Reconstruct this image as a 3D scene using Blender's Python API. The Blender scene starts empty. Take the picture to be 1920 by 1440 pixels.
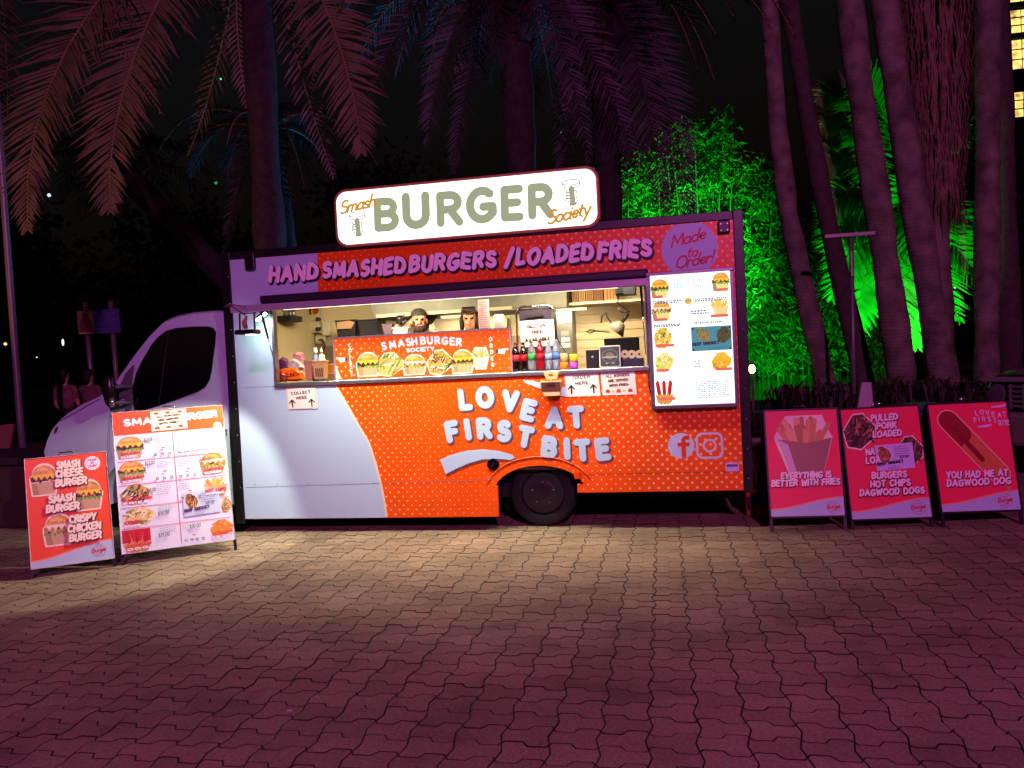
import bpy, bmesh, math, random
from mathutils import Vector, Matrix, noise
random.seed(7)
R_ = math.radians
scene = bpy.context.scene
COL = scene.collection

# ------------------------------------------------------------------ camera
CAM = Vector((4.575, -7.755, 1.742))
PAN, PIT, ROL, FPX = -0.194, -0.029, -0.049, 1450.0
FW = Vector((math.sin(PAN)*math.cos(PIT), math.cos(PAN)*math.cos(PIT), math.sin(PIT)))
RT0 = Vector((math.cos(PAN), -math.sin(PAN), 0))
UP0 = RT0.cross(FW)
RT = RT0*math.cos(ROL) + UP0*math.sin(ROL)
UP = -RT0*math.sin(ROL) + UP0*math.cos(ROL)
cd = bpy.data.cameras.new('camera')
cam = bpy.data.objects.new('camera', cd); COL.objects.link(cam)
cd.sensor_width = 36; cd.lens = FPX/1920*36; cd.clip_end = 2000; cd.clip_start = 0.05
m = Matrix((RT, UP, -FW)).transposed().to_4x4(); m.translation = CAM
cam.matrix_world = m
scene.camera = cam

# ------------------------------------------------------------------ world, lights, exposure
w = bpy.data.worlds.new('World'); scene.world = w; w.use_nodes = True
nt = w.node_tree; bg = nt.nodes['Background']
sky = nt.nodes.new('ShaderNodeTexSky'); sky.sky_type = 'NISHITA'; sky.sun_disc = False
sky.sun_elevation = R_(-3.7); sky.sun_rotation = R_(200)
nt.links.new(sky.outputs[0], bg.inputs[0]); bg.inputs[1].default_value = 0.15
scene.view_settings.view_transform = 'Standard'; scene.view_settings.look = 'None'
scene.view_settings.exposure = 0; scene.view_settings.gamma = 1
scene.view_settings.use_curve_mapping = False
scene.cycles.use_denoising = True
scene.cycles.max_bounces = 6; scene.cycles.diffuse_bounces = 3; scene.cycles.glossy_bounces = 3
scene.cycles.transmission_bounces = 4; scene.cycles.transparent_max_bounces = 8
scene.cycles.caustics_reflective = False; scene.cycles.caustics_refractive = False
scene.cycles.sample_clamp_indirect = 3.0

def lamp(name, typ, loc, target, power, color, **kw):
    ld = bpy.data.lights.new(name, typ); ld.energy = power; ld.color = color
    for k, v in kw.items(): setattr(ld, k, v)
    o = bpy.data.objects.new(name, ld); COL.objects.link(o); o.location = loc
    if target is not None:
        o.rotation_euler = (Vector(target)-Vector(loc)).to_track_quat('-Z', 'Y').to_euler()
    return o

# park floodlights on a tall mast behind the photographer: the magenta wash over everything
lamp('magenta_mast_floodlight', 'SPOT', (8.5, -19.0, 9.5), (6.2, 1.0, 1.6), 7900, (1.0, 0.185, 0.86), spot_size=R_(75), spot_blend=0.6, shadow_soft_size=0.25)
# green and blue garden uplights behind the truck
lamp('green_uplight_bamboo', 'SPOT', (10.2, 31.0, 0.3), (5.4, 42.0, 8.6), 50000, (0.012, 1.0, 0.07), spot_size=R_(58), spot_blend=1.0, shadow_soft_size=0.25)
lamp('green_uplight_waterside', 'SPOT', (9.0, 33.0, 0.3), (11.2, 41.0, 1.0), 4200, (0.01, 1.0, 0.06), spot_size=R_(80), spot_blend=1.0, shadow_soft_size=0.25)
lamp('green_uplight_palm', 'SPOT', (10.0, 9.0, 0.2), (9.4, 12.0, 5.2), 3600, (0.01, 1.0, 0.05), spot_size=R_(85), spot_blend=0.7, shadow_soft_size=0.15)
lamp('blue_uplight_palms', 'SPOT', (3.9, 9.2, 0.2), (0.9, 4.8, 5.0), 2600, (0.10, 0.32, 1.0), spot_size=R_(80), spot_blend=0.6, shadow_soft_size=0.1)
lamp('amber_path_light', 'SPOT', (-6.4, -2.0, 1.6), (-3.9, 1.6, 3.9), 420, (1.0, 0.48, 0.12), spot_size=R_(48), spot_blend=0.9, shadow_soft_size=0.2)

def at(px, py, Y=0.0):
    d = FW*FPX + RT*(px-960) - UP*(py-720)
    return CAM + d*((Y-CAM.y)/d.y)
def gr(px, py, z=0.0):
    d = FW*FPX + RT*(px-960) - UP*(py-720)
    return CAM + d*((z-CAM.z)/d.z)
def pj(P):
    d = Vector(P)-CAM; z = d.dot(FW)
    return (960+FPX*d.dot(RT)/z, 720-FPX*d.dot(UP)/z, z)

# ------------------------------------------------------------------ materials
def lin(c):
    return tuple((v/255/12.92 if v/255 <= 0.04045 else ((v/255+0.055)/1.055)**2.4) for v in c)
_M = {}
def mat(name, col, rough=0.5, metal=0.0, emit=0.0, noise_amt=0.0, noise_scale=8.0, bump=0.0, bump_scale=60.0,
        trans=0.0, alpha=1.0, coat=0.0, spec=0.5, srgb=True, ior=1.45):
    if name in _M: return _M[name]
    m = bpy.data.materials.new(name); m.use_nodes = True; _M[name] = m
    n = m.node_tree; b = n.nodes['Principled BSDF']
    c = lin(col) if srgb else col
    b.inputs['Base Color'].default_value = (*c, 1)
    b.inputs['Roughness'].default_value = rough; b.inputs['Metallic'].default_value = metal
    b.inputs['Specular IOR Level'].default_value = spec
    b.inputs['Transmission Weight'].default_value = trans; b.inputs['IOR'].default_value = ior
    b.inputs['Alpha'].default_value = alpha; b.inputs['Coat Weight'].default_value = coat
    b.inputs['Coat Roughness'].default_value = 0.05
    if emit:
        b.inputs['Base Color'].default_value = (c[0]*.2, c[1]*.2, c[2]*.2, 1)
        b.inputs['Emission Color'].default_value = (*c, 1); b.inputs['Emission Strength'].default_value = emit
    if noise_amt or bump:
        tc = n.nodes.new('ShaderNodeNewGeometry')
    if noise_amt:
        t = n.nodes.new('ShaderNodeTexNoise'); t.inputs['Scale'].default_value = noise_scale; t.inputs['Detail'].default_value = 5
        n.links.new(tc.outputs['Position'], t.inputs['Vector'])
        mr = n.nodes.new('ShaderNodeMapRange'); mr.inputs[1].default_value = 0.3; mr.inputs[2].default_value = 0.7
        mr.inputs[3].default_value = 1-noise_amt; mr.inputs[4].default_value = 1+noise_amt
        n.links.new(t.outputs['Fac'], mr.inputs[0])
        mx = n.nodes.new('ShaderNodeVectorMath'); mx.operation = 'SCALE'; mx.inputs[0].default_value = c
        n.links.new(mr.outputs[0], mx.inputs['Scale'])
        if not emit: n.links.new(mx.outputs[0], b.inputs['Base Color'])
        if emit: n.links.new(mx.outputs[0], b.inputs['Emission Color'])
    if bump:
        t2 = n.nodes.new('ShaderNodeTexNoise'); t2.inputs['Scale'].default_value = bump_scale; t2.inputs['Detail'].default_value = 6
        n.links.new(tc.outputs['Position'], t2.inputs['Vector'])
        bp = n.nodes.new('ShaderNodeBump'); bp.inputs['Strength'].default_value = bump; bp.inputs['Distance'].default_value = 0.01
        n.links.new(t2.outputs['Fac'], bp.inputs['Height']); n.links.new(bp.outputs[0], b.inputs['Normal'])
    return m
def ink(c, emit=0.0):            # printed vinyl / paper colour
    return mat('ink_%d_%d_%d%s' % (*c, '_lit%g' % emit if emit else ''), c, 0.42, emit=emit, spec=0.35)

# ------------------------------------------------------------------ mesh builder
class MB:
    def __init__(s): s.v = []; s.f = []; s.mi = []
    def add(s, vs, fs, mi=0):
        k = len(s.v); s.v += [tuple(p) for p in vs]
        s.f += [tuple(i+k for i in f) for f in fs]; s.mi += [mi]*len(fs); return s
    def box(s, lo, hi, mi=0):
        x0, y0, z0 = lo; x1, y1, z1 = hi
        return s.add([(x0,y0,z0),(x1,y0,z0),(x1,y1,z0),(x0,y1,z0),(x0,y0,z1),(x1,y0,z1),(x1,y1,z1),(x0,y1,z1)],
                     [(0,3,2,1),(4,5,6,7),(0,1,5,4),(1,2,6,5),(2,3,7,6),(3,0,4,7)], mi)
    def bar(s, a, b, w, h=None, mi=0, upv=(0,0,1)):
        a, b = Vector(a), Vector(b); h = h or w; d = (b-a).normalized()
        u = d.cross(Vector(upv))
        if u.length < 1e-4: u = d.cross(Vector((0,1,0)))
        u.normalize(); n = u.cross(d)
        vs = [p + u*(sx*w/2) + n*(sz*h/2) for p in (a, b) for sx, sz in ((-1,-1),(1,-1),(1,1),(-1,1))]
        return s.add(vs, [(0,1,2,3),(7,6,5,4),(0,4,5,1),(1,5,6,2),(2,6,7,3),(3,7,4,0)], mi)
    def tube(s, pts, rad, n=8, mi=0, cap=True):
        pts = [Vector(p) for p in pts]
        if not hasattr(rad, '__len__'): rad = [rad]*len(pts)
        ref = Vector((0.123, 0.456, 0.88)).normalized(); vs = []
        for i, p in enumerate(pts):
            d = (pts[min(i+1, len(pts)-1)] - pts[max(i-1, 0)]).normalized()
            u = d.cross(ref)
            if u.length < 0.05: u = d.cross(Vector((1,0,0)))
            u.normalize(); q = d.cross(u)
            for k in range(n):
                a = 2*math.pi*k/n; vs.append(p + (u*math.cos(a) + q*math.sin(a))*rad[i])
        fs = [(i*n+k, i*n+(k+1)%n, (i+1)*n+(k+1)%n, (i+1)*n+k) for i in range(len(pts)-1) for k in range(n)]
        if cap: fs += [tuple(range(n))[::-1], tuple((len(pts)-1)*n+k for k in range(n))]
        return s.add(vs, fs, mi)
    def lathe(s, prof, c=(0,0,0), n=16, mi=0, axis='z'):
        vs = []
        for r, z in prof:
            for k in range(n):
                a = 2*math.pi*k/n
                p = (r*math.cos(a), r*math.sin(a), z)
                if axis == 'y': p = (p[0], -p[2], p[1])
                if axis == 'x': p = (p[2], p[0], p[1])
                vs.append((p[0]+c[0], p[1]+c[1], p[2]+c[2]))
        fs = [(i*n+k, i*n+(k+1)%n, (i+1)*n+(k+1)%n, (i+1)*n+k) for i in range(len(prof)-1) for k in range(n)]
        fs += [tuple(range(n))[::-1], tuple((len(prof)-1)*n+k for k in range(n))]
        return s.add(vs, fs, mi)
    def ell(s, c, r, nu=14, nv=9, mi=0, M=None):
        vs = []; 
        for j in range(nv+1):
            t = math.pi*j/nv
            for k in range(nu):
                a = 2*math.pi*k/nu
                p = Vector((r[0]*math.sin(t)*math.cos(a), r[1]*math.sin(t)*math.sin(a), r[2]*math.cos(t)))
                if M: p = M @ p
                vs.append(p + Vector(c))
        fs = [(j*nu+k, (j+1)*nu+k, (j+1)*nu+(k+1)%nu, j*nu+(k+1)%nu) for j in range(nv) for k in range(nu)]
        return s.add(vs, fs, mi)
    def prism(s, poly, fa, fb, mi=0):          # poly 2D; fa/fb map (u,v) to 3D near/far
        n = len(poly); vs = [fa(*p) for p in poly] + [fb(*p) for p in poly]
        return s.add(vs, [tuple(range(n)), tuple(range(2*n-1, n-1, -1))] + [(i, i+n, (i+1)%n+n, (i+1)%n) for i in range(n)], mi)
    def build(s, name, mats, parent=None, org=None, smooth=False, bevel=0.0, label=None, fix=True):
        if org is None: org = Vector(parent.get('_org', (0,0,0))) if parent else Vector((0,0,0))
        me = bpy.data.meshes.new(name)
        me.from_pydata([(p[0]-org[0], p[1]-org[1], p[2]-org[2]) for p in s.v], [], s.f)
        if not isinstance(mats, (list, tuple)): mats = [mats]
        for mm in mats: me.materials.append(mm)
        if len(mats) > 1: me.polygons.foreach_set('material_index', s.mi)
        if fix:
            bm = bmesh.new(); bm.from_mesh(me); bmesh.ops.recalc_face_normals(bm, faces=bm.faces); bm.to_mesh(me); bm.free()
        if smooth: me.shade_smooth()
        me.update()
        o = bpy.data.objects.new(name, me); COL.objects.link(o)
        if parent: o.parent = parent
        else: o.location = org
        if parent: o['_org'] = tuple(org)
        if bevel:
            b = o.modifiers.new('bevel', 'BEVEL'); b.width = bevel; b.segments = 2; b.limit_method = 'ANGLE'; b.angle_limit = R_(40)
        if smooth == 'auto':
            pass
        if label: o['label'] = label
        return o
def thing(name, label, cat, org, group=None):
    o = bpy.data.objects.new(name, None); COL.objects.link(o); o.location = org; o['_org'] = tuple(org)
    o['label'] = label; o['category'] = cat
    if group: o['group'] = group
    o.empty_display_size = 0.1
    return o
def tag(o, label, cat, group=None):
    o['label'] = label; o['category'] = cat
    if group: o['group'] = group
    return o
def setting(o): o['kind'] = 'structure'; return o

# ------------------------------------------------------------------ stroke lettering
def arc(cx, cy, rx, ry, a0, a1, n=8):
    return [(cx+rx*math.cos(R_(a0+(a1-a0)*i/n)), cy+ry*math.sin(R_(a0+(a1-a0)*i/n))) for i in range(n+1)]
G = {
 'A': (.78, [[(0,0),(.39,1)],[(.39,1),(.78,0)],[(.16,.34),(.62,.34)]]),
 'B': (.64, [[(0,0),(0,1)],[(0,1),(.32,1)]+arc(.34,.765,.25,.235,90,-90)+[(0,.53)],[(.34,.53)]+arc(.36,.265,.28,.265,90,-90)+[(0,0)]]),
 'C': (.72, [arc(.40,.5,.40,.5,50,310,14)]),
 'D': (.70, [[(0,0),(0,1)],[(0,1),(.25,1)]+arc(.25,.5,.45,.5,90,-90,10)+[(0,0)]]),
 'E': (.56, [[(.56,1),(0,1)],[(0,1),(0,0)],[(0,0),(.56,0)],[(0,.52),(.48,.52)]]),
 'F': (.54, [[(.54,1),(0,1)],[(0,1),(0,0)],[(0,.5),(.46,.5)]]),
 'G': (.76, [arc(.42,.5,.42,.5,50,330,14)+[(.78,.44)],[(.78,.44),(.46,.44)],[(.78,.44),(.78,.2)]]),
 'H': (.66, [[(0,0),(0,1)],[(.66,0),(.66,1)],[(0,.5),(.66,.5)]]),
 'I': (.02, [[(0.01,0),(0.01,1)]]),
 'J': (.5, [[(.5,1),(.5,.25)]+arc(.25,.25,.25,.25,0,-170)]),
 'K': (.64, [[(0,0),(0,1)],[(.6,1),(.02,.42)],[(.2,.6),(.64,0)]]),
 'L': (.52, [[(0,1),(0,0)],[(0,0),(.52,0)]]),
 'M': (.86, [[(0,0),(.08,1)],[(.08,1),(.43,.25)],[(.43,.25),(.78,1)],[(.78,1),(.86,0)]]),
 'N': (.68, [[(0,0),(0,1)],[(0,1),(.68,0)],[(.68,0),(.68,1)]]),
 'O': (.84, [arc(.42,.5,.42,.5,90,450,20)]),
 'P': (.60, [[(0,0),(0,1)],[(0,1),(.3,1)]+arc(.32,.73,.28,.27,90,-90)+[(0,.46)]]),
 'Q': (.84, [arc(.42,.5,.42,.5,90,450,20),[(.5,.25),(.85,-.1)]]),
 'R': (.64, [[(0,0),(0,1)],[(0,1),(.32,1)]+arc(.34,.74,.27,.26,90,-90)+[(0,.48)],[(.34,.46),(.64,0)]]),
 'S': (.60, [arc(.31,.75,.27,.25,40,270,9)+arc(.30,.26,.30,.26,90,-140,9)[1:]]),
 'T': (.66, [[(0,1),(.66,1)],[(.33,1),(.33,0)]]),
 'U': (.66, [[(0,1),(0,.33)]+arc(.33,.33,.33,.33,180,360)+[(.66,1)]]),
 'V': (.74, [[(0,1),(.37,0)],[(.37,0),(.74,1)]]),
 'W': (1.04, [[(0,1),(.26,0)],[(.26,0),(.52,.8)],[(.52,.8),(.78,0)],[(.78,0),(1.04,1)]]),
 'X': (.66, [[(0,0),(.66,1)],[(0,1),(.66,0)]]),
 'Y': (.70, [[(0,1),(.35,.45)],[(.70,1),(.35,.45)],[(.35,.45),(.35,0)]]),
 'Z': (.62, [[(0,1),(.62,1)],[(.62,1),(0,0)],[(0,0),(.62,0)]]),
 '/': (.3, [[(0,-.1),(.3,1.1)]]), '!': (.1, [[(.06,.32),(.1,1)],[(.03,.03),(.035,.04)]]), '.': (.1, [[(.05,0),(.055,.01)]]),
 '-': (.4, [[(0,.45),(.4,.45)]]), ',': (.1, [[(.06,.05),(.0,-.14)]]), ' ': (.34, []),
 '0': (.56, [arc(.28,.5,.28,.5,90,450,16)]), '1': (.25, [[(0,.8),(.2,1),(.2,0)]]),
 '2': (.54, [arc(.27,.73,.27,.27,170,-30)+[(0,0)],[(0,0),(.56,0)]]), '3': (.5, [arc(.24,.75,.24,.25,150,-90)+arc(.24,.25,.28,.25,90,-150)[1:]]),
 '4': (.58, [[(.42,0),(.42,1),(0,.3)],[(0,.3),(.58,.3)]]), '5': (.52, [[(.5,1),(.06,1)],[(.06,1),(.03,.55)]+arc(.25,.32,.27,.32,110,-150)]),
 '6': (.54, [[(.42,1),(.08,.5)]+arc(.28,.28,.26,.28,150,510,14)]), '7': (.5, [[(0,1),(.5,1)],[(.5,1),(.15,0)]]),
 '8': (.54, [arc(.27,.75,.23,.25,90,450,12),arc(.27,.26,.27,.26,90,450,12)]), '9': (.54, [arc(.27,.72,.26,.28,-30,330,14)+[(.5,.5),(.2,0)]]),
 '$': (.56, [arc(.29,.72,.25,.2,40,270,9)+arc(.28,.3,.28,.22,90,-140,9)[1:],[(.28,-.1),(.28,1.1)]]),
 'a': (.52, [arc(.24,.27,.24,.27,60,400,12),[(.47,.54),(.45,.1),(.54,0)]]), 'b': (.46, [[(.05,1),(0,0)],arc(.24,.27,.23,.27,150,-170,12)]),
 'c': (.42, [arc(.25,.27,.25,.27,50,320,10)]), 'd': (.52, [arc(.24,.27,.24,.27,60,400,12),[(.52,1),(.46,.1),(.54,0)]]),
 'e': (.44, [[(.03,.27),(.44,.32)]+arc(.24,.29,.21,.26,20,320,12)]), 'g': (.5, [arc(.24,.27,.24,.27,60,400,12),[(.48,.54),(.46,-.2)]+arc(.25,-.2,.21,.2,0,-150)]),
 'h': (.5, [[(.06,1),(0,0)],[(.02,.3)]+arc(.25,.3,.22,.24,160,0)+[(.46,0)]]), 'i': (.12, [[(.04,.54),(.02,.06),(.12,0)],[(.07,.78),(.075,.79)]]),
 'k': (.46, [[(.05,1),(0,0)],[(.42,.54),(.05,.25)],[(.16,.32),(.46,0)]]), 'l': (.2, [[(.08,1),(.02,.1),(.16,0)]]),
 'm': (.78, [[(.02,.54),(0,0)],[(.02,.3)]+arc(.2,.32,.17,.22,160,0)+[(.36,0)],[(.37,.3)]+arc(.55,.32,.17,.22,160,0)+[(.72,.05),(.8,0)]]),
 'n': (.48, [[(.02,.54),(0,0)],[(.02,.3)]+arc(.24,.3,.2,.24,160,0)+[(.44,.05),(.5,0)]]), 'o': (.48, [arc(.24,.27,.24,.27,90,450,14)]),
 'p': (.48, [[(.02,.54),(0,-.4)],arc(.25,.27,.23,.27,150,-170,12)]), 'r': (.34, [[(.02,.54),(0,0)],[(.02,.3)]+arc(.2,.32,.18,.22,160,40)]),
 's': (.38, [arc(.2,.40,.16,.14,30,260,7)+arc(.19,.14,.18,.14,80,-140,7)[1:]]), 't': (.32, [[(.14,.85),(.1,.12),(.28,0)],[(0,.56),(.32,.58)]]),
 'u': (.48, [[(.02,.54),(.02,.2)]+arc(.22,.2,.2,.2,180,330)+[(.45,.54)],[(.45,.54),(.44,.05),(.52,0)]]), 'v': (.4, [[(0,.54),(.18,0)],[(.18,0),(.4,.54)]]),
 'w': (.6, [[(0,.54),(.15,0),(.3,.45),(.45,0),(.6,.54)]]), 'y': (.46, [[(0,.54),(.22,.02)],[(.46,.54),(.1,-.4)]]), 'f': (.3, [arc(.22,.78,.12,.2,20,170)+[(.06,0)],[(0,.52),(.26,.54)]]),
}
def text_lines(s, space=.2, shear=0.0):
    """polylines of a word, cap height 1, with its total width"""
    out = []; x = 0
    for ch in s:
        gw, st = G.get(ch, G['-'])
        for pl in st: out.append([(x+a+shear*b, b) for a, b in pl])
        x += gw + space
    return out, x-space

class Art:
    """flat print on a surface: 2D shapes in layers, each layer a hair above the one below"""
    def __init__(s, fn, base=0.0012): s.fn = fn; s.mb = MB(); s.mats = []; s.d = base
    def slot(s, c):
        if c not in s.mats: s.mats.append(c)
        return s.mats.index(c)
    def lift(s, k=0.0006): s.d += k; return s
    def poly(s, pts, c):
        s.d += 0.00004
        s.mb.add([s.fn(u, v, s.d) for u, v in pts], [tuple(range(len(pts)))], s.slot(c)); return s
    def circ(s, x, y, r, c, n=24, ry=None): return s.poly(arc(x, y, r, ry or r, 0, 360*(n-1)/n, n-1), c)
    def ring(s, x, y, r, w, c, n=24, ry=None): return s.line(arc(x, y, r, ry or r, 0, 360, n), w, c)
    def rrect(s, x0, y0, x1, y1, r, c):
        return s.poly(arc(x1-r,y1-r,r,r,0,90,5)+arc(x0+r,y1-r,r,r,90,180,5)+arc(x0+r,y0+r,r,r,180,270,5)+arc(x1-r,y0+r,r,r,270,360,5), c)
    def rect(s, x0, y0, x1, y1, c): return s.poly([(x0,y0),(x1,y0),(x1,y1),(x0,y1)], c)
    def line(s, pl, w, c, caps=True):
        s.d += 0.00004
        P = [Vector(p) for p in pl]; P = [p for i, p in enumerate(P) if i == 0 or (p-P[i-1]).length > 1e-5]; n = len(P); h = w/2
        if n < 2: return s
        L = []; Rr = []
        for i in range(n):
            a = (P[i]-P[i-1]).normalized() if i else (P[1]-P[0]).normalized()
            b = (P[i+1]-P[i]).normalized() if i < n-1 else a
            closed = (P[0]-P[-1]).length < 1e-6
            if closed and i in (0, n-1): a = (P[-1]-P[-2]).normalized(); b = (P[1]-P[0]).normalized()
            na = Vector((-a.y, a.x)); nb = Vector((-b.y, b.x)); mm = na+nb
            if mm.length < 1e-3: mm = na
            mm.normalize(); k = h/max(0.5, mm.dot(na))
            L.append(P[i]+mm*k); Rr.append(P[i]-mm*k)
        vs = L+Rr; fs = [(i, i+1, n+i+1, n+i) for i in range(n-1)]
        if caps and (P[0]-P[-1]).length > 1e-6:
            for p, d, (i0, i1) in ((P[0], (P[0]-P[1]), (0, n)), (P[-1], (P[-1]-P[-2]), (n-1, 2*n-1))):
                d.normalize(); a0 = math.degrees(math.atan2(d.y, d.x))
                cap = [Vector(q) for q in arc(p.x, p.y, h, h, a0-90, a0+90, 6)]
                k = len(vs); vs += cap; fs.append(tuple(range(k, k+len(cap))))
        s.mb.add([s.fn(q.x, q.y, s.d) for q in vs], fs, s.slot(c)); return s
    def text(s, word, p0, p1, h, wt, c, space=.2, shear=0.0, dx=0.0, dy=0.0, grow=0.0, bounce=None):
        """letters from p0 to p1 along the baseline; h cap height, wt stroke weight as share of h"""
        ls, tw = text_lines(word, space, shear)
        p0 = Vector(p0); p1 = Vector(p1); e = (p1-p0); ln = e.length; e.normalize(); nrm = Vector((-e.y, e.x))
        pad = wt*h/2; sx = (ln-2*pad)/max(tw, .05); sy = h*(1-wt)
        for pl in ls:
            q = []
            for a, b in pl:
                yy = b*sy+pad + (bounce(a/tw)*h if bounce else 0)
                q.append(p0 + e*(pad+a*sx) + nrm*yy + Vector((dx, dy)))
            s.line(q, wt*h+grow, c)
        return s
    def build(s, name, parent, label=None, emit=0.0):
        if not s.mb.f: return None
        mats = [c if isinstance(c, bpy.types.Material) else ink(c, emit) for c in s.mats]
        return s.mb.build(name, mats, parent, label=label, fix=False)

CREAM = (246,232,196); WHITE = (240,243,245); DARKB = (58,30,48); ORANGE = (243,84,12); LBLUE = (178,208,220)
KRAFT = (202,166,118); RED = (205,34,34); BLACK = (16,15,16); SAGE = (176,190,150)
# ------------------------------------------------------------------ food pictures (unit frame 0..1 placed in a box)
class Sub:
    def __init__(s, art, x, y, w, h, rot=0.0): s.a = art; s.x = x; s.y = y; s.w = w; s.h = h; s.c = math.cos(R_(rot)); s.s = math.sin(R_(rot))
    def P(s, u, v):
        u -= .5; v -= .5; uu = u*s.w; vv = v*s.h
        return (s.x+s.w/2+uu*s.c-vv*s.s, s.y+s.h/2+uu*s.s+vv*s.c)
    def poly(s, pts, c): s.a.poly([s.P(*p) for p in pts], c)
    def line(s, pts, w, c): s.a.line([s.P(*p) for p in pts], w*s.w, c)
BUN = mat('printed_bun', (214,150,62), 0.45, noise_amt=.35, noise_scale=30); BUNL = (235,184,98); PATTY = mat('printed_patty', (70,38,24), .5, noise_amt=.5, noise_scale=90)
CHEESE = (246,200,48); LETT = mat('printed_lettuce', (110,160,50), .5, noise_amt=.6, noise_scale=80)
def burger(art, x, y, w, h, seed=0, lettuce=True, chicken=False, halo=CREAM, lit=None, box=KRAFT):
    r = random.Random(seed); q = Sub(art, x, y, w, h)
    L = (lambda c: c) if lit is None else lit
    sil = [(.05,.0),(.86,.0),(.97,.42),(1.0,.55),(.9,.68)]+arc(.5,.68,.40,.34,0,180,12)+[(.0,.58),(.0,.42)]
    if halo: q.poly([((u-.5)*1.07+.5, (v-.5)*1.07+.5) for u, v in sil], halo)
    q.poly([(.08,.02),(.84,.02),(.93,.42),(.03,.42)], L(box))
    q.poly([(.08,.02),(.30,.02),(.22,.40),(.03,.42)], L((176,138,92)))
    if lettuce:
        pts = [(u, .36+.08*math.sin(u*40+seed)+r.uniform(-.02,.03)) for u in [i/14 for i in range(15)]]
        q.poly(pts+[(.96,.56),(.04,.56)], L(LETT))
    q.poly([(.04,.44),(.96,.46),(.98,.60),(.9,.66),(.1,.66),(.01,.58)], L(PATTY) if not chicken else L((206,128,58)))
    for k in range(9):
        u = .08+.1*k+r.uniform(-.03,.03); v = r.uniform(.44,.6)
        q.poly(arc(u, v, .05, .05, 0, 300, 5), L(r.choice([(86,50,30),(160,60,40),(224,190,120),(40,22,16),(196,120,60)])))
    ch = [(.06,.66)]+[(.1+.8*i/8, .62-(.12 if i % 2 else .0)*r.uniform(.6,1.3)) for i in range(9)]+[(.95,.66),(.9,.72),(.1,.72)]
    q.poly(ch, L(CHEESE) if not chicken else L((240,228,190)))
    q.poly(arc(.5,.68,.41,.30,0,180,14), L(BUN))
    q.poly(arc(.44,.76,.24,.16,10,170,10), L(BUNL))
def chips(art, x, y, w, h, seed=0, halo=CREAM, cols=((232,190,96),(214,164,72),(244,212,132),(196,140,60)), box=KRAFT, side=(224,196,150), n=26):
    r = random.Random(seed); q = Sub(art, x, y, w, h)
    if halo: q.poly([(.20,-.02),(.80,-.02),(1.0,.62),(.96,.68),(.84,1.02),(.2,1.02),(.0,.68),(-.02,.62)], halo)
    for k in range(n):
        u = .1+.8*((k*7) % n)/n+r.uniform(-.03,.03); t = r.uniform(.72,1.0)-abs(u-.5)*.25
        q.line([(.3+.4*u, .35),(u+r.uniform(-.05,.05), t)], .075, cols[k % len(cols)])
    q.poly([(.22,0),(.80,0),(.98,.6),(.55,.52),(.04,.6)], box)
    q.poly([(.22,0),(.34,0),(.22,.5),(.04,.6)], side)
def loaded(art, x, y, w, h, seed=0, halo=CREAM, pal=None, rot=0, n=70, sq=0.12):
    r = random.Random(seed); q = Sub(art, x, y, w, h, rot)
    pal = pal or [(52,110,44),(206,160,74),(236,206,130),(80,44,26),(232,220,190),(150,84,38),(44,26,18),(120,160,60)]
    sil = [(.12,.06),(.5,-.02),(.94,.30),(1.0,.62),(.66,1.0),(.36,.98),(.02,.52)]
    if halo: q.poly([((u-.5)*1.1+.5, (v-.5)*1.1+.5) for u, v in sil], halo)
    q.poly(sil, pal[1])
    for k in range(n):
        u, v = r.uniform(.1,.9), r.uniform(.12,.9)
        if abs(u-.5)+abs(v-.5) > .62: continue
        a = r.uniform(0, math.pi) if r.random() < .5 else R_(60)
        d = r.uniform(.05, .14)
        q.line([(u-d*math.cos(a), v-d*math.sin(a)), (u+d*math.cos(a), v+d*math.sin(a))], r.uniform(.025,.06), r.choice(pal))
def dogs(art, x, y, w, h, halo=CREAM):
    q = Sub(art, x, y, w, h)
    for k, u in enumerate((.16,.5,.84)):
        q.line([(u*.5+.25,.05),(u,.86)], .2, (206,140,58))
        q.line([(u*.85+.075,.5),(u,.88)], .19, (196,30,26)); q.line([(u*.9+.05,.62),(u*.7+.15,.22)], .05, (170,20,20))
    q.poly([(.14,-.02),(.86,-.02),(.98,.36),(.02,.36)], (214,150,70))
def logo(art, x, y, r, c=RED, wt=.12):
    art.ring(x, y, r, r*.06, c); art.text('Burger', (x-r*1.15, y-r*.32), (x+r*1.15, y-r*.16), r*.75, .17, c, shear=.2, space=.1)
    art.text('SMASH', (x-r*.45, y+r*.48), (x+r*.45, y+r*.48), r*.2, .16, c); art.text('SOCIETY', (x-r*.5, y-r*.66), (x+r*.5, y-r*.66), r*.18, .16, c)
def comic(art, word, p0, p1, h, fill=(250,236,214), sh=DARKB, wt=.25, shear=.16, space=.34, off=(.06,-.07)):
    bn = lambda t: .05*math.sin(t*23.0)
    for k in (1.0, .5):
        art.text(word, p0, p1, h, wt, sh, space, shear, dx=off[0]*h*k, dy=off[1]*h*k, grow=.10*h, bounce=bn)
    art.lift(.0004); art.text(word, p0, p1, h, wt, fill, space, shear, bounce=bn); art.lift(.0003)
def greek(art, x0, x1, y, n, dy, c=(120,120,130), w=.004, seed=0):
    """lines of fine print too small to read"""
    r = random.Random(seed)
    for k in range(n):
        u = x0
        e = x1 - r.uniform(0, .25)*(x1-x0)
        while u < e:
            l = r.uniform(.012, .035)*(1 if x1-x0 > .2 else .7)
            art.line([(u, y-k*dy), (min(u+l, e), y-k*dy)], w, c, caps=False); u += l+.008
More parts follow.
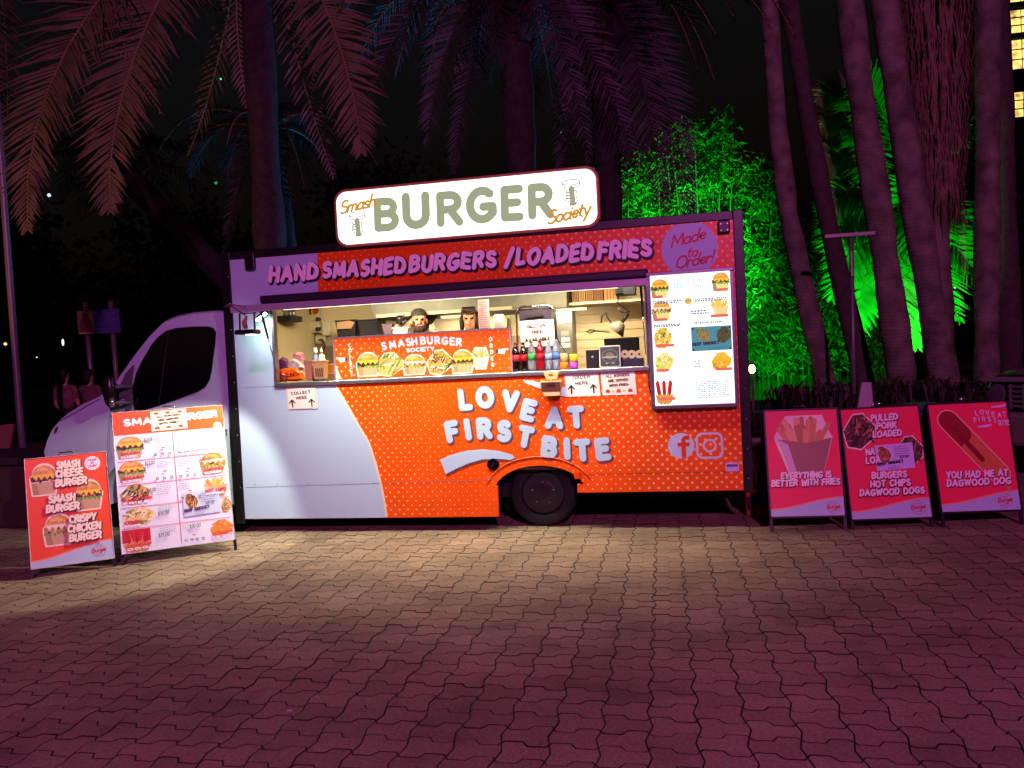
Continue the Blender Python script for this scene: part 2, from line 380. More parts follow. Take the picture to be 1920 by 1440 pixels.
# ================================================================== ground, pavers, pond, planting
def smooth_by_angle(o, deg=35):
    o.data.shade_smooth(); o.data.set_sharp_from_angle(angle=R_(deg)); return o
def nodes_of(m): return m.node_tree
PL, PW = .222, .150
pm = bpy.data.materials.new('concrete_paver'); pm.use_nodes = True; n = pm.node_tree; b = n.nodes['Principled BSDF']
geo = n.nodes.new('ShaderNodeNewGeometry')
dv = n.nodes.new('ShaderNodeVectorMath'); dv.operation = 'DIVIDE'; dv.inputs[1].default_value = (PL, PW, 1); n.links.new(geo.outputs['Position'], dv.inputs[0])
t1 = n.nodes.new('ShaderNodeTexNoise'); t1.inputs['Scale'].default_value = 1.1; t1.inputs['Detail'].default_value = 4; n.links.new(geo.outputs['Position'], t1.inputs['Vector'])
t2 = n.nodes.new('ShaderNodeTexNoise'); t2.inputs['Scale'].default_value = 190; t2.inputs['Detail'].default_value = 3; n.links.new(geo.outputs['Position'], t2.inputs['Vector'])
t3 = n.nodes.new('ShaderNodeTexVoronoi'); t3.inputs['Scale'].default_value = 120; n.links.new(geo.outputs['Position'], t3.inputs['Vector'])
at_ = n.nodes.new('ShaderNodeAttribute'); at_.attribute_name = 'tint'
oi = n.nodes.new('ShaderNodeObjectInfo')
def M2(op, x, y):
    o = n.nodes.new('ShaderNodeMath'); o.operation = op
    for i, v in enumerate((x, y)):
        if isinstance(v, (int, float)): o.inputs[i].default_value = v
        else: n.links.new(v, o.inputs[i])
    return o.outputs[0]
tint = M2('FRACT', M2('ADD', at_.outputs['Fac'], oi.outputs['Random']), 0)
val = M2('ADD', M2('MULTIPLY', tint, .26), .80); val = M2('MULTIPLY', val, M2('ADD', M2('MULTIPLY', t1.outputs['Fac'], 1.1), .42)); val = M2('MULTIPLY', val, M2('ADD', M2('MULTIPLY', t2.outputs['Fac'], 1.5), .25)); t4 = n.nodes.new('ShaderNodeTexNoise'); t4.inputs['Scale'].default_value = 55; t4.inputs['Detail'].default_value = 4; n.links.new(geo.outputs['Position'], t4.inputs['Vector']); val = M2('MULTIPLY', val, M2('ADD', M2('MULTIPLY', t4.outputs['Fac'], 1.2), .4)); t5 = n.nodes.new('ShaderNodeTexNoise'); t5.inputs['Scale'].default_value = 3.3; t5.inputs['Detail'].default_value = 6; n.links.new(geo.outputs['Position'], t5.inputs['Vector']); st_ = n.nodes.new('ShaderNodeMapRange'); n.links.new(t5.outputs['Fac'], st_.inputs[0]); st_.inputs[1].default_value = .30; st_.inputs[2].default_value = .46; st_.inputs[3].default_value = .72; st_.inputs[4].default_value = 1.0; val = M2('MULTIPLY', val, st_.outputs[0])
spk = n.nodes.new('ShaderNodeMapRange'); n.links.new(t3.outputs['Distance'], spk.inputs[0]); spk.inputs[1].default_value = .12; spk.inputs[2].default_value = .05; spk.inputs[3].default_value = 0; spk.inputs[4].default_value = 1.1
spk2 = M2('MULTIPLY', spk.outputs[0], M2('GREATER_THAN', M2('FRACT', M2('MULTIPLY', t3.outputs['Color'], 7.0), 0), .8))
val = M2('ADD', val, spk2)
sc = n.nodes.new('ShaderNodeVectorMath'); sc.operation = 'SCALE'; sc.inputs[0].default_value = (.275, .205, .124); n.links.new(val, sc.inputs['Scale']); n.links.new(sc.outputs[0], b.inputs['Base Color'])
b.inputs['Roughness'].default_value = .82; b.inputs['Specular IOR Level'].default_value = .3
bp = n.nodes.new('ShaderNodeBump'); bp.inputs['Strength'].default_value = .5; bp.inputs['Distance'].default_value = .004; n.links.new(t2.outputs['Fac'], bp.inputs['Height']); n.links.new(bp.outputs[0], b.inputs['Normal'])
JOINT = mat('joint_sand', (44,34,29), .95, noise_amt=.3, noise_scale=30)
pave = setting(MB().add([(-9,-7.5,-.012),(13,-7.5,-.012),(13,4.2,-.012),(-9,4.2,-.012)], [(0,1,2,3)]).build('pavement', JOINT))
def pv_wave(t_):      # trapezoid wave of the long sides: high on one half of the stone, low on the other
    t_ %= 1.0
    return max(-1, min(1, (t_ if t_ < .25 else .5-t_ if t_ < .75 else t_-1)/.06))
def paver_outline():
    # cell 0..PL x 0..PW: one half wide, the other narrow, chevron ends; every second row is mirrored
    xs = [0,.06,.25,.44,.5,.56,.75,.94,1.0]; am = .0205
    lo = [(x*PL, -am*pv_wave(x)) for x in xs]; hi = [(x*PL, PW+am*pv_wave(x)) for x in xs]
    ch = .0155
    return lo + [(PL+ch, PW*.5)] + hi[::-1] + [(ch, PW*.5)]
ol = paver_outline(); NO = len(ol)
def offs(pl, d):
    r = []; m_ = len(pl)
    for i in range(m_):
        p, q, s = Vector(pl[i-1]), Vector(pl[i]), Vector(pl[(i+1) % m_]); e1 = (q-p).normalized(); e2 = (s-q).normalized()
        n1 = Vector((-e1.y, e1.x)); n2 = Vector((-e2.y, e2.x)); nn = (n1+n2).normalized(); r.append(q+nn*(d/max(.4, nn.dot(n1))))
    return r
o1, o2 = offs(ol, .0022), offs(ol, .0040)
def pav_verts(ox, oy, tilt, dz, flip=False):
    f = lambda p, z: ((PL-p.x if flip else p.x)+ox, p.y+oy, z+dz+tilt[0]*(p.x-PL/2)+tilt[1]*(p.y-PW/2))
    return [f(p, -.02) for p in o1]+[f(p, -.003) for p in o1]+[f(p, 0) for p in o2]
pf = [(i, (i+1) % NO, (i+1) % NO+NO, i+NO) for i in range(NO)]+[(i+NO, (i+1) % NO+NO, (i+1) % NO+2*NO, i+2*NO) for i in range(NO)]+[tuple(range(2*NO, 3*NO))]
PMI = [1]*(2*NO)+[0]
cells = []
for r in range(-50, 28):
    for c in range(-40, 60):
        # rows alternate: every second row flips, so the humps nest
        ox, oy = c*PL, r*PW
        X0, Y0, zz_ = pj((ox+PL/2, oy+PW/2, 0))
        if zz_ < .5: continue
        inside = -20 < X0 < 1940 and 700 < Y0 < 1460
        near = -700 < X0 < 2600 and Y0 < 1800
        if near: cells.append((inside, (PL*FPX/zz_)*(PW*FPX*CAM.z/zz_/zz_), ox, oy, r % 2))
vis = sorted([c for c in cells if c[0] and c[3] < .6], key=lambda c: -c[1])[:300]; vs_ = set((c[2], c[3]) for c in vis)
rr = random.Random(3); protos = []
for k in range(12):
    me = bpy.data.meshes.new('paver'); me.from_pydata(pav_verts(0, 0, (rr.uniform(-.012,.012), rr.uniform(-.012,.012)), 0, k % 2), [], pf); me.materials.append(pm); me.materials.append(JOINT); me.polygons.foreach_set('material_index', PMI); me.update()
    bm = bmesh.new(); bm.from_mesh(me); bmesh.ops.recalc_face_normals(bm, faces=bm.faces); bm.to_mesh(me); bm.free(); protos.append(me)
for c in vis:
    o = bpy.data.objects.new('paver', protos[2*rr.randrange(6)+c[4]]); COL.objects.link(o); o.parent = pave; o.location = (c[2], c[3], rr.uniform(-.002,.0015))
mb = MB(); tints = []
for c in cells:
    if (c[2], c[3]) in vs_: continue
    if -.1 < c[2] < 5 and c[3] > .9 and c[3] < 4: continue
    mb.add(pav_verts(c[2], c[3], (rr.uniform(-.012,.012), rr.uniform(-.012,.012)), rr.uniform(-.002,.0015), c[4]), pf); mb.mi[-len(pf):] = PMI; tints += [rr.random()]*(3*NO)
rest = mb.build('paver_field', [pm, JOINT], pave); rest['kind'] = 'stuff'
at2 = rest.data.attributes.new('tint', 'FLOAT', 'POINT'); at2.data.foreach_set('value', tints)
# fallen leaves and litter on the paving
for i, (px, py, c, ln_, an) in enumerate(((545,1022,(196,170,60),.10,.3),(122,1182,(150,110,70),.07,.2),(236,1196,(150,120,70),.05,-.4),(102,1227,(130,90,70),.06,.1),(543,1334,(190,180,170),.035,.2))):
    p = gr(px, py); nm = ['yellow slip of paper on the paving before the truck','small dry leaf on the paving, below the leftmost board','tiny dry leaf right of the other leaves on the paving','brown dry leaf lowest on the left of the paving','small pale pebble-like scrap in the foreground paving'][i]
    t = tag(MB().prism([(-ln_/2,0),(-ln_*.2,ln_*.2),(ln_*.3,ln_*.16),(ln_/2,0),(ln_*.2,-ln_*.2),(-ln_*.3,-ln_*.15)], lambda u,v: (p.x+u*math.cos(an)-v*math.sin(an), p.y+u*math.sin(an)+v*math.cos(an), .006+.12*abs(u)), lambda u,v: (p.x+u*math.cos(an)-v*math.sin(an), p.y+u*math.sin(an)+v*math.cos(an), .002+.12*abs(u))).build('litter_scrap', mat('litter%d' % i, c, .8), org=Vector((p.x, p.y, 0))), nm, 'litter', 'scraps on the paving')
# lawn beyond, kerb, pond, water
LAWN = mat('dark_lawn', (34,44,24), .95, noise_amt=.5, noise_scale=2.5, bump=.6, bump_scale=40)
def quad(name, x0, y0, x1, y1, z, m_): return setting(MB().add([(x0,y0,z),(x1,y0,z),(x1,y1,z),(x0,y1,z)], [(0,1,2,3)]).build(name, m_))
mb = MB(); mb.add([(-600,4.3,-.03),(600,4.3,-.03),(600,900,-.03),(-600,900,-.03)], [(0,1,2,3)])
mb.add([(-600,-60,-.03),(600,-60,-.03),(600,-7.5,-.03),(-600,-7.5,-.03)], [(0,1,2,3)]); mb.add([(-600,-7.5,-.03),(-9,-7.5,-.03),(-9,4.3,-.03),(-600,4.3,-.03)], [(0,1,2,3)]); mb.add([(13,-7.5,-.03),(600,-7.5,-.03),(600,4.3,-.03),(13,4.3,-.03)], [(0,1,2,3)])
setting(mb.build('ground', LAWN))
setting(MB().box((-9,4.2,-.03), (13,4.35,.12)).build('kerb', mat('kerb_concrete', (110,104,96), .85, noise_amt=.2), bevel=.012))
wm = mat('pond_water', (4,10,6), .03, spec=.6); nw = wm.node_tree; bw = nw.nodes['Principled BSDF']
gw_ = nw.nodes.new('ShaderNodeNewGeometry'); mpw = nw.nodes.new('ShaderNodeMapping'); mpw.inputs['Scale'].default_value = (1.2, 5.0, 1); tw = nw.nodes.new('ShaderNodeTexNoise'); tw.inputs['Scale'].default_value = 3.0
nw.links.new(gw_.outputs['Position'], mpw.inputs[0]); nw.links.new(mpw.outputs[0], tw.inputs['Vector']); bw2 = nw.nodes.new('ShaderNodeBump'); bw2.inputs['Strength'].default_value = .12; bw2.inputs['Distance'].default_value = .05
nw.links.new(tw.outputs['Fac'], bw2.inputs['Height']); nw.links.new(bw2.outputs[0], bw.inputs['Normal'])
quad('pond_water', -6, 19.5, 24, 41.5, -.02, wm)
setting(MB().box((-6,19.3,-.2), (24,19.52,.03)).build('pond_edge', mat('pond_stone', (70,66,58), .9, noise_amt=.3)))
setting(MB().box((-14,4.4,-.02), (-3.2,9,.30)).build('terrace', mat('terrace_stone', (90,80,72), .85, noise_amt=.2)))

# ------------------------------------------------------------------ palms
def leaf_mat(name, c, t=.25):
    m_ = mat(name, c, .55, noise_amt=.3, noise_scale=3)
    return m_
FROND = leaf_mat('palm_leaflet', (98,90,60)); FRONDD = leaf_mat('palm_leaflet_dark', (36,36,25)); RACH = mat('frond_stalk', (120,104,66), .6)  # farther palms get the dark leaflets: their dimmer light put into colour
BARK = mat('palm_bark', (46,40,34), .9, noise_amt=.45, noise_scale=9, bump=1.0, bump_scale=22); BARKW = mat('smooth_palm_bark', (112,104,88), .85, noise_amt=.55, noise_scale=3.2, bump=1.0, bump_scale=18)
def ring_scars(m_):
    n_ = m_.node_tree; b_ = n_.nodes['Principled BSDF']; g_ = n_.nodes.new('ShaderNodeNewGeometry'); w_ = n_.nodes.new('ShaderNodeTexWave'); w_.bands_direction = 'Z'; w_.inputs['Scale'].default_value = 5.0; w_.inputs['Distortion'].default_value = 7.0; w_.inputs['Detail'].default_value = 3
    n_.links.new(g_.outputs['Position'], w_.inputs['Vector']); q_ = n_.nodes.new('ShaderNodeBump'); q_.inputs['Strength'].default_value = .35; q_.inputs['Distance'].default_value = .02; n_.links.new(w_.outputs['Fac'], q_.inputs['Height'])
    for l_ in list(b_.inputs['Normal'].links): n_.links.new(l_.from_socket, q_.inputs['Normal'])
    n_.links.new(q_.outputs[0], b_.inputs['Normal'])
ring_scars(BARKW)
def bez(p0, p1, p2, p3, t): return p0*(1-t)**3+p1*3*t*(1-t)**2+p2*3*t*t*(1-t)+p3*t**3
def frond_mesh(pts4, nl=60, ll=.55, seed=0, droop=.25, width=.040, upv=(0,0,1), start=.16):
    r = random.Random(seed); P = [Vector(p) for p in pts4]; mb = MB()
    cps = [bez(*P, i/12) for i in range(13)]; mb.tube(cps, [.028*(1-i/13)+.004 for i in range(13)], 5, mi=1)
    for i in range(nl):
        t = start+(1-start)*i/(nl-1); p = bez(*P, t); tg = (bez(*P, min(1, t+.01))-bez(*P, t-.01)).normalized()
        sd = tg.cross(Vector(upv))
        if sd.length < .1: sd = tg.cross(Vector((0,1,0)))
        sd.normalize(); nn = sd.cross(tg)
        L0 = ll*(math.sin(math.pi*min(1, .18+.80*t))**.6)*r.uniform(.85,1.1)*(1 if t < .96 else .8)
        for s in (-1, 1):
            if r.random() < .045: continue
            fwd = .45+.75*t*t+r.gauss(0,.09); L_ = L0*(r.uniform(.45,.8) if r.random() < .07 else r.uniform(.88,1.08))
            d = (sd*s + tg*fwd + nn*r.uniform(-.02,.38)).normalized()
            mid = p+d*L_*.55; tip = p+d*L_+Vector((0,0,-droop*L_))
            wv = tg*width*.5*r.uniform(.8,1.2)
            k = len(mb.v); mb.v += [tuple(p-wv*.6), tuple(p+wv*.6), tuple(mid+wv+Vector((0,0,-droop*L_*.2))), tuple(mid-wv+Vector((0,0,-droop*L_*.2))), tuple(tip)]
            mb.f += [(k,k+1,k+2,k+3),(k+3,k+2,k+4)]; mb.mi += [0,0]
    return mb
def frond(parent, pts4, mats=None, **kw):
    o = frond_mesh(pts4, **kw).build('frond', mats or [FROND, RACH], parent, fix=False); return o
def palm_trunk(parent, pts, rad, m_=None, rings=0, seed=0):
    r = random.Random(seed); P = [Vector(p) for p in pts]; cp = []; rd = []; N = 40
    for i in range(N+1):
        t = i/N*(len(P)-1); j = min(int(t), len(P)-2); f = t-j; cp.append(P[j].lerp(P[j+1], f*f*(3-2*f)*.4+f*.6)); rd.append((rad[0]+(rad[1]-rad[0])*i/N)*(1+r.uniform(-.05,.05)+.06*math.sin(i*.55+seed)+.25*max(0,1-i/4)))
    o = MB().tube(cp, rd, 14).build('trunk', m_ or BARK, parent); smooth_by_angle(o, 60); return o
def date_palm(name, label, base, crown, rad, fronds=(), nf=22, seed=0, ln=3.4, group='date palms behind the truck', dark=False):
    r = random.Random(seed); t = thing(name, label, 'palm tree', base, group); c = Vector(crown)
    palm_trunk(t, [base, Vector(base).lerp(c,.5)+Vector((r.uniform(-.1,.1),0,0)), crown], rad, seed=seed)
    mb = MB()
    for k in range(60):      # old leaf bases under the crown
        a_ = r.uniform(0, 6.28); z = r.uniform(-1.3, .1); p = c+Vector((math.cos(a_)*rad[1]*1.05, math.sin(a_)*rad[1]*1.05, z)); mb.bar(p, p+Vector((math.cos(a_)*.12, math.sin(a_)*.12, .22)), .10, .03)
    bs = mb.build('leaf_bases', BARK, t); bs['kind'] = 'stuff'
    for tips in fronds:      # hanging fronds: (middle point, tip)
        m_, tip = Vector(tips[0]), Vector(tips[1]); a_ = c+(m_-c)*.25+Vector((0,0,.5))
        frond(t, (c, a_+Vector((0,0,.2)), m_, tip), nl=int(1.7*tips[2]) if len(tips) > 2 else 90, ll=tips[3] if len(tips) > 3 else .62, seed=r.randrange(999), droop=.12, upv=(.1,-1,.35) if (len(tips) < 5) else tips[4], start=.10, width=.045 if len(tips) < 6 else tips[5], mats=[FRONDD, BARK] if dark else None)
    me_var = []
    for k in range(nf):
        a_ = 6.283*k/nf+r.uniform(-.2,.2); el = r.uniform(.25, 1.2); d = Vector((math.cos(a_), math.sin(a_), 0)); L = ln*r.uniform(.85,1.1)
        p1 = c+d*L*.3+Vector((0,0,L*.30*(el+.2))); p2 = c+d*L*.75+Vector((0,0,L*.25*el)); p3 = c+d*L*.98+Vector((0,0,L*(.15*el-.42)))
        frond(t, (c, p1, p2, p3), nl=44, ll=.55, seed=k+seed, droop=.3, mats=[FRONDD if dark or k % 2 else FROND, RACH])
    return t
A = lambda px, py, Y: at(px, py, Y)
date_palm('date_palm', 'date palm left of the roof sign with two large fronds hanging in view', (-1.75,4.2,0), tuple(A(470,-190,4.0)), (.26,.24), nf=20, seed=11, fronds=[
    (A(185,110,2.4), A(206,394,1.8), 74, 1.0, (.1,-1,.35), .062), (A(20,60,2.2), A(52,428,1.6), 74, 1.0, (.1,-1,.35), .062), (A(665,60,3.0), A(677,284,2.6), 70, .92, (.1,-1,.35), .058), (A(430,120,4.6), A(352,290,5.2), 30, .5), (A(560,160,4.8), A(625,330,5.0), 34, .5), (A(420,60,4.2), A(470,210,4.2), 30, .4)])
date_palm('date_palm', 'date palm at the far left edge with amber-lit frond tips', (-8.6,3.2,0), tuple(A(-50,-260,3.0)), (.26,.24), nf=20, seed=23, fronds=[
    (A(-30,120,2.6), A(10,330,2.4), 50, .7), (A(-60,30,2.4), A(-40,330,2.2), 56, .8), (A(190,-20,2.8), A(300,210,3.4), 44, .55), (A(30,60,3.2), A(10,260,3.2), 44, .55)])
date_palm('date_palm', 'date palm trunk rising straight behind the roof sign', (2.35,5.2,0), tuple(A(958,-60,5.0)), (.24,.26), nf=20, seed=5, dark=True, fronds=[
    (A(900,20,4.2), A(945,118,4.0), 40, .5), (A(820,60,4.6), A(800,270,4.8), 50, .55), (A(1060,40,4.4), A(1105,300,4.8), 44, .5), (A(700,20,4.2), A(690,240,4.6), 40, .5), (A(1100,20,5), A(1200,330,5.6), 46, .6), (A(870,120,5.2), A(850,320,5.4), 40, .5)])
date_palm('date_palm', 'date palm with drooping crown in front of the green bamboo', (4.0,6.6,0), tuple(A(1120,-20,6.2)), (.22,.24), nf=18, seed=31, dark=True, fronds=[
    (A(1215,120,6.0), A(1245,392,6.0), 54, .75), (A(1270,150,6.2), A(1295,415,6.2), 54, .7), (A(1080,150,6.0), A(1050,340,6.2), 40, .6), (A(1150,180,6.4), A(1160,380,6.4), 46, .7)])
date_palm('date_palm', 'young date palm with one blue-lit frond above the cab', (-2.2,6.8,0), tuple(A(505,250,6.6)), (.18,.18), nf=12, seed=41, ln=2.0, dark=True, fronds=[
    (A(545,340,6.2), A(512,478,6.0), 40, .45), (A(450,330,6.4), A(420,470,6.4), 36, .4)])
t = date_palm('date_palm', 'leaning date palm trunk between the cab and the left palms', (-1.2,8.0,0), tuple(A(210,300,8.0)), (.24,.26), nf=16, seed=51, dark=True, ln=2.6)

# ------------------------------------------------------------------ tall fan palms on the right
def fan_leaf():
    mb = MB()
    mb.tube([(0,0,0),(.5,0,.12),(1.0,0,.1)], [.02,.016,.012], 5, mi=1)
    for k in range(20):
        a_ = R_(-105+210*k/19); d = Vector((math.cos(a_), math.sin(a_), .12*math.cos(a_*2))); p = Vector((1.0,0,.1)); L = .85; s = Vector((-math.sin(a_), math.cos(a_), 0))*.045
        q = len(mb.v); mb.v += [tuple(p), tuple(p+d*L*.55+s), tuple(p+d*L*.55-s), tuple(p+d*L+Vector((0,0,-.22)))]; mb.f += [(q,q+1,q+2),(q+1,q+3,q+2)]; mb.mi += [0,0]
    return mb
FAN = None
def fan_palm(label, pts, r0, r1, m_=None, skirt=None, seed=0):
    global FAN
    r = random.Random(seed); t = thing('fan_palm', label, 'palm tree', tuple(pts[0]), 'tall fan palms on the right')
    palm_trunk(t, pts, (r0, r1), m_ or BARKW, seed=seed)
    top = Vector(pts[-1])
    for k in range(10):
        if FAN is None:
            o = fan_leaf().build('frond', [FRONDD, RACH], t, org=Vector((0,0,0)), fix=False); FAN = o.data
        else: o = bpy.data.objects.new('frond', FAN); COL.objects.link(o); o.parent = t
        o.location = top-Vector(pts[0]); o.rotation_euler = (r.uniform(-.3,.3), r.uniform(-.9,.6), k*.63+r.uniform(-.2,.2))
    return t
def trunk_px(pl, Y): return [A(px, py, Y) for px, py in pl]
def fp(label, pl, Y, r0, r1, ext=4.5, **kw):
    pts = trunk_px(pl, Y); base = pts[0].copy(); d = (pts[0]-pts[1]).normalized(); base = pts[0]+d*(pts[0].z/max(.2,-d.z)); base.z = 0
    d2 = (pts[-1]-pts[-2]).normalized(); topp = pts[-1]+d2*ext
    return fan_palm(label, [base]+pts+[topp], r0, r1, **kw)
fp('curved slim palm trunk just right of the truck', [(1548,715),(1512,560),(1478,400),(1458,240),(1442,0)], 7.0, .19, .155, seed=1)
fp('dark slim palm trunk leaning behind the first trunk', [(1618,700),(1575,520),(1545,380),(1515,220),(1478,0)], 8.2, .19, .16, seed=2, m_=mat('dark_palm_bark', (74,62,56), .9, noise_amt=.3, bump=.6, bump_scale=16))
fp('stout palm trunk third from the truck', [(1690,700),(1665,520),(1640,350),(1610,150),(1592,0)], 6.8, .235, .215, seed=3)
fp('stout palm trunk fourth from the truck, beside the shaggy palm', [(1768,700),(1738,520),(1702,300),(1672,100),(1658,0)], 6.9, .235, .215, seed=4)
fp('straight palm trunk second from the right edge', [(1850,720),(1850,500),(1852,250),(1852,0)], 8.4, .23, .21, seed=5)
fp('dark thick palm trunk at the right edge', [(1898,720),(1888,500),(1880,250),(1873,0)], 9.2, .22, .19, seed=6, m_=mat('dark_palm_bark', (74,62,56), .9))
sk = fp('shaggy palm with a hanging skirt of dead fronds', [(1762,700),(1752,500),(1748,300),(1748,0)], 7.8, .27, .27, seed=7)
r = random.Random(9); mb = MB(); SKM = mat('dead_frond', (116,96,72), .9, noise_amt=.5, noise_scale=6)
ctr = lambda z: A(1752, 200, 7.8)
c0 = A(1750,150,7.8)
ztop, zbot = A(1750,-260,7.8).z, A(1745,385,7.8).z
for k in range(2600):
    a_ = r.uniform(0, 6.283); z1 = r.uniform(zbot+.3, ztop); f = (z1-zbot)/(ztop-zbot); rad_ = .36+.30*min(1, f*1.6)*r.uniform(.85,1.08)
    dx, dy = math.cos(a_), math.sin(a_); ln_ = r.uniform(.5,1.1); p0 = Vector((c0.x+dx*rad_, c0.y+dy*rad_, z1)); p1 = p0+Vector((dx*.05+r.uniform(-.06,.06), dy*.05, -ln_*.5)); p2 = p1+Vector((-dx*.10+r.uniform(-.06,.06), -dy*.10, -ln_*.5))
    s = Vector((-dy, dx, 0))*r.uniform(.008,.022); q = len(mb.v); mb.v += [tuple(p0-s*.5),tuple(p0+s*.5),tuple(p1+s),tuple(p1-s),tuple(p2)]; mb.f += [(q,q+1,q+2,q+3),(q+3,q+2,q+4)]; mb.mi += [0,0]
skm = mb.build('skirt', SKM, sk, fix=False); skm['kind'] = 'stuff'

# ------------------------------------------------------------------ bamboo, lit green
BLEAF = mat('bamboo_leaf', (92,120,52), .5, noise_amt=.6, noise_scale=.8); CULM = mat('bamboo_culm', (110,116,60), .45)
def bamboo(label, x, y, h, rad, nleaf, seed):
    r = random.Random(seed); t = thing('bamboo_clump', label, 'bamboo', (x, y, 0), 'bamboo clumps lit green')
    for k in range(14):
        a_ = r.uniform(0, 6.283); d = r.uniform(.1, rad*.55); b0 = Vector((x+math.cos(a_)*d, y+math.sin(a_)*d, -.06)); tp_ = Vector((b0.x+math.cos(a_)*rad*.5+r.uniform(-.4,.4), b0.y+math.sin(a_)*rad*.5, h*r.uniform(.75,1.0)))
        MB().tube([b0, b0.lerp(tp_,.4)+Vector((0,0,h*.08)), b0.lerp(tp_,.75)+Vector((0,0,h*.08)), tp_], [.07,.06,.04,.012], 6).build('culm', CULM, t, smooth=True)
    mb = MB()
    clumps = [(r.uniform(0,6.283), rad*math.sqrt(r.random()), h*(.05+.95*r.random()**.9)) for _ in range(130)]
    for k in range(nleaf):
        a_, d, z = clumps[k % 130]; sh_ = 1-.55*max(0, z/h-.5)*2
        p = Vector((x+math.cos(a_)*d*sh_+r.gauss(0,.42), y+math.sin(a_)*d*sh_+r.gauss(0,.42), max(.1, z+r.gauss(0,.45))))
        dr = Vector((r.gauss(0,1), r.gauss(0,1)-.4, r.gauss(-.9,.5))).normalized(); L = r.uniform(.28,.62); s = dr.cross(Vector((r.gauss(0,1), r.gauss(0,1), r.gauss(0,1)))).normalized()*L*.12
        q = len(mb.v); mb.v += [tuple(p), tuple(p+dr*L*.45+s), tuple(p+dr*L), tuple(p+dr*L*.45-s)]; mb.f.append((q,q+1,q+2,q+3)); mb.mi.append(0)
    cr = mb.build('foliage', BLEAF, t, fix=False); cr['kind'] = 'stuff'
for i, (px, h_, nl_, lb) in enumerate(((1165,13.5,16000,'bamboo clump mostly hidden behind the truck'),(1245,14.0,26000,'leafy bamboo clump showing above the right end of the truck roof'),(1325,16.0,30000,'tallest bamboo clump, right of the truck'),(1408,13.0,26000,'bamboo clump across the pond, left of the curved palm trunk'),(1500,8.5,18000,'low bamboo clump across the pond, between two palm trunks'),(1590,6.0,9000,'small dim bamboo clump across the pond behind the stout trunks'))):
    bamboo(lb, A(px,650,42.5).x, 42.5+.6*(i % 2), h_, 2.7, nl_, i+1)
# green lit palm between the trunks
gp = thing('young_palm', 'bright green-lit feather palm between the tall trunks', 'palm tree', tuple(A(1770,700,11.5)))
gp.location.z = 0; gp['_org'] = (gp.location.x, gp.location.y, 0)
c = A(1722,410,11.5); gb = A(1770,600,11.5); palm_trunk(gp, [(gb.x, c.y, 0), (gb.x-.1, c.y, c.z*.5), tuple(c)], (.15,.15), seed=3)
for (mx1, my1, tx, ty) in ((1600,330,1540,400),(1590,250,1535,320),(1600,180,1540,245),(1610,120,1532,190),(1600,420,1560,560),(1590,380,1548,470),(1640,150,1600,140),(1700,330,1830,420),(1700,250,1850,230),(1720,420,1800,600),(1680,450,1690,640),(1760,420,1870,560),(1620,470,1600,640),(1700,520,1720,650)):
    frond(gp, (c, c.lerp(A(mx1,my1,11.3),.6)+Vector((0,0,.3)), A(mx1,my1,11.3), A(tx,ty,11.1)), nl=84, ll=.95, width=.075, seed=tx, droop=.15, mats=[leaf_mat('fresh_palm_leaf', (90,124,60)), RACH], upv=(.1,-1,.5))
# ------------------------------------------------------------------ low planting under the palms
SHR = mat('dark_shrub_leaf', (52,52,34), .6, noise_amt=.5, noise_scale=4)
def shrub(label, x, y, w_, h_, nl, seed, strap=True):
    r = random.Random(seed); t = thing('shrub', label, 'shrub', (x, y, 0), 'low planting under the palms'); mb = MB()
    for k in range(nl):
        p = Vector((x+r.uniform(-w_/2,w_/2), y+r.uniform(-.45,.45), 0)); hh = h_*r.uniform(.5,1.05)
        a_ = r.uniform(0,6.283); d = Vector((math.cos(a_)*.45, math.sin(a_)*.45, 0))*r.uniform(.3,1); p0 = p+Vector((0,0,hh*.3)); p1 = p+d*.5+Vector((0,0,hh*.85)); p2 = p+d+Vector((0,0,hh*r.uniform(.55,.95)))
        s = Vector((-math.sin(a_), math.cos(a_), 0))*r.uniform(.012,.03); q = len(mb.v); mb.v += [tuple(p0-s),tuple(p0+s),tuple(p1+s),tuple(p1-s),tuple(p2)]; mb.f += [(q,q+1,q+2,q+3),(q+3,q+2,q+4)]; mb.mi += [0,0]
    f_ = mb.build('foliage', SHR, t, fix=False); f_['kind'] = 'stuff'
    mb = MB()
    for k in range(6): mb.tube([(x+r.uniform(-w_/3,w_/3), y+r.uniform(-.3,.3), 0), (x+r.uniform(-w_/3,w_/3), y, h_*.6)], [.02,.01], 5)
    mb.build('stems', BARK, t)['kind'] = 'stuff'
for i, (px, Y, w_, h_, lb) in enumerate(((1530,5.6,1.3,1.3,'strappy shrub at the foot of the curved trunk'),(1620,5.4,1.3,1.25,'strappy shrub behind the pulled pork board'),(1720,5.3,1.4,1.3,'strappy shrub below the shaggy palm'),(1795,5.6,1.0,1.1,'strappy shrub behind the hot dog board'),(1890,7.8,1.6,1.1,'strappy shrub at the right edge beside the car'),(1460,6.0,1.0,.75,'low dark shrub by the pond next to the truck'))):
    p = A(px, 740, Y); shrub(lb, p.x, Y, w_, h_, 650, i+60)
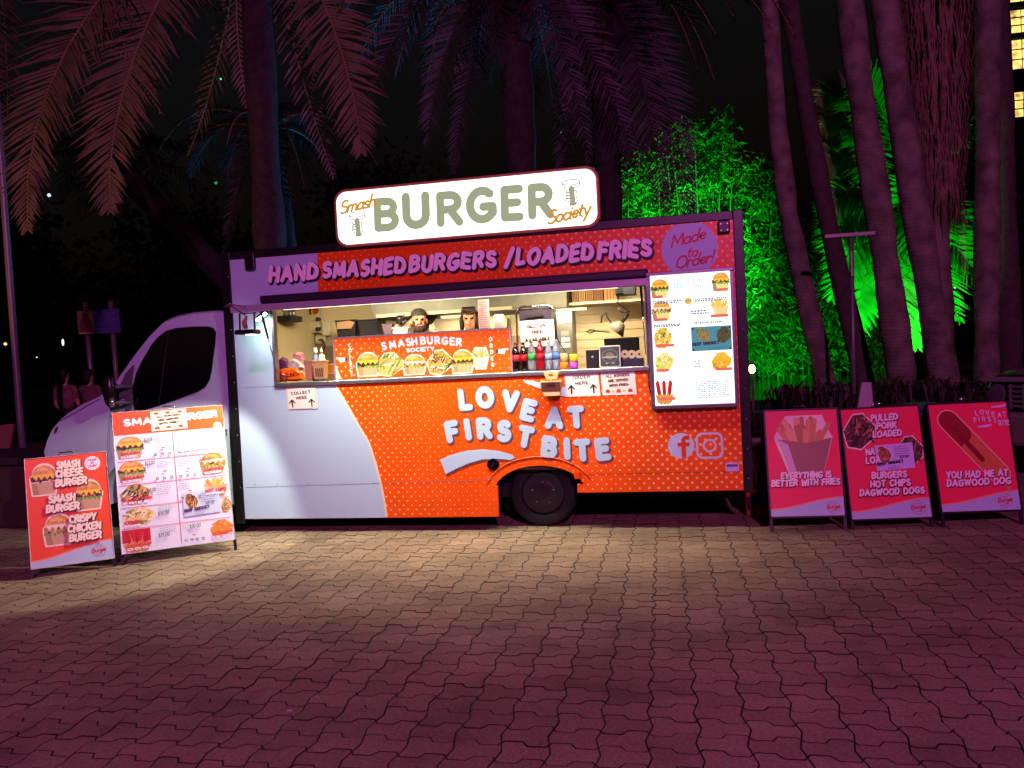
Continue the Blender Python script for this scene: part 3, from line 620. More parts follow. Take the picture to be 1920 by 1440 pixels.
# ------------------------------------------------------------------ dark trees far behind
FARL = mat('far_leaf', (30,36,24), .8, noise_amt=.4, noise_scale=1.0)
def far_tree(label, x, y, h, w_, seed):
    r = random.Random(seed); t = thing('far_tree', label, 'tree', (x, y, 0), 'dark trees far behind')
    tr_ = MB().tube([(x,y,0),(x+.2,y,h*.3),(x-.1,y,h*.6)], [.3,.24,.12], 8).build('trunk', BARK, t, smooth=True)
    cl = [Vector((x+r.uniform(-w_,w_)*.7, y+r.uniform(-w_,w_)*.5, h*r.uniform(.35,.95))) for _ in range(26)]; mb = MB()
    for k in range(3000):
        p = cl[k % 26]+Vector((r.gauss(0,.7), r.gauss(0,.7), r.gauss(0,.6))); u = Vector((r.gauss(0,1), r.gauss(0,1), r.gauss(0,1))).normalized()*.2; v = u.cross(Vector((r.gauss(0,1), r.gauss(0,1), r.gauss(0,1)))).normalized()*.13
        q = len(mb.v); mb.v += [tuple(p-u), tuple(p+v), tuple(p+u), tuple(p-v)]; mb.f.append((q,q+1,q+2,q+3)); mb.mi.append(0)
    mb.build('crown', FARL, t, fix=False)['kind'] = 'stuff'
for i, (x, y, h, w_) in enumerate(((-16,24,9,4),(-8,26,11,4.5),(-4,27,9,4),(17,62,9,4),(18,28,10,4.5),(-24,22,9,4))):
    far_tree(['dim tree mass behind the information panel','tall dim tree behind the cab','dim tree behind the roof sign','dim tree behind the young green palm','dim tree below the lit tower','dim tree at the far left edge'][i], x, y, h, w_, i+80)
# ------------------------------------------------------------------ lit tower
TX, TY = A(1886,60,70).x, 70.0
tw_ = thing('tower_block', 'tall tower with warm lit windows at the upper right edge', 'building', (TX+6, TY+5, 0))
twm = mat('tower_concrete', (30,32,34), .8); MB().box((TX-1.0,TY,0), (TX+14,TY+12,A(1886,-200,70).z)).build('wall', twm, tw_)
PANE = mat('lit_window_pane', (255,206,110), .3, emit=1.6, noise_amt=.75, noise_scale=1.6); PANED = mat('unlit_window_pane', (18,22,26), .1)
for (py0, py1, on) in ((18,64,1),(74,132,1),(172,222,1),(-50,6,1),(236,290,0),(300,350,0)):
    z1, z0 = A(1900,py0,70).z, A(1900,py1,70).z
    for cidx in range(4):
        xa = TX+.2+cidx*3.2; wdw = MB().box((xa,TY-.06,z0), (xa+3.0,TY-.002,z1)).build('window', mat('window_mullion', (16,14,12), .5), tw_)
        for rI in range(3):
            for cI in range(3):
                u0, v0 = xa+.1+cI*.97, z0+.08+rI*(z1-z0-.08)/3
                MB().box((u0,TY-.09,v0), (u0+.88,TY-.062,v0+(z1-z0)/3-.16)).build('pane', PANE if on else PANED, wdw)
    MB().box((TX-1.1,TY-.3,z0-.5), (TX+14,TY-.001,z0-.1)).build('floor_band', twm, tw_)
# ------------------------------------------------------------------ poles, panel, lamps, walkers
MET = mat('painted_pole', (120,112,112), .4, .3)
t = thing('lamp_post', 'slim pole standing at the far left edge', 'post', tuple(gr(40,935))); p0 = A(38,790,2.0); p1 = A(2,300,2.0); p0b = Vector((p0.x+.05, 2.0, 0)); t.location = p0b; t['_org'] = tuple(p0b)
MB().tube([p0b, p0, p1, p1+(p1-p0)*.35], [.055,.05,.045,.04], 10).build('pole', MET, t, smooth=True); MB().lathe([(.11,0),(.11,.03),(.06,.06)], tuple(p0b), 14).build('base_plate', MET, t)
# information panel on two posts
IY = 6.2; ti = thing('information_panel', 'blue information panel with a picture on two posts, left of the cab', 'information panel', (A(180,700,IY).x, IY, .3))
for pxt, pyt, pxb, pyb in ((160,566,176,760),(207,564,222,740)):
    a0, b0 = A(pxt,pyt,IY), A(pxb,pyb,IY); MB().tube([(b0.x,IY,.3), a0], .05, 10).build('post', MET, ti, smooth=True)
q = [A(144,584,IY-.07), A(222,578,IY-.07), A(226,624,IY-.07), A(148,627,IY-.07)]
def fi(u, v, d): p_ = (q[3]*(1-u)+q[2]*u)*(1-v)+(q[0]*(1-u)+q[1]*u)*v; return (p_.x, p_.y-d, p_.z)
pn = MB().prism([(0,0),(1,0),(1,1),(0,1)], lambda u,v: fi(u,v,0), lambda u,v: fi(u,v,-.02)).build('panel', ink((78,76,130)), ti)
a = Art(fi); a.rect(.0,.0,.38,1,(150,120,80)); a.lift(.002); a.poly([(.04,.08),(.34,.08),(.34,.5),(.26,.72),(.12,.72),(.04,.5)], (120,60,60)); a.circ(.19,.78,.06,(60,44,36),14,.12); a.rect(.02,.01,.36,.07,(190,170,130))
greek(a, .44,.95,.84,7,.075,(150,140,190),.012,4); a.build('panel_print', pn)
# garden lamp that glows by the rear corner of the truck
gl_ = A(1410,692,7.4); t = thing('garden_lamp', 'small glowing garden lamp beside the rear edge of the truck', 'lamp', (gl_.x, 7.4, 0))
MB().tube([(gl_.x,7.4,-.1), (gl_.x,7.4,gl_.z-.08)], .03, 8).build('post', BARKW, t); MB().ell(gl_, (.06,.06,.085), 12, 8).build('glass_globe', mat('warm_globe_lit', (255,214,130), .3, emit=16), t, smooth=True); MB().lathe([(.09,gl_.z+.085),(.02,gl_.z+.13)], (gl_.x,7.4,0), 10).build('hood', MET, t)
# small far lamps
for i, (px, py, c, s_) in enumerate(((92,366,(190,220,255),.11),(414,148,(60,230,150),.06),(405,343,(60,230,150),.10),(118,642,(255,255,255),.07),(10,645,(255,220,110),.10),(69,670,(255,240,220),.04),(1052,249,(240,255,255),.04),(1783,540,(255,220,170),.05),(1790,540,(255,220,170),.05))):
    s_ *= .62; p = A(px, py, 20); lb = ['white lamp seen below the left fronds','tiny green lamp high behind the palms','green lamp behind the palm trunk above the cab','white slit of light left of the information panel','yellow lamp at the far left edge','tiny lamp left of the information panel','tiny white lamp above the roof sign','left one of two tiny lamps beyond the palm trunks','right one of two tiny lamps beyond the palm trunks'][i]
    t = thing('distant_lamp', lb, 'lamp', tuple(p), 'small lamps far in the park')
    MB().ell(p, (s_, s_, s_*(1 if i != 3 else 3.2)), 8, 6).build('globe', mat('far_lamp%d' % i, c, .3, emit=1.6), t, smooth=True); MB().box((p.x-s_*.9,p.y,p.z+s_*(1 if i != 3 else 3.2)), (p.x+s_*.9,p.y+.1,p.z+s_*(1 if i != 3 else 3.2)+.05)).build('hood', MET, t)
# T-shaped post
Yt = 5.2; pt, pbm = A(1596,445,Yt), A(1600,760,Yt); t = thing('t_bar_post', 'tall post with a flat cross bar, right of the truck', 'post', (pbm.x, Yt, 0))
MB().tube([(pbm.x,Yt,0), pt], .035, 8).build('post', MET, t, smooth=True); l_, r_2 = A(1545,444,Yt), A(1641,437,Yt); MB().bar(l_, r_2, .09, .065).build('cross_bar', MET, t, bevel=.01)
u0 = A(1595,472,Yt-.05); u1 = A(1597,518,Yt-.05); MB().bar(u0, u1, .055, .02).build('control_strip', mat('strip_white', (190,180,186), .4), t)
a = Art(lambda u, v, d: (u0.x+u*.02, Yt-.062-d, u1.z+v*(u0.z-u1.z))); [a.rect(-.6,.12+.1*k,.6,.16+.1*k,(90,80,90)) for k in range(4)]; a.build('strip_print', t)
# white tapered marker and bin behind the boards
p = A(1620,760,2.2); t = thing('tapered_marker', 'pale tapered marker board behind the pulled pork board', 'marker', (p.x, 2.2, 0))
tt, tb = A(1624,717,2.2), A(1616,770,2.2); MB().prism([(tb.x-.24,0),(tb.x+.19,0),(tt.x+.06,tt.z),(tt.x-.05,tt.z)], lambda u,v:(u,2.2,v), lambda u,v:(u,2.3,v)).build('marker_board', mat('marker_white', (170,160,160), .5), t, bevel=.01); MB().box((tb.x-.3,2.12,0), (tb.x+.26,2.4,.05)).build('foot', MET, t)
px0, px1 = A(1728,880,1.0).x, A(1764,880,1.0).x; bz = A(1740,755,1.0).z
t = thing('wheelie_bin', 'blue wheelie bin between two of the red boards', 'bin', ((px0+px1)/2, 1.3, 0))
mb = MB(); mb.add([(px0+.02,1.05,.06),(px1+.08,1.05,.06),(px1+.08,1.5,.06),(px0+.02,1.5,.06),(px0-.03,1.0,bz-.1),(px1+.12,1.0,bz-.1),(px1+.12,1.56,bz-.1),(px0-.03,1.56,bz-.1)], [(0,3,2,1),(4,5,6,7),(0,1,5,4),(1,2,6,5),(2,3,7,6),(3,0,4,7)]); bn = mb.build('bin_body', mat('blue_bin', (24,36,84), .45), t, bevel=.02); MB().box((px0-.05,.97,bz-.1), (px1+.14,1.6,bz-.03)).build('lid', mat('blue_bin_lid', (20,30,70), .45), t, bevel=.02)
for xx in (px0+.02, px1+.06): MB().lathe([(.09,-.03),(.09,.03)], (xx,1.5,.09), 14, axis='x').build('wheel', mat('tyre_rubber', (20,20,21), .85), t)
lb0, lb1 = A(1735,862,.99), A(1750,902,.99); fb_ = lambda u, v, d: (lb0.x+u*(lb1.x-lb0.x)+.01*(1-v), 1.02-d-.03*v, lb1.z+v*(lb0.z-lb1.z)); a = Art(fb_, .03); a.rect(0,0,1,1,(206,200,180)); a.lift(.002); a.rect(0,.25,1,.45,(30,40,60)); a.text('77', (.15,.5),(.85,.52),.35,.22,(20,24,30)); a.build('bin_sticker', bn)
# crates, bucket, pole and broom at the rear corner
OC = mat('terracotta_crate', (150,66,34), .6, noise_amt=.15)
for i, (x0, x1, y0, y1, Y, lb) in enumerate(((1398,1442,918,966,.62,'lower terracotta crate behind the fries board'),(1402,1442,876,914,.66,'upper terracotta crate behind the fries board'))):
    p_, q_ = A(x0,y0,Y), A(x1,y1,Y); zb = max(0.0, q_.z if i else 0.0); t = thing('storage_crate', lb, 'crate', ((p_.x+q_.x)/2, Y+.2, zb), 'stacked crates by the rear corner')
    z0_ = .0 if i == 0 else crate_top+.004
    MB().box((p_.x,Y,z0_), (q_.x+.1,Y+.42,p_.z-.03)).build('crate_body', OC, t, bevel=.012); MB().box((p_.x-.012,Y-.012,p_.z-.03), (q_.x+.112,Y+.432,p_.z)).build('lid', mat('crate_lid', (214,120,60), .6), t, bevel=.008); crate_top = p_.z
    for zz_ in (.35,.7): MB().box((p_.x+.01,Y-.006,z0_+(p_.z-.03-z0_)*zz_), (q_.x+.09,Y,z0_+(p_.z-.03-z0_)*zz_+.012)).build('rib', OC, t)
ct = crate_top+.004
p_ = A(1407,850,.75); t = thing('bucket', 'pale bucket standing on the crates by the truck corner', 'bucket', (p_.x, .78, ct)); MB().lathe([(.06,ct),(.085,ct+.20),(.092,ct+.205),(.092,ct+.215)], (p_.x,.80,0), 18).build('bucket_body', mat('bucket_cream', (200,190,160), .5), t, smooth=True); MB().tube([(p_.x-.09,.8,ct+.2),(p_.x-.05,.72,ct+.17),(p_.x+.05,.72,ct+.17),(p_.x+.09,.8,ct+.2)], .005, 5).build('handle', MET, t)
t0, t1 = A(1396,764,.58), A(1414,872,.6); t = thing('broom', 'pale broom stick leaning beside the truck corner', 'broom', (t1.x, .6, 0)); MB().tube([t0+Vector((.03,0,.012)), t0, t0.lerp(t1,.5), t1, t1+(t1-t0)*.55], .015, 8).build('stick', mat('stick_pale', (190,172,160), .5), t, smooth=True)
bt = t1+(t1-t0)*.55; MB().box((bt.x-.12,bt.y-.03,max(0.0,bt.z-.12)), (bt.x+.12,bt.y+.03,bt.z)).build('head', mat('broom_head', (40,34,30), .9), t); t.location.z = 0
p_ = A(1426,846,.95); t = thing('plant_pot', 'grey tapered pot behind the crates', 'pot', (p_.x, 1.3, 0)); MB().lathe([(.12,0),(.17,A(1426,826,1.2).z),(.18,A(1426,824,1.2).z),(.15,A(1426,826,1.2).z)], (p_.x+.05,1.3,0), 18).build('pot_body', mat('grey_pot', (130,118,112), .7), t, smooth=True)
MB().lathe([(.14,0),(.14,.015)], (p_.x+.05,1.3,A(1426,830,1.2).z-.02), 14).build('soil', mat('soil', (40,30,24), .9), t)
# railing by the pond
t = thing('pond_railing', 'dark iron railing by the pond behind the truck corner', 'railing', tuple(A(1420,800,3.2)*1)); rx0_, rx1_ = 5.55, 7.6; rz_ = A(1420,772,3.2).z; t.location = (6.5,3.2,0); t['_org'] = (6.5,3.2,0)
IRON = mat('dark_iron', (24,26,26), .5, .4)
for k in range(14): xx = rx0_+k*(rx1_-rx0_)/13; MB().bar((xx,3.2,0), (xx,3.2,rz_), .018, .018).build('baluster', IRON, t)
for zz_ in (.12, rz_): MB().bar((rx0_,3.2,zz_), (rx1_,3.2,zz_), .035, .03).build('rail', IRON, t)
# planter wall at the left edge
p_ = A(0,856,.35); t = thing('planter_wall', 'dark brown planter box at the left edge behind the first board', 'planter', (-3.6,.9,0))
wx1 = A(50,900,.3).x; wz = A(20,858,.3).z
MB().box((-6.5,.3,0), (wx1,1.5,wz-.09)).build('planter_side', mat('planter_brown', (62,44,38), .8, noise_amt=.2), t, bevel=.02); MB().box((-6.55,.25,wz-.09), (wx1+.03,1.55,wz)).build('coping', mat('planter_coping', (44,34,34), .8), t, bevel=.015)
MB().box((-6.4,.4,wz), (wx1-.1,1.4,wz+.012)).build('soil', mat('soil', (40,30,24), .9), t)
p_ = A(18,820,1.7); t = thing('bench', 'tan bench back seen at the left edge beyond the planter', 'bench', (A(10,830,2.6).x, 2.6, 0)); bx_ = A(24,795,2.6)
MB().prism([(bx_.x-1.0,.75),(bx_.x-.12,.75),(bx_.x+.0,bx_.z),(bx_.x-.14,bx_.z),(bx_.x-.9,1.0)], lambda u,v:(u,2.6,v), lambda u,v:(u,2.66,v)).build('backrest', mat('bench_tan', (150,104,80), .7), t, bevel=.01); MB().box((bx_.x-1.2,2.2,.42), (bx_.x-.1,2.6,.47)).build('seat', mat('bench_tan', (150,104,80), .7), t)
for xx in (bx_.x-1.1, bx_.x-.25): MB().box((xx,2.3,0), (xx+.06,2.66,.42)).build('leg', MET, t)
# ================================================================== the food truck
def smooth_by_angle(o, deg=35):
    o.data.shade_smooth(); o.data.set_sharp_from_angle(angle=R_(deg)); return o
def T(px, py, Y=0.0): p = at(px, py, Y); return (p.x, p.z)
def tp(u, v, d): return (u, -d, v)
def TL(pts): return [T(*p) for p in pts]

BLACKM = mat('black_powder_coat', (22,22,24), 0.38, bump=.08, bump_scale=200)
ALU = mat('brushed_aluminium', (178,178,182), 0.32, 0.9, noise_amt=.12, noise_scale=20)
STEEL = mat('stainless_steel', (170,168,160), 0.36, 0.85, noise_amt=.15, noise_scale=12)
RUBBER = mat('tyre_rubber', (20,20,21), 0.85, bump=.2)
VANW = mat('pale_blue_van_paint', (186,207,216), 0.22, coat=.6, noise_amt=.03, noise_scale=4)
GLASS = mat('dark_tinted_glass', (9,11,14), 0.04, spec=.6)
CHROME = mat('chrome', (215,215,220), 0.08, 1.0)
GREYP = mat('grey_plastic', (96,98,102), 0.5, bump=.05)
DARKP = mat('dark_plastic', (28,29,32), 0.45)

# printed wrap: orange with a halftone of pale dots that swell towards both ends
wrap = bpy.data.materials.new('orange_halftone_wrap'); wrap.use_nodes = True
n = wrap.node_tree; b = n.nodes['Principled BSDF']; b.inputs['Roughness'].default_value = 0.33; b.inputs['Specular IOR Level'].default_value = .4
def nd(t, **k):
    o = n.nodes.new(t)
    for a, v in k.items(): setattr(o, a, v)
    return o
def mth(op, a, bb=None, c=None):
    o = nd('ShaderNodeMath', operation=op)
    for i, v in enumerate((a, bb, c)):
        if v is None: continue
        if isinstance(v, (int, float)): o.inputs[i].default_value = v
        else: n.links.new(v, o.inputs[i])
    return o.outputs[0]
geo = nd('ShaderNodeNewGeometry'); sp = nd('ShaderNodeSeparateXYZ'); n.links.new(geo.outputs['Position'], sp.inputs[0])
X, Z = sp.outputs[0], sp.outputs[2]
k = 1/0.066/math.sqrt(2)*math.sqrt(2)
ua = mth('MULTIPLY', mth('ADD', X, Z), 0.7071*k*1.0); vb = mth('MULTIPLY', mth('SUBTRACT', X, Z), 0.7071*k*1.0)
fu = mth('SUBTRACT', mth('FRACT', ua), .5); fv = mth('SUBTRACT', mth('FRACT', vb), .5)
dist = mth('SQRT', mth('ADD', mth('MULTIPLY', fu, fu), mth('MULTIPLY', fv, fv)))
away = mth('ABSOLUTE', mth('SUBTRACT', mth('ADD', X, mth('MULTIPLY', mth('SUBTRACT', Z, 1.0), .35)), 2.75))
rad = mth('ADD', mth('MULTIPLY', mth('MINIMUM', mth('MULTIPLY', away, .55), 1.0), .145), .055)
fac = nd('ShaderNodeMapRange'); n.links.new(mth('SUBTRACT', rad, dist), fac.inputs[0]); fac.inputs[1].default_value = -.03; fac.inputs[2].default_value = .03
mx = nd('ShaderNodeMix', data_type='RGBA'); n.links.new(fac.outputs[0], mx.inputs[0])
mx.inputs[6].default_value = (*lin((244,90,5)), 1); mx.inputs[7].default_value = (*lin((250,200,140)), 1)
gr_ = nd('ShaderNodeTexNoise'); gr_.inputs['Scale'].default_value = 2.2; gr_.inputs['Detail'].default_value = 7; n.links.new(geo.outputs['Position'], gr_.inputs['Vector'])
gm = nd('ShaderNodeMapRange'); n.links.new(gr_.outputs['Fac'], gm.inputs[0]); gm.inputs[1].default_value = .3; gm.inputs[2].default_value = .7; gm.inputs[3].default_value = .88; gm.inputs[4].default_value = 1.04
gs = nd('ShaderNodeVectorMath', operation='SCALE'); n.links.new(mx.outputs[2], gs.inputs[0]); n.links.new(gm.outputs[0], gs.inputs['Scale']); n.links.new(gs.outputs[0], b.inputs['Base Color'])
gq = nd('ShaderNodeMapRange'); n.links.new(gr_.outputs['Fac'], gq.inputs[0]); gq.inputs[3].default_value = .22; gq.inputs[4].default_value = .5; n.links.new(gq.outputs[0], b.inputs['Roughness'])

truck = thing('food_truck', 'orange and pale blue burger food truck with an open serving hatch', 'food truck', (2.6, 1.0, 0))
XL, XR, ZT = -0.02, 5.29, 3.0
SILL = 1.60; OPL, OPR, OPT = 0.43, 4.45, 2.46
archp = [(2.845,.47)] + [(3.28+.47*math.cos(R_(a)), .40+.27*math.sin(R_(a))) for a in range(165, 14, -10)] + [(3.671,.47)]
low = [(XL,.15),(2.845,.15)] + archp + [(3.671,.385),(XR,.385),(XR,SILL),(XL,SILL)]
F0 = lambda u, v: (u, 0.0, v); F1 = lambda u, v: (u, .045, v)
panel = MB().prism(low, F0, F1).build('side_panel', wrap, truck)
fascia = MB().prism([(XL,OPT),(XR,OPT),(XR,ZT),(XL,ZT)], F0, F1).build('fascia_panel', wrap, truck)
pill = MB().prism([(XL,SILL),(OPL,SILL),(OPL,OPT),(XL,OPT)], F0, F1).build('pillar_panel', ink(LBLUE), truck)
pilr = MB().prism([(OPR,SILL),(XR,SILL),(XR,OPT),(OPR,OPT)], F0, F1).build('pillar_panel', wrap, truck)
# pale blue field at the front of the wrap, with a thin cream edge
a = Art(tp, .0008)
edge = TL([(626,718),(650,760),(668,792),(690,830),(703,870),(713,910),(720,945),(723,968)])
edge[0] = (edge[0][0], SILL-.002); edge[-1] = (edge[-1][0], .152)
a.poly([(XL+.001,.152)] + [(x+.022, z) for x, z in edge[::-1]] + [(XL+.001,SILL-.002)], (246,226,170))
a.lift(.0004).poly([(XL+.001,.152)] + edge[::-1] + [(XL+.001,SILL-.002)], LBLUE)
a.build('blue_wrap', panel)
a = Art(tp, .0008); fe = T(594,510)[0]
a.poly([(XL+.001,OPT+.002),(fe,OPT+.002),(fe+.015,ZT-.002),(XL+.001,ZT-.002)], LBLUE); a.build('blue_wrap', fascia)
# LOVE AT FIRST BITE
a = Art(tp, .0022)
def letters(rows, cols, hgt, wt):
    for c, off, grow in cols:
        for ch, px, py, rot in rows:
            cx, cz = T(px+off[0], py+off[1]); gw, st = G[ch]; cs, sn = math.cos(R_(rot)), math.sin(R_(rot))
            for pl in st:
                q = [((u-gw/2)*hgt*.95, (v-.5)*hgt) for u, v in pl]
                a.line([(cx+u*cs-v*sn, cz+u*sn+v*cs) for u, v in q], wt+grow, c)
        a.lift(.0005)
LOVE = [('L',872,749,4),('O',909,745,6),('V',957,752,-8),('E',991,769,-16),('A',1039,783,-4),('T',1080,782,2),
        ('F',848,809,8),('I',877,805,6),('R',908,803,2),('S',945,808,-6),('T',985,819,-14),('B',1030,838,-8),('I',1063,841,0),('T',1092,844,2),('E',1130,842,5)]
letters(LOVE, [((96,70,78),(2.6,3.2),.012), (LBLUE,(0,0),0)], .165, .068)
sw = TL([(825,862),(845,853),(875,845),(905,842),(935,845),(960,852),(966,858),(958,862),(930,860),(905,861),(880,868),(855,879),(836,889)])
a.poly([(x+.012, z-.018) for x, z in sw], (96,70,78)); a.lift().poly(sw, LBLUE)
sw2 = TL([(981,712),(1000,714),(1030,722),(1062,726),(1062,745),(1030,736),(1005,726),(985,718)])
a.lift().poly(sw2, LBLUE); a.build('slogan_lettering', panel)
# social media marks
a = Art(tp, .0012); PALE = (190,206,226); fx, fz = T(1277,836); r = .127
a.circ(fx, fz, r, PALE, 32)
dotless = ink((214,66,12))
a.lift().poly([(fx+r*.02,fz-r*.98),(fx+r*.36,fz-r*.93),(fx+r*.36,fz-r*.02),(fx+r*.02,fz-r*.02)], dotless)
a.poly([(fx-r*.26,fz-r*.05),(fx+r*.62,fz-r*.05),(fx+r*.68,fz+r*.25),(fx-r*.26,fz+r*.25)], dotless)
a.line([(fx+r*.19,fz)]+[(fx+r*.45+r*.26*math.cos(R_(t)), fz+r*.38+r*.26*math.sin(R_(t))) for t in range(180, 70, -15)]+[(fx+r*.66,fz+r*.62)], r*.32, dotless, caps=False)
a.build('round_letter_logo', panel)
a = Art(tp, .0012); gx, gz = T(1330.5,835.5); s_ = .118
rr = lambda s, q: arc(gx+s-q,gz+s-q,q,q,0,90,6)+arc(gx-s+q,gz+s-q,q,q,90,180,6)+arc(gx-s+q,gz-s+q,q,q,180,270,6)+arc(gx+s-q,gz-s+q,q,q,270,360,6)
pl = rr(s_, .05); a.line(pl+[pl[0]], .022, PALE); a.ring(gx, gz, .056, .021, PALE, 28); a.circ(gx+.068, gz+.068, .013, PALE, 12)
a.build('camera_logo', panel)
# fascia lettering
a = Art(tp, .0022); FL = (226,190,214)
def bl(px): return T(px, 531 - (px-504)*(49/717.0))
for wd, x0, x1 in (('HAND',503,597),('SMASHED',603,761),('BURGERS',766,931),('/',945,962),('LOADED',966,1113),('FRIES',1119,1222)):
    p0, p1 = bl(x0), bl(x1)
    comic(a, wd, p0, p1, .185, fill=(250,240,240), sh=(44,20,44), wt=.25, shear=.18, off=(.08,-.10), space=.42)
a.build('fascia_lettering', fascia)
a = Art(tp, .0022); mx_, mz_ = T(1293,467); rb = .262
a.poly([(mx_+(rb+.012*(i % 2))*math.cos(R_(i*4.5)), min(ZT-.004, mz_+(rb+.012*(i % 2))*math.sin(R_(i*4.5)))) for i in range(80)], LBLUE)
a.lift()
for wd, xa, ya, xb, yb, hh in (('Made',1258,466,1324,448,.125),('to',1287,484,1308,481,.11),('Order!',1266,506,1338,492,.125)):
    a.text(wd, T(xa,ya), T(xb,yb), hh, .13, (196,40,44), shear=.35, space=.1)
a.build('round_badge', fascia)
# seams, sticker, fuel cap, marker light
a = Art(tp, .0034)
for p, q in (((460,914),(930,899)),((1083,890),(1386,884)),((462,727),(516,724))):
    a.line([T(*p), T(*q)], .004, (120,40,14) if p[0] > 1000 else (120,130,132), caps=False)
a.build('panel_seam', panel)
a = Art(tp, .003); p0 = T(1361,885); p1 = T(1385,867); a.rrect(p0[0],p0[1],p1[0],p1[1],.012,(206,186,230)); a.lift().rect(p0[0]+.01,p0[1]+.05,p1[0]-.01,p0[1]+.075,(110,70,150)); a.build('maker_sticker', panel)
cx, cz = T(925,871)
fc = MB().lathe([(.064,.0),(.064,.012),(.05,.016),(.046,.008),(.03,.008),(.026,.02),(0.0,.022)], (cx,0,cz), 24, axis='y').build('fuel_cap', mat('black_gloss', (14,14,15), .2), truck)
MB().bar((cx-.02,-.024,cz-.02), (cx+.02,-.024,cz+.02), .012, .008).build('cap_grip', CHROME, fc)
cx, cz = T(1083,892)
MB().box((cx-.035,-.03,cz-.03), (cx+.03,0,cz+.045)).build('marker_light', mat('orange_lens', (225,70,20), .2), truck, bevel=.008)
mb = MB(); mb.tube([T3 for T3 in [(3.28+.56*math.cos(R_(t)), -.004, .40+.36*math.sin(R_(t))) for t in range(165, 14, -8)]], .007, 6); mb.build('wheel_arch_bead', mat('orange_bead', (235,120,60), .35), truck, smooth=True)
for px, py in ((478,908),(520,908),(580,906),(640,908),(700,905),(790,905),(860,903),(1120,884),(1200,882),(1290,880),(1370,878)):
    cx, cz = T(px, py); MB().lathe([(.007,0),(.006,.003),(.002,.005)], (cx,-.004,cz), 8, axis='y').build('panel_rivet', ALU, panel)
# corner and roof trims, rivets
mb = MB().box((-.135,-.006,.10), (XL-.002,.06,3.09)); trimL = mb.build('corner_trim', BLACKM, truck, bevel=.006)
trimR = MB().box((XR+.002,-.006,.36), (5.385,.06,3.09)).build('corner_trim', BLACKM, truck, bevel=.006)
MB().box((XL,-.012,ZT+.002), (XR,.06,3.088)).build('roof_trim', BLACKM, truck, bevel=.006)
rv = MB().lathe([(.008,0),(.007,.004),(.002,.006)], (0,0,0), 8, axis='y')
for tr, x in ((trimL,-.05),(trimR,5.34)):
    for kz in range(9):
        q = MB(); q.v = [(v[0]+x, v[1]-.006, v[2]+.5+kz*.29) for v in rv.v]; q.f = list(rv.f); q.mi = list(rv.mi); q.build('rivet', ALU, tr)
# box shell: roof, end walls, back wall, floor, ceiling
INT = mat('cream_wall_lining', (214,198,156), 0.5, noise_amt=.06, noise_scale=3)
MB().box((-.13,.06,3.0), (5.38,2.2,3.08)).build('roof', mat('roof_white', (200,200,200), .5), truck)
MB().box((-.13,.062,.45), (-.08,2.2,3.0)).build('front_wall', INT, truck)
MB().box((5.33,.062,.45), (5.38,2.2,3.0)).build('rear_wall', INT, truck)
MB().box((-.08,2.15,.45), (5.33,2.2,3.0)).build('back_wall', INT, truck)
MB().box((-.08,.062,.62), (5.33,2.15,.70)).build('floor_deck', mat('deck', (70,70,72), .6), truck)
MB().box((-.08,.062,2.86), (5.33,2.15,2.9)).build('ceiling', mat('ceiling_lining', (214,206,180), .5), truck)
MB().box((-.12,2.16,.16), (5.37,2.2,.449)).build('leak_block_skirt', ink(LBLUE), truck)  # unseen far-side skirt, added to stop green light leaking under the truck
MB().box((-.08,.3,.30), (5.33,2.0,.45)).build('chassis', mat('chassis_black', (10,10,10), .8), truck)
# interior fit-out
tile = mat('grey_steel_wall', (150,138,116), 0.4, .3, noise_amt=.1, noise_scale=5)
x0, z0 = T(545,716,2.1); x1 = T(1075,600,2.1)[0]
MB().box((-.078,2.13,.7), (T(548,640,2.1)[0],2.146,2.855)).build('wall_lining_panel', mat('brown_steel_wall', (128,108,80), .45, .2, noise_amt=.1), truck)
p = T(560,652,2.1); MB().box((T(549,640,2.1)[0],2.125,.7), (T(1048,640,2.1)[0],2.145,p[1])).build('splashback', tile, truck)
hA = T(714,565,1.9); hB = T(735,600,1.9); hC = T(1075,540,1.9)
hood = MB().prism([(hB[0], T(735,598,1.5)[1]), (T(1068,600,1.5)[0], T(735,598,1.5)[1]), (T(1068,560,1.5)[0], 2.855), (hA[0]-.02, 2.855)], lambda u, v: (u, 1.25+.1*(v-2.2), v), lambda u, v: (u, 2.12, v)).build('range_hood', mat('hood_steel', (84,84,76), .55, .4, noise_amt=.2, noise_scale=6), truck)
zz = T(800,587,1.2)[1]
MB().box((hB[0]+.05,1.20,zz-.02), (T(960,580,1.2)[0],1.235,zz+.02)).build('docket_rail', mat('rail_white', (150,144,126), .4), truck)
zc = T(800,600,2.0)[1]
for j, (xa, xb) in enumerate(((806,860),(862,905),(905,950))):
    MB().box((T(xa,600,2.0)[0],2.06,1.6), (T(xb,600,2.0)[0]-.01,2.12,zc-.03)).build('cupboard_door', mat('cream_laminate', (206,194,160), .45), truck)
hzb = T(735,598,1.5)[1]
for hx in (2.2, 3.4):  # unseen fill lamps added under the hood to brighten the wall behind
    MB().box((hx-.3,1.5,hzb-.03), (hx+.3,1.6,hzb-.002)).build('added_hood_fill', mat('hood_fill_glow', (255,226,170), .4, emit=1.6), hood)
    lamp('hood_fill_light', 'AREA', (hx,1.55,hzb-.04), (hx,2.0,1.0), 26, (1.0,.82,.54), shape='RECTANGLE', size=.6, size_y=.1)
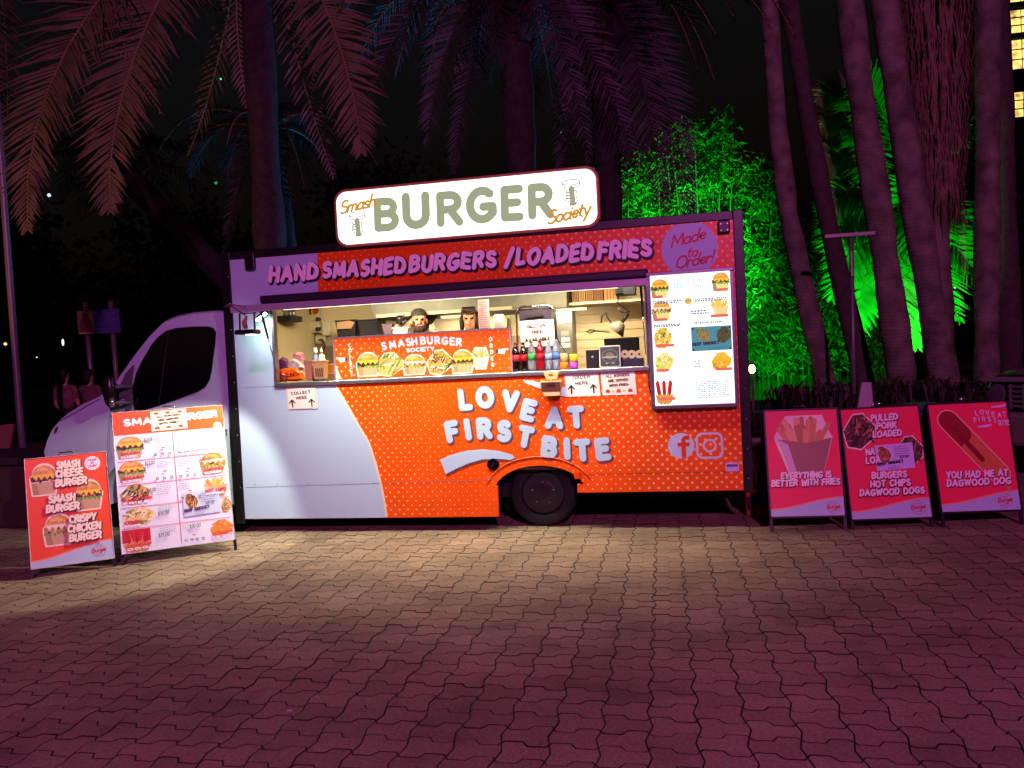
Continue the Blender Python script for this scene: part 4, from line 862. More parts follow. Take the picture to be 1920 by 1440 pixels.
# right-hand roller door, shelf
rx0 = T(1075,600,2.0)[0]
mb = MB()
for j in range(14):
    zq = 1.45+j*.105
    MB().box((rx0,2.075,zq), (5.31,2.10+.012*(j % 2),zq+.098)).build('roller_slat', mat('beige_roller', (190,170,132), .5, noise_amt=.05), truck)
zs = T(1130,566,1.7)[1]
MB().box((rx0,1.5,zs-.03), (4.95,2.07,zs)).build('shelf', mat('shelf_white', (200,192,172), .45), truck)
fx0, fx1 = T(1047,600,1.7)[0], T(1073,600,1.7)[0]
frd = MB().box((fx0,1.55,.7), (fx1,2.1,T(1060,572,1.6)[1])).build('fridge_column', mat('fridge_grey', (120,122,120), .4, .4), truck)
f17 = lambda Y: (lambda u, v, d: (u, Y-d, v))
a = Art(f17(1.548)); pa = lambda px, py: T(px, py, 1.548)
for q0, q1, c in (((1049,606),(1069,578),(226,220,206)),((1052,630),(1066,620),(150,150,146)),((1053,642),(1060,632),(240,240,236)),((1062,640),(1068,633),(240,240,236)),((1052,652),(1069,643),(214,214,210))):
    u0, v0 = pa(*q0); u1, v1 = pa(*q1); a = Art(f17(1.548)); a.rect(u0, v0, u1, v1, c); a.build('pinned_paper', frd)
# counters
MB().box((OPL+.03,.06,1.50), (OPR-.02,.62,1.585)).build('serving_counter', STEEL, truck)
MB().box((-.07,1.5,1.42), (rx0-.05,2.12,1.50)).build('back_bench', STEEL, truck)
# interior lights: two LED battens under the ceiling
for xx in (1.5, 3.6):
    lb = MB().box((xx-.6,.23,2.80), (xx+.6,.33,2.855)).build('ceiling_batten', mat('led_batten_lit', (255,226,170), .4, emit=1.6), truck)
    lo = lamp('interior_batten_light', 'AREA', (xx,.28,2.79), (xx,1.5,1.2), 92, (1.0,.80,.50), shape='RECTANGLE', size=1.2, size_y=.1, spread=R_(140))
# opening frame, sill, rubbers
fr = MB().prism([(OPL,SILL),(OPL+.028,SILL),(OPL+.028,OPT),(OPL,OPT)], lambda u,v:(u,-.018,v), lambda u,v:(u,.06,v)).build('window_frame', ALU, truck)
MB().prism([(OPR-.03,SILL),(OPR,SILL),(OPR,OPT),(OPR-.03,OPT)], lambda u,v:(u,-.018,v), lambda u,v:(u,.06,v)).build('window_frame', ALU, truck)
MB().box((OPL,-.03,SILL-.012), (OPR,.06,SILL+.032)).build('sill_ledge', ALU, truck, bevel=.006)
MB().box((.33,-.055,2.50), (4.47,-.002,2.585)).build('hatch_gutter', mat('dark_rubber_seal', (40,30,44), .45), truck, bevel=.02)
MB().box((.33,-.035,2.445), (4.47,-.002,2.497)).build('hatch_hinge', mat('hinge_grey', (60,54,66), .35, .4), truck, bevel=.012)
# raised hatch with its edge frame, struts and lights
HY, HZ = -.70, 2.378
hat = MB().prism([(-.01,2.478),(HY,HZ+.035),(HY,HZ),(-.01,2.443)], lambda u,v:(OPL-.03,u,v), lambda u,v:(OPR+.01,u,v)).build('serving_hatch', mat('hatch_white', (205,208,210), .4), truck)
MB().box((OPL-.05,HY-.03,HZ-.018), (OPR+.02,HY,HZ+.05)).build('hatch_edge', mat('hatch_alu_edge', (186,180,190), .35, .3), hat, bevel=.008)
MB().box((1.3,-.42,2.435), (2.9,-.40,2.441)).build('hatch_rib', BLACKM, hat)
for xx, ya in ((.47,-.30),(4.40,-.34)):
    pa_, pb_ = Vector((xx,ya,2.42)), Vector((xx+.01,-.03,1.75))
    md = pa_.lerp(pb_, .45)
    st = MB().tube([pa_, md], .012, 8).build('gas_strut', BLACKM, truck, smooth=True)
    MB().tube([md, pb_], .006, 8).build('strut_rod', CHROME, st, smooth=True)
wl = (1.0, .93, .78)
# LED strip along the underside near the hatch edge
MB().box((.9,-.65,2.365), (4.2,-.61,2.386)).build('led_strip', mat('led_strip_lit', (255,246,225), .4, emit=3.0), hat)
lamp('hatch_led_strip_light', 'AREA', (2.45,-.63,2.355), (2.45,-.30,.3), 66, wl, shape='RECTANGLE', size=3.6, size_y=.04, spread=R_(125))
# left work lamp: bright bar on a bracket, lighting the pale panel
q0, q1 = at(482,601,-.22), at(499,587,-.22)
wk = MB().bar(q0+Vector((0,.03,.02)), q1+Vector((0,.03,.02)), .05, .05).build('work_lamp', BLACKM, truck)
MB().bar(q0, q1, .03, .022).build('lamp_tube', mat('lamp_tube_lit', (250,252,255), .3, emit=12.0), wk)
MB().tube([q1+Vector((0,.03,.03)), q1+Vector((.0,.05,.06)), (OPL-.02,-.1,2.44)], .008, 6).build('bracket', BLACKM, wk)
lamp('work_lamp_light', 'AREA', (q0+q1)/2+Vector((0,-.005,-.02)), (.12,-.02,1.75), 5.0, (.93,1.0,.97), shape='RECTANGLE', size=.12, size_y=.03)
# hanging floodlight at the hatch corner, aimed at the boards beside the cab
fb = at(460,618,-.90)
fl = MB().box((fb.x-.11,fb.y-.02,fb.z-.045), (fb.x+.10,fb.y+.12,fb.z)).build('flood_lamp', BLACKM, truck, bevel=.012)
for dx in (-.085,.07): MB().bar((fb.x+dx,fb.y+.05,fb.z), (fb.x+dx+.005,fb.y+.05,fb.z+.16), .018, .01).build('bracket', BLACKM, fl)
MB().bar((fb.x-.085,fb.y+.05,fb.z+.16), (fb.x+.09,fb.y+.05,fb.z+.16), .018, .01).build('bracket', BLACKM, fl)
MB().tube([(fb.x-.01,fb.y+.03,fb.z+.01),(fb.x-.02,fb.y+.02,fb.z+.07),(fb.x,fb.y+.04,fb.z+.13)], [.02,.026,.012], 8).build('hand_clamp', mat('tan_clamp', (170,120,90), .5), fl, smooth=True)
cab_cable = MB().tube([(fb.x-.02,fb.y+.05,fb.z+.14),(fb.x-.09,fb.y+.02,fb.z+.2),(fb.x-.13,fb.y,fb.z+.235),(fb.x-.2,fb.y-.02,fb.z+.24),(fb.x-.13,fb.y-.03,fb.z+.25),(fb.x+.02,fb.y,fb.z+.22)], .008, 6).build('lamp_cable', mat('cable_mauve', (120,90,110), .4), fl, smooth=True)
MB().box((fb.x-.012,fb.y+.02,fb.z-.052), (fb.x+.05,fb.y+.1,fb.z-.046)).build('lamp_lens', mat('flood_lens_lit', (255,244,220), .3, emit=6.0), fl)
lamp('flood_lamp_light', 'SPOT', (fb.x+.02,fb.y-.06,fb.z-.07), (fb.x-1.25,fb.y+.02,.3), 205, wl, spot_size=R_(88), spot_blend=.26, shadow_soft_size=.03)
# roof brackets: black hatch stays at both top corners
p = T(471,492); MB().box((p[0]-.055,-.05,2.87), (p[0]+.06,.0,3.06)).build('roof_bracket', BLACKM, truck, bevel=.01)
p = T(1357,428); rbk = MB().box((p[0]-.055,-.05,p[1]-.05), (p[0]+.055,.0,p[1]+.07)).build('roof_bracket', BLACKM, truck, bevel=.01)
for i in range(2):
    for j in range(2): MB().lathe([(.008,0),(.006,.006)], (p[0]-.03+.06*i,-.05,p[1]-.025+.06*j), 8, axis='y').build('bolt', ALU, rbk)

# ---- illuminated roof sign
SY = -.035
def sg(u, v, d): return (u, SY-d, v)
TS = lambda px, py: T(px, py, SY)
c00, c10, c11, c01 = TS(636,456), TS(1124,424), TS(1113,322), TS(630,356)
sx0, sx1 = (c00[0]+c01[0])/2, (c10[0]+c11[0])/2; sz0 = (c00[1]+c10[1])/2; sz1 = (c01[1]+c11[1])/2
def rrp(x0, y0, x1, y1, r): return arc(x1-r,y1-r,r,r,0,90,6)+arc(x0+r,y1-r,r,r,90,180,6)+arc(x0+r,y0+r,r,r,180,270,6)+arc(x1-r,y0+r,r,r,270,360,6)
signf = MB().prism(rrp(sx0-.03,sz0-.03,sx1+.03,sz1+.03,.13), lambda u,v:(u,SY,v), lambda u,v:(u,SY+.14,v)).build('roof_sign', mat('sign_case_copper', (150,78,58), .45), truck)
SE = 2.2
signface = MB().prism(rrp(sx0,sz0,sx1,sz1,.11), lambda u,v:(u,SY-.012,v), lambda u,v:(u,SY-.001,v)).build('lit_face', mat('sign_face_lit', (255,252,240), .4, emit=SE), signf)
for xx in (sx0+.35, sx1-.35):
    MB().bar((xx,SY+.08,3.05), (xx,SY+.08,sz0-.02), .05, .05).build('sign_post', BLACKM, signf)
a = Art(sg, .014)
for ch, x0, x1, y0, y1 in (('B',703,750,436,372),('U',756,808,432,362),('R',820,870,427,360),('G',875,932,422,352),('E',940,983,417,349),('R',991,1040,413,345)):
    p0 = TS(x0, y0); gw, st = G[ch]; q1 = TS(x1, y0-(x1-x0)*.065); tpn = TS(x0, y1)
    a.text(ch, p0, q1, tpn[1]-p0[1], .235, SAGE, space=.2)
a.lift().text('Smash', TS(637,404), TS(706,388), .145, .16, (228,164,40), shear=.4, space=.08)
a.text('Society', TS(1025,424), TS(1108,404), .15, .16, (228,164,40), shear=.4, space=.08)
def smasher(cx, cy, s):      # fist gripping a burger press
    g = (150,152,140)
    P = lambda u, v: (cx+u*s, cy+v*s)
    for dy in (0, -.17): a.line([P(.52*math.cos(R_(t)), .62+dy+.16*math.sin(R_(t))) for t in (range(0, 361, 15) if dy == 0 else range(180, 361, 15))], .0105, g)
    a.line([P(-.52,.62),P(-.52,.45)], .0105, g); a.line([P(.52,.62),P(.52,.45)], .0105, g)
    a.line([P(0,.25),P(.06,-.62)], .055, SAGE)
    for k_ in range(4): a.line([P(-.08-.25*math.sin(R_(t))-.02*k_, .1-.17*k_+.09*math.cos(R_(t))) for t in range(0, 181, 20)], .0105, g)
    a.line([P(.12,.15),P(.3,.1),P(.26,-.2),P(.34,-.5),P(.2,-.72),P(-.1,-.76),P(-.12,-.6)], .0105, g)
q = TS(671,421); smasher(q[0], q[1], .165); q = TS(1072,362); smasher(q[0], q[1], .165)
a.build('sign_lettering', signf, emit=.72)

# ---- menu light box
mX0, mX1, mZ0, mZ1 = T(1224,640)[0], T(1372,640)[0], T(1300,755)[1]-.01, T(1300,514)[1]
def mbx(u, v, d): return (u, -.085-d, v)
MBX0 = T(1219,640)[0]
mcase = MB().box((mX0-.04,-.085,mZ0-.035), (mX1+.035,-.002,mZ1+.035)).build('menu_light_box', mat('lightbox_grey', (112,108,122), .35, .5), truck, bevel=.01)
f4 = [(mX0-.04,mZ0-.035,mX1+.035,mZ0),(mX0-.04,mZ1,mX1+.035,mZ1+.035),(mX0-.04,mZ0,mX0,mZ1),(mX1,mZ0,mX1+.035,mZ1)]
for u0, v0, u1, v1 in f4: MB().box((u0+.001,-.105,v0+.001), (u1-.001,-.086,v1-.001)).build('snap_frame', mat('snap_frame_alu', (150,146,156), .3, .8), mcase, bevel=.005)
MB().box((mX0,-.092,mZ0), (mX1,-.0855,mZ1)).build('lit_face', mat('menu_face_lit', (250,255,252), .4, emit=1.55), mcase)
W, H = mX1-mX0, mZ1-mZ0
def mf(u, v, d): return (mX0+u*W, -.093-d, mZ0+v*H)
lit = lambda c: {BUN: (232,160,40), PATTY: (120,70,40), LETT: (130,200,70)}.get(c, c)
a = Art(mf)
burger(a, .00,.825,.24,.15, 1, halo=None, lit=lit, box=(250,226,140)); burger(a, .77,.85,.23,.145, 2, halo=None, lit=lit, box=(250,226,140))
burger(a, .00,.655,.26,.15, 3, halo=None, lit=lit, chicken=True, box=(250,226,140)); chips(a, .74,.665,.24,.13, 4, halo=None, cols=((246,206,70),(240,186,50),(250,224,120)), box=(240,214,140), side=(250,230,170))
PB = [(90,170,60),(236,190,60),(250,220,90),(110,70,40),(246,236,190),(200,120,50)]
loaded(a, .01,.44,.24,.16, 5, halo=None, pal=PB); loaded(a, .01,.255,.25,.15, 6, halo=None, pal=[(150,200,90),(250,226,120),(250,244,210),(240,200,80)])
dogs(a, .0,.02,.24,.17); loaded(a, .72,.25,.26,.14, 8, halo=None, pal=[(246,200,60),(236,180,40),(250,220,110),(206,140,40)], n=24)
for u, v, w_ in ((.02,.825,.13),(.83,.85,.14),(.02,.65,.18),(.74,.655,.22),(.03,.45,.24),(.03,.26,.16),(.78,.25,.2),(.04,.04,.22)):
    a.lift(.0003).rect(u, v, u+w_, v+.022, (222,110,80))
a.circ(.47,.79,.045,(240,190,90),16,.027); a.lift().text('ORDER',(.43,.785),(.51,.787),.012,.2,(120,70,30))
greek(a, .30,.44,.93,4,.012,(170,214,210),.011,1); greek(a, .54,.66,.95,6,.012,(170,214,210),.011,2); greek(a, .02,.44,.80,2,.014,(120,120,130),.011,3); greek(a, .55,.98,.80,2,.014,(120,120,130),.011,4)
greek(a, .50,.72,.71,2,.018,(120,130,140),.013,5); greek(a, .02,.44,.62,2,.012,(120,120,130),.011,6); greek(a, .52,.92,.62,1,.012,(120,120,130),.013,7)
greek(a, .52,.62,.33,3,.02,(120,120,130),.012,9); greek(a, .52,.95,.17,9,.015,(140,160,170),.009,8); a.text('Now order and get out of my line!', (.52,.018),(.93,.026),.018,.14,(90,110,120),shear=.3)
a.line([(.50,.0),(.50,.19)],.004,(190,190,200)); a.text('$9', (.30,.10),(.36,.10),.022,.14,(110,120,130))
a.build('menu_print', mcase, emit=1.0)
# beef brisket card pinned over the lit menu
def bf(u, v, d): return (mX0+(.49+u*.50)*W, -.098-d, mZ0+(.405+v*.185)*H)
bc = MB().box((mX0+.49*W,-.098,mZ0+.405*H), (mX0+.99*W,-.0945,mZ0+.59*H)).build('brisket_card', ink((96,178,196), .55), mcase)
a = Art(bf); loaded(a, .12,.36,.36,.62, 11, halo=None, pal=[(120,190,90),(206,180,110),(90,150,70),(230,220,160)], rot=20); loaded(a, .62,.3,.38,.66, 12, halo=None, pal=[(130,96,56),(90,120,60),(160,130,80),(60,70,50)])
a.lift().text('BEEF BRISKET', (.02,.22),(.70,.26),.13,.2,(30,60,80)); greek(a,.40,.9,.12,2,.06,(40,110,130),.012,3)
for u, v in ((.04,.93),(.95,.93),(.04,.07),(.95,.07)): a.circ(u, v, .02, BLACK, 10, .05)
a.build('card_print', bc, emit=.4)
MB().tube([T3 for T3 in [(mX0-.05,-.03,1.62),(mX0-.055,-.03,1.5),(mX0-.05,-.035,1.4),(mX0-.03,-.05,1.34),(mX0-.005,-.09,1.33)]], .006, 6).build('power_lead', DARKP, mcase, smooth=True)

# ---- wheels
def wheel(x, y, zc, r, parent):
    ty = MB().lathe([(r*.62,-.02),(r*.66,-.105),(r*.88,-.12),(r*.97,-.10),(r,-.06),(r,.06),(r*.97,.10),(r*.88,.12),(r*.66,.105),(r*.62,.02)], (0,0,0), 36, axis='y')
    ty.v = [(v[0]+x, v[1]+y, v[2]+zc) for v in ty.v]
    t = ty.build('wheel', RUBBER, parent); smooth_by_angle(t, 50)
    rm = MB().lathe([(r*.66,.085),(r*.62,.095),(r*.56,.06),(r*.44,.045),(r*.36,.085),(r*.30,.09),(r*.16,.09),(r*.15,.105),(0,.105)], (x,y,zc), 30, axis='y').build('rim', mat('steel_rim_dark', (52,52,54), .4, .6), t); smooth_by_angle(rm, 40)
    for k_ in range(5):
        an = R_(90+72*k_); MB().lathe([(.014,.07),(.013,.1),(.004,.104)], (x+r*.33*math.cos(an),y,zc+r*.33*math.sin(an)), 8, axis='y').build('wheel_nut', CHROME, t)
    return t
wheel(3.285, .30, .355, .355, truck)
wheel(-1.42, .34, .345, .345, truck)
mb = MB(); mb.prism([(2.80,.10),(2.845,.10)]+archp[1:-1]+[(3.72,.10),(3.8,.95),(2.75,.95)], lambda u,v:(u,.56,v), lambda u,v:(u,.58,v)); mb.build('wheel_well', mat('well_black', (8,8,8), .9), truck)

# ---- cab
CY = .07
prof = [(432,583),(402,581),(362,584),(330,590),(306,600),(280,625),(250,662),(225,697),(209,720),(196,733),(178,744),(150,757),(125,773),(107,788),(93,806),(84,826),(78,848)]
P2 = [T(px, py, CY) for px, py in prof]
P2 += [(-2.62,.86),(-2.64,.62),(-2.62,.40),(-2.54,.30),(-1.90,.28)]
P2 += [(-1.42+.46*math.cos(R_(t)), .36+.46*math.sin(R_(t))) for t in range(188, -9, -14)]
P2 += [(-.90,.28),(-.15,.28),(-.15,2.40)]
cen = (-1.1, 1.2)
def ins(p, d):
    v = Vector((cen[0]-p[0], cen[1]-p[1])); l = v.length; return (p[0]+v.x/l*d, p[1]+v.y/l*d)
secs = [(CY,.035),(CY+.03,.008),(CY+.09,0),(CY+.5,-.0),(1.0,-.0),(1.6,0),(1.95,0),(2.01,.008),(2.04,.035)]
mb = MB(); npf = len(P2)
for (y, d) in secs:
    for i, p in enumerate(P2):
        u, v = ins(p, d) if d else p
        if i < 22 and .3 < y < 1.8: u -= (.16 if i > 8 else .05)*(1-((y-1.05)/.75)**2 if abs(y-1.05) < .75 else 0)*(1 if i < 18 else .6)
        mb.v.append((u, y, v))
for j in range(len(secs)-1):
    for i in range(npf): mb.f.append((j*npf+i, j*npf+(i+1) % npf, (j+1)*npf+(i+1) % npf, (j+1)*npf+i)); mb.mi.append(0)
mb.f += [tuple(range(npf)), tuple((len(secs)-1)*npf+i for i in range(npf))[::-1]]; mb.mi += [0, 0]
cab = mb.build('cab_body', VANW, truck); smooth_by_angle(cab, 32)
def cs(u, v, d): return (u, CY-d, v)
TC = lambda px, py: T(px, py, CY)
def slab(name, pts, m_, parent, d0, d1, bevel=0): return MB().prism(pts, lambda u,v: cs(u,v,d1), lambda u,v: cs(u,v,d0)).build(name, m_, parent, bevel=bevel)
win = [TC(*p) for p in ((255,766),(252,745),(252,725),(258,700),(268,679),(287,647),(300,632),(314,622),(332,617),(360,614.5),(390,614),(400,617),(405,625),(404,640),(397,695),(393,712),(385,725),(372,733),(330,749),(300,759),(270,768))]
wc = Vector((sum(p[0] for p in win)/len(win), sum(p[1] for p in win)/len(win)))
door = slab('cab_door', [TC(*p) for p in ((238,775),(243,720),(262,672),(290,633),(315,611),(335,606),(416,602),(418,640),(413,760),(412,880),(300,900),(250,900))], VANW, truck, .0, .012, .006)
slab('window_seal', [((p[0]-wc.x)*1.025+wc.x, (p[1]-wc.y)*1.03+wc.y) for p in win], mat('seal_rubber', (30,34,38), .6), door, .010, .017)
slab('window_glass', win, GLASS, door, .012, .019)
a = Art(cs, .0215)
a.line([TC(318,624), TC(300,758)], .012, (52,54,58), caps=False); a.build('window_divider', door)
slab('quarter_trim', [TC(*p) for p in ((219,742),(238,700),(253,683),(250,720),(250,768),(238,772),(236,745),(222,750))], mat('mirror_base_grey', (90,92,94), .5), door, .010, .03, .006)
MB().box((T(404,812,CY)[0],CY-.035,T(404,815,CY)[1]), (T(428,812,CY)[0],CY-.013,T(404,805,CY)[1])).build('door_handle', GREYP, door, bevel=.008)
# mirror
mp = at(205,733,-.12)
mir = MB().ell(mp, (.075,.06,.19), 14, 10).build('wing_mirror', mat('mirror_shell', (30,26,26), .3), truck, smooth=True)
MB().ell(mp+Vector((.045,-.03,-.13)), (.035,.03,.055), 10, 8).build('indicator_lens', mat('chrome_lens', (210,190,180), .12, .8), mir, smooth=True)
for pz in (.04,-.14): MB().tube([mp+Vector((.05,.02,pz)), mp+Vector((.10,.1,pz+.005)), mp+Vector((.15,.18,pz-.01))], .024, 8).build('mirror_arm', GREYP, mir, smooth=True)
# windscreen, headlight, bumper, grille, bonnet line
wsb = [(P2[8][0],P2[8][1]),(P2[4][0],P2[4][1])]
def wsp(t, y, o): 
    u = P2[8][0]+(P2[4][0]-P2[8][0])*t; v = P2[8][1]+(P2[4][1]-P2[8][1])*t
    bul = .05+.05*(1-t); k_ = 1-((y-1.05)/.75)**2 if abs(y-1.05) < .75 else 0
    return (u-.02-.11*k_-o, y, v+.03+o)
mb = MB(); ys = [.16+.22*i for i in range(9)]
for t in (.04,.35,.65,.95):
    for y in ys: mb.v.append(wsp(t, y, .0))
for j in range(3):
    for i in range(8): mb.f.append((j*9+i, j*9+i+1, (j+1)*9+i+1, (j+1)*9+i)); mb.mi.append(0)
mb.build('windscreen', GLASS, truck, smooth=True)
hl = MB()
for t_ in range(7):
    p = at(87+t_*4.2, 812-t_*6.5, CY+.06); hl.ell((p.x-.01,p.y,p.z-.02), (.055,.07,.05), 10, 7)
MB().ell(at(107,806,CY+.05)+Vector((.03,.0,.0)), (.05,.055,.14), 16, 10, M=Matrix.Rotation(R_(32), 3, 'Y')).build('headlight', mat('headlight_glass', (120,105,100), .06, .6, spec=.8), truck, smooth=True)
a = Art(cs, .0135)
a.line([TC(*p) for p in ((112,790),(140,775),(165,760),(188,748))], .006, (66,60,80)); a.line([TC(*p) for p in ((210,775),(207,800),(206,835),(212,862))], .007, (120,140,150))
a.build('panel_gap', cab)
MB().prism([(-2.67,.28),(-2.0,.27),(-1.93,.5),(-2.0,.62),(-2.66,.66)], lambda u,v:(u,CY-.02,v), lambda u,v:(u,2.05,v)).build('bumper', mat('bumper_grey', (60,60,64), .6), truck, bevel=.03)
MB().prism([(-1.42+.47*math.cos(R_(t)), .36+.47*math.sin(R_(t))) for t in range(188, -9, -14)], lambda u,v:(u,.62,v), lambda u,v:(u,.64,v)).build('wheel_well', mat('well_black', (8,8,8), .9), truck)
MB().box((-.15,.12,.25), (-.135,2.05,2.45)).build('cab_rear_panel', VANW, truck)
# ================================================================== things on and in the truck
def plane_fn(Y): return lambda u, v, d: (u, Y-d, v)
CTOP = 1.587                                   # top of the serving counter
SILLT = 1.633                                  # top of the sill ledge
# ---- counter banner
BY = -.016
bx0, bx1 = T(628,670,BY)[0], T(957.5,670,BY)[0]; bz0, bz1 = SILLT+.002, T(790,626,BY)[1]
ban = thing('counter_banner', 'long orange banner with food pictures standing along the serving sill', 'banner', ((bx0+bx1)/2, BY, bz0))
bnd = MB().box((bx0,BY,bz0), (bx1,BY+.012,bz1)).build('board', wrap, ban)
for lo, hi in (((bx0-.012,BY-.006,bz1),(bx1+.012,BY+.018,bz1+.016)),((bx0-.014,BY-.006,bz0),(bx0-.001,BY+.018,bz1)),((bx1+.001,BY-.006,bz0),(bx1+.014,BY+.018,bz1))):
    MB().box(lo, hi).build('edge_strip', mat('banner_edge', (150,140,160), .4, .3), ban)
fnb = plane_fn(BY); TB = lambda px, py: T(px, py, BY)
a = Art(fnb)
a.poly([(bx0+.002,bz0+.002), TB(641,710), TB(636,700), TB(629,684), (bx0+.002,TB(628,682)[1])], (232,228,190))
a.build('corner_print', bnd)
a = Art(fnb); W2 = (238,232,236)
def arcw(word, pts, hh, wt):
    for ch, (px, py, rot) in zip(word, pts):
        gw, st = G[ch]; cx, cz = TB(px, py); c_, s_2 = math.cos(R_(rot)), math.sin(R_(rot))
        for pl in st: a.line([(cx+(u-gw/2)*hh*c_-(v-.5)*hh*s_2, cz+(u-gw/2)*hh*s_2+(v-.5)*hh*c_) for u, v in pl], wt, W2)
arcw('SMASHBURGER', [(720,649,8),(736,646,7),(752,643,6),(766,641,5),(777,640,4),(793,638.5,3),(806,638,2),(820,638,1),(834,639,-1),(848,640,-3),(860.5,641.5,-4)], .068, .021)
a.text('SOCIETY', TB(762,661), TB(815,657.5), .045, .24, W2, space=.3)
a.build('banner_lettering', bnd)
for wd, px, y0, dy in (('COLLECT',657,647.5,9.2),('ORDER',921,636,12)):
    a = Art(fnb)
    for i, ch in enumerate(wd):
        gw, st = G[ch]; cx, cz = TB(px+i*(.6 if wd == 'COLLECT' else 1.0)-1, y0+i*dy)
        for c, dxx, g_ in (((70,40,40),.006,.006),(CREAM,0,0)):
            for pl in st: a.line([(cx+(u-gw/2)*.034+dxx*.6, cz+(v-.5)*.036-dxx*.6) for u, v in pl], .0105+g_*.7, c)
    a.build('side_lettering', bnd)
def hand(px, py, sgn):
    a = Art(fnb); cx, cz = TB(px, py); c = (236,230,220)
    a.lift(); a.poly([(cx-sgn*.045,cz-.022),(cx+sgn*.01,cz-.03),(cx+sgn*.03,cz-.01),(cx+sgn*.03,cz+.02),(cx-sgn*.045,cz+.02)], c)
    a.line([(cx,cz+.012),(cx+sgn*.062,cz+.016)], .016, c); a.line([(cx+sgn*.0,cz-.006),(cx+sgn*.038,cz-.006)], .013, c); a.line([(cx,cz-.022),(cx+sgn*.03,cz-.022)], .012, c)
    a.lift(); a.poly([(cx-sgn*.06,cz-.02),(cx-sgn*.03,cz-.022),(cx-sgn*.03,cz+.02),(cx-sgn*.06,cz+.018)], (70,66,70)); a.build('pointing_hand', bnd)
hand(642,674,-1); hand(940,658,1)
bp = lambda x0, y0, x1, y1: (lambda p, q: (p[0], p[1], q[0]-p[0], q[1]-p[1]))(TB(x0, y1), TB(x1, y0))
for kind, box_, sd in (('b',(670,661,711,706),1),('l',(706,661,754,705),2),('c',(757,665,799,703),3),('l2',(802,656,846,702),4),('b',(848,656,888,700),5),('f',(885,651,917,693),6)):
    a = Art(fnb, .0016); x, y, w_, h_ = bp(*box_)
    if kind == 'b': burger(a, x, y, w_, h_, sd); nm = 'burger_picture'
    elif kind == 'c': burger(a, x, y, w_, h_, sd, chicken=True); nm = 'burger_picture'
    elif kind == 'l': loaded(a, x, y, w_, h_, sd, pal=[(120,150,70),(200,180,90),(226,220,180),(90,120,50),(170,140,70)]); nm = 'fries_picture'
    elif kind == 'l2': loaded(a, x, y, w_, h_, sd); nm = 'fries_picture'
    else: chips(a, x, y, w_, h_, sd, box=(216,196,184)); nm = 'fries_picture'
    a.build(nm, bnd)

# ---- paper notices
PAPER = (240,236,216)
def notice(label, px0, py0, px1, py1, Y, draw, slope=.05, tilt=0.0, col=PAPER, name='paper_notice', border=None):
    """a sheet with its top-left at (px0,py0), bottom-right (px1,py1)"""
    p, q = at(px0, py0, Y), at(px1, py1, Y)
    wd = q.x-p.x; ht = (p.z-q.z) - 0.0
    fnn = lambda u, v, d: (p.x+u*wd+v*tilt, Y-d, q.z+v*ht)
    t = thing(name, label, 'notice', (p.x+wd/2, Y, q.z), 'paper notices on the truck')
    mb = MB(); nu = 6
    for j in range(5):
        for i in range(nu): u, v = i/(nu-1), j/4; x, y, z = fnn(u, v, 0); mb.v.append((x, y+.0012*math.sin(u*5+v*3), z))
    mb.f = [(j*nu+i, j*nu+i+1, (j+1)*nu+i+1, (j+1)*nu+i) for j in range(4) for i in range(nu-1)]; mb.mi = [0]*len(mb.f)
    sh = mb.build('sheet', ink(col), t, fix=False); so = sh.modifiers.new('thick', 'SOLIDIFY'); so.thickness = .0015; so.offset = 1 
    a = Art(fnn, .0035)
    if border:
        for uu in ((.03,.03,.97,.03),(.97,.03,.97,.97),(.97,.97,.03,.97),(.03,.97,.03,.03)): a.line([uu[:2], uu[2:]], .012, border)
    draw(a); a.build('notice_print', sh); return t
def arrows(a):
    for u in (.17,.82):
        a.line([(u,.10),(u,.42)], .045, BLACK, caps=False); a.line([(u-.09,.30),(u,.44)], .04, BLACK); a.line([(u+.09,.30),(u,.44)], .04, BLACK)
def d_collect(a): a.text('COLLECT',(.16,.66),(.83,.70),.14,.19,BLACK,space=.4); a.text('HERE',(.32,.44),(.68,.47),.13,.19,BLACK,space=.45); arrows(a)
def d_order(a): a.text('ORDER',(.24,.66),(.76,.69),.13,.19,BLACK,space=.4); a.text('HERE',(.31,.44),(.69,.47),.13,.19,BLACK,space=.4); arrows(a)
def d_all(a):
    for v in (.86,.12):
        for k_, u in enumerate((.16,.32,.48,.64,.82)):
            if k_ % 2 == 0:
                a.poly(arc(u, v+.03, .065, .07, 0, 180, 8), (200,90,44)); a.rect(u-.065, v-.0, u+.065, v+.025, (110,44,30)); a.rect(u-.065, v-.035, u+.065, v-.005, (214,120,60))
            else:
                a.poly([(u-.03,v-.02),(u+.03,v-.02),(u+.045,v+.05),(u-.045,v+.05)], (222,196,130))
    for wd, v, u0, u1 in (('ALL BURGERS',.65,.15,.84),('ARE SERVED',.475,.19,.80),('WITH FRIES',.30,.21,.79)): a.text(wd,(u0,v),(u1,v+.03),.105,.2,(90,60,40),space=.32)
def d_gluten(a):
    for wd, v, u0, u1 in (('GLUTEN',.70,.22,.76),('FREE',.46,.34,.66),('AVAILABLE',.19,.13,.87)): a.text(wd,(u0,v),(u1,v+.035),.13,.19,BLACK,space=.3)
notice('white paper notice reading collect here, taped under the sill', 538, 727, 596, 766, -.006, d_collect, tilt=-.012, border=(226,150,90))
notice('cream paper notice reading order here with two arrows, below the sill', 1060, 696, 1126, 742, -.006, d_order, tilt=-.015, border=(206,200,150))
notice('cream notice on burgers served with fries, taped right of the order here notice', 1128, 691, 1194, 739, -.006, d_all, tilt=-.015)

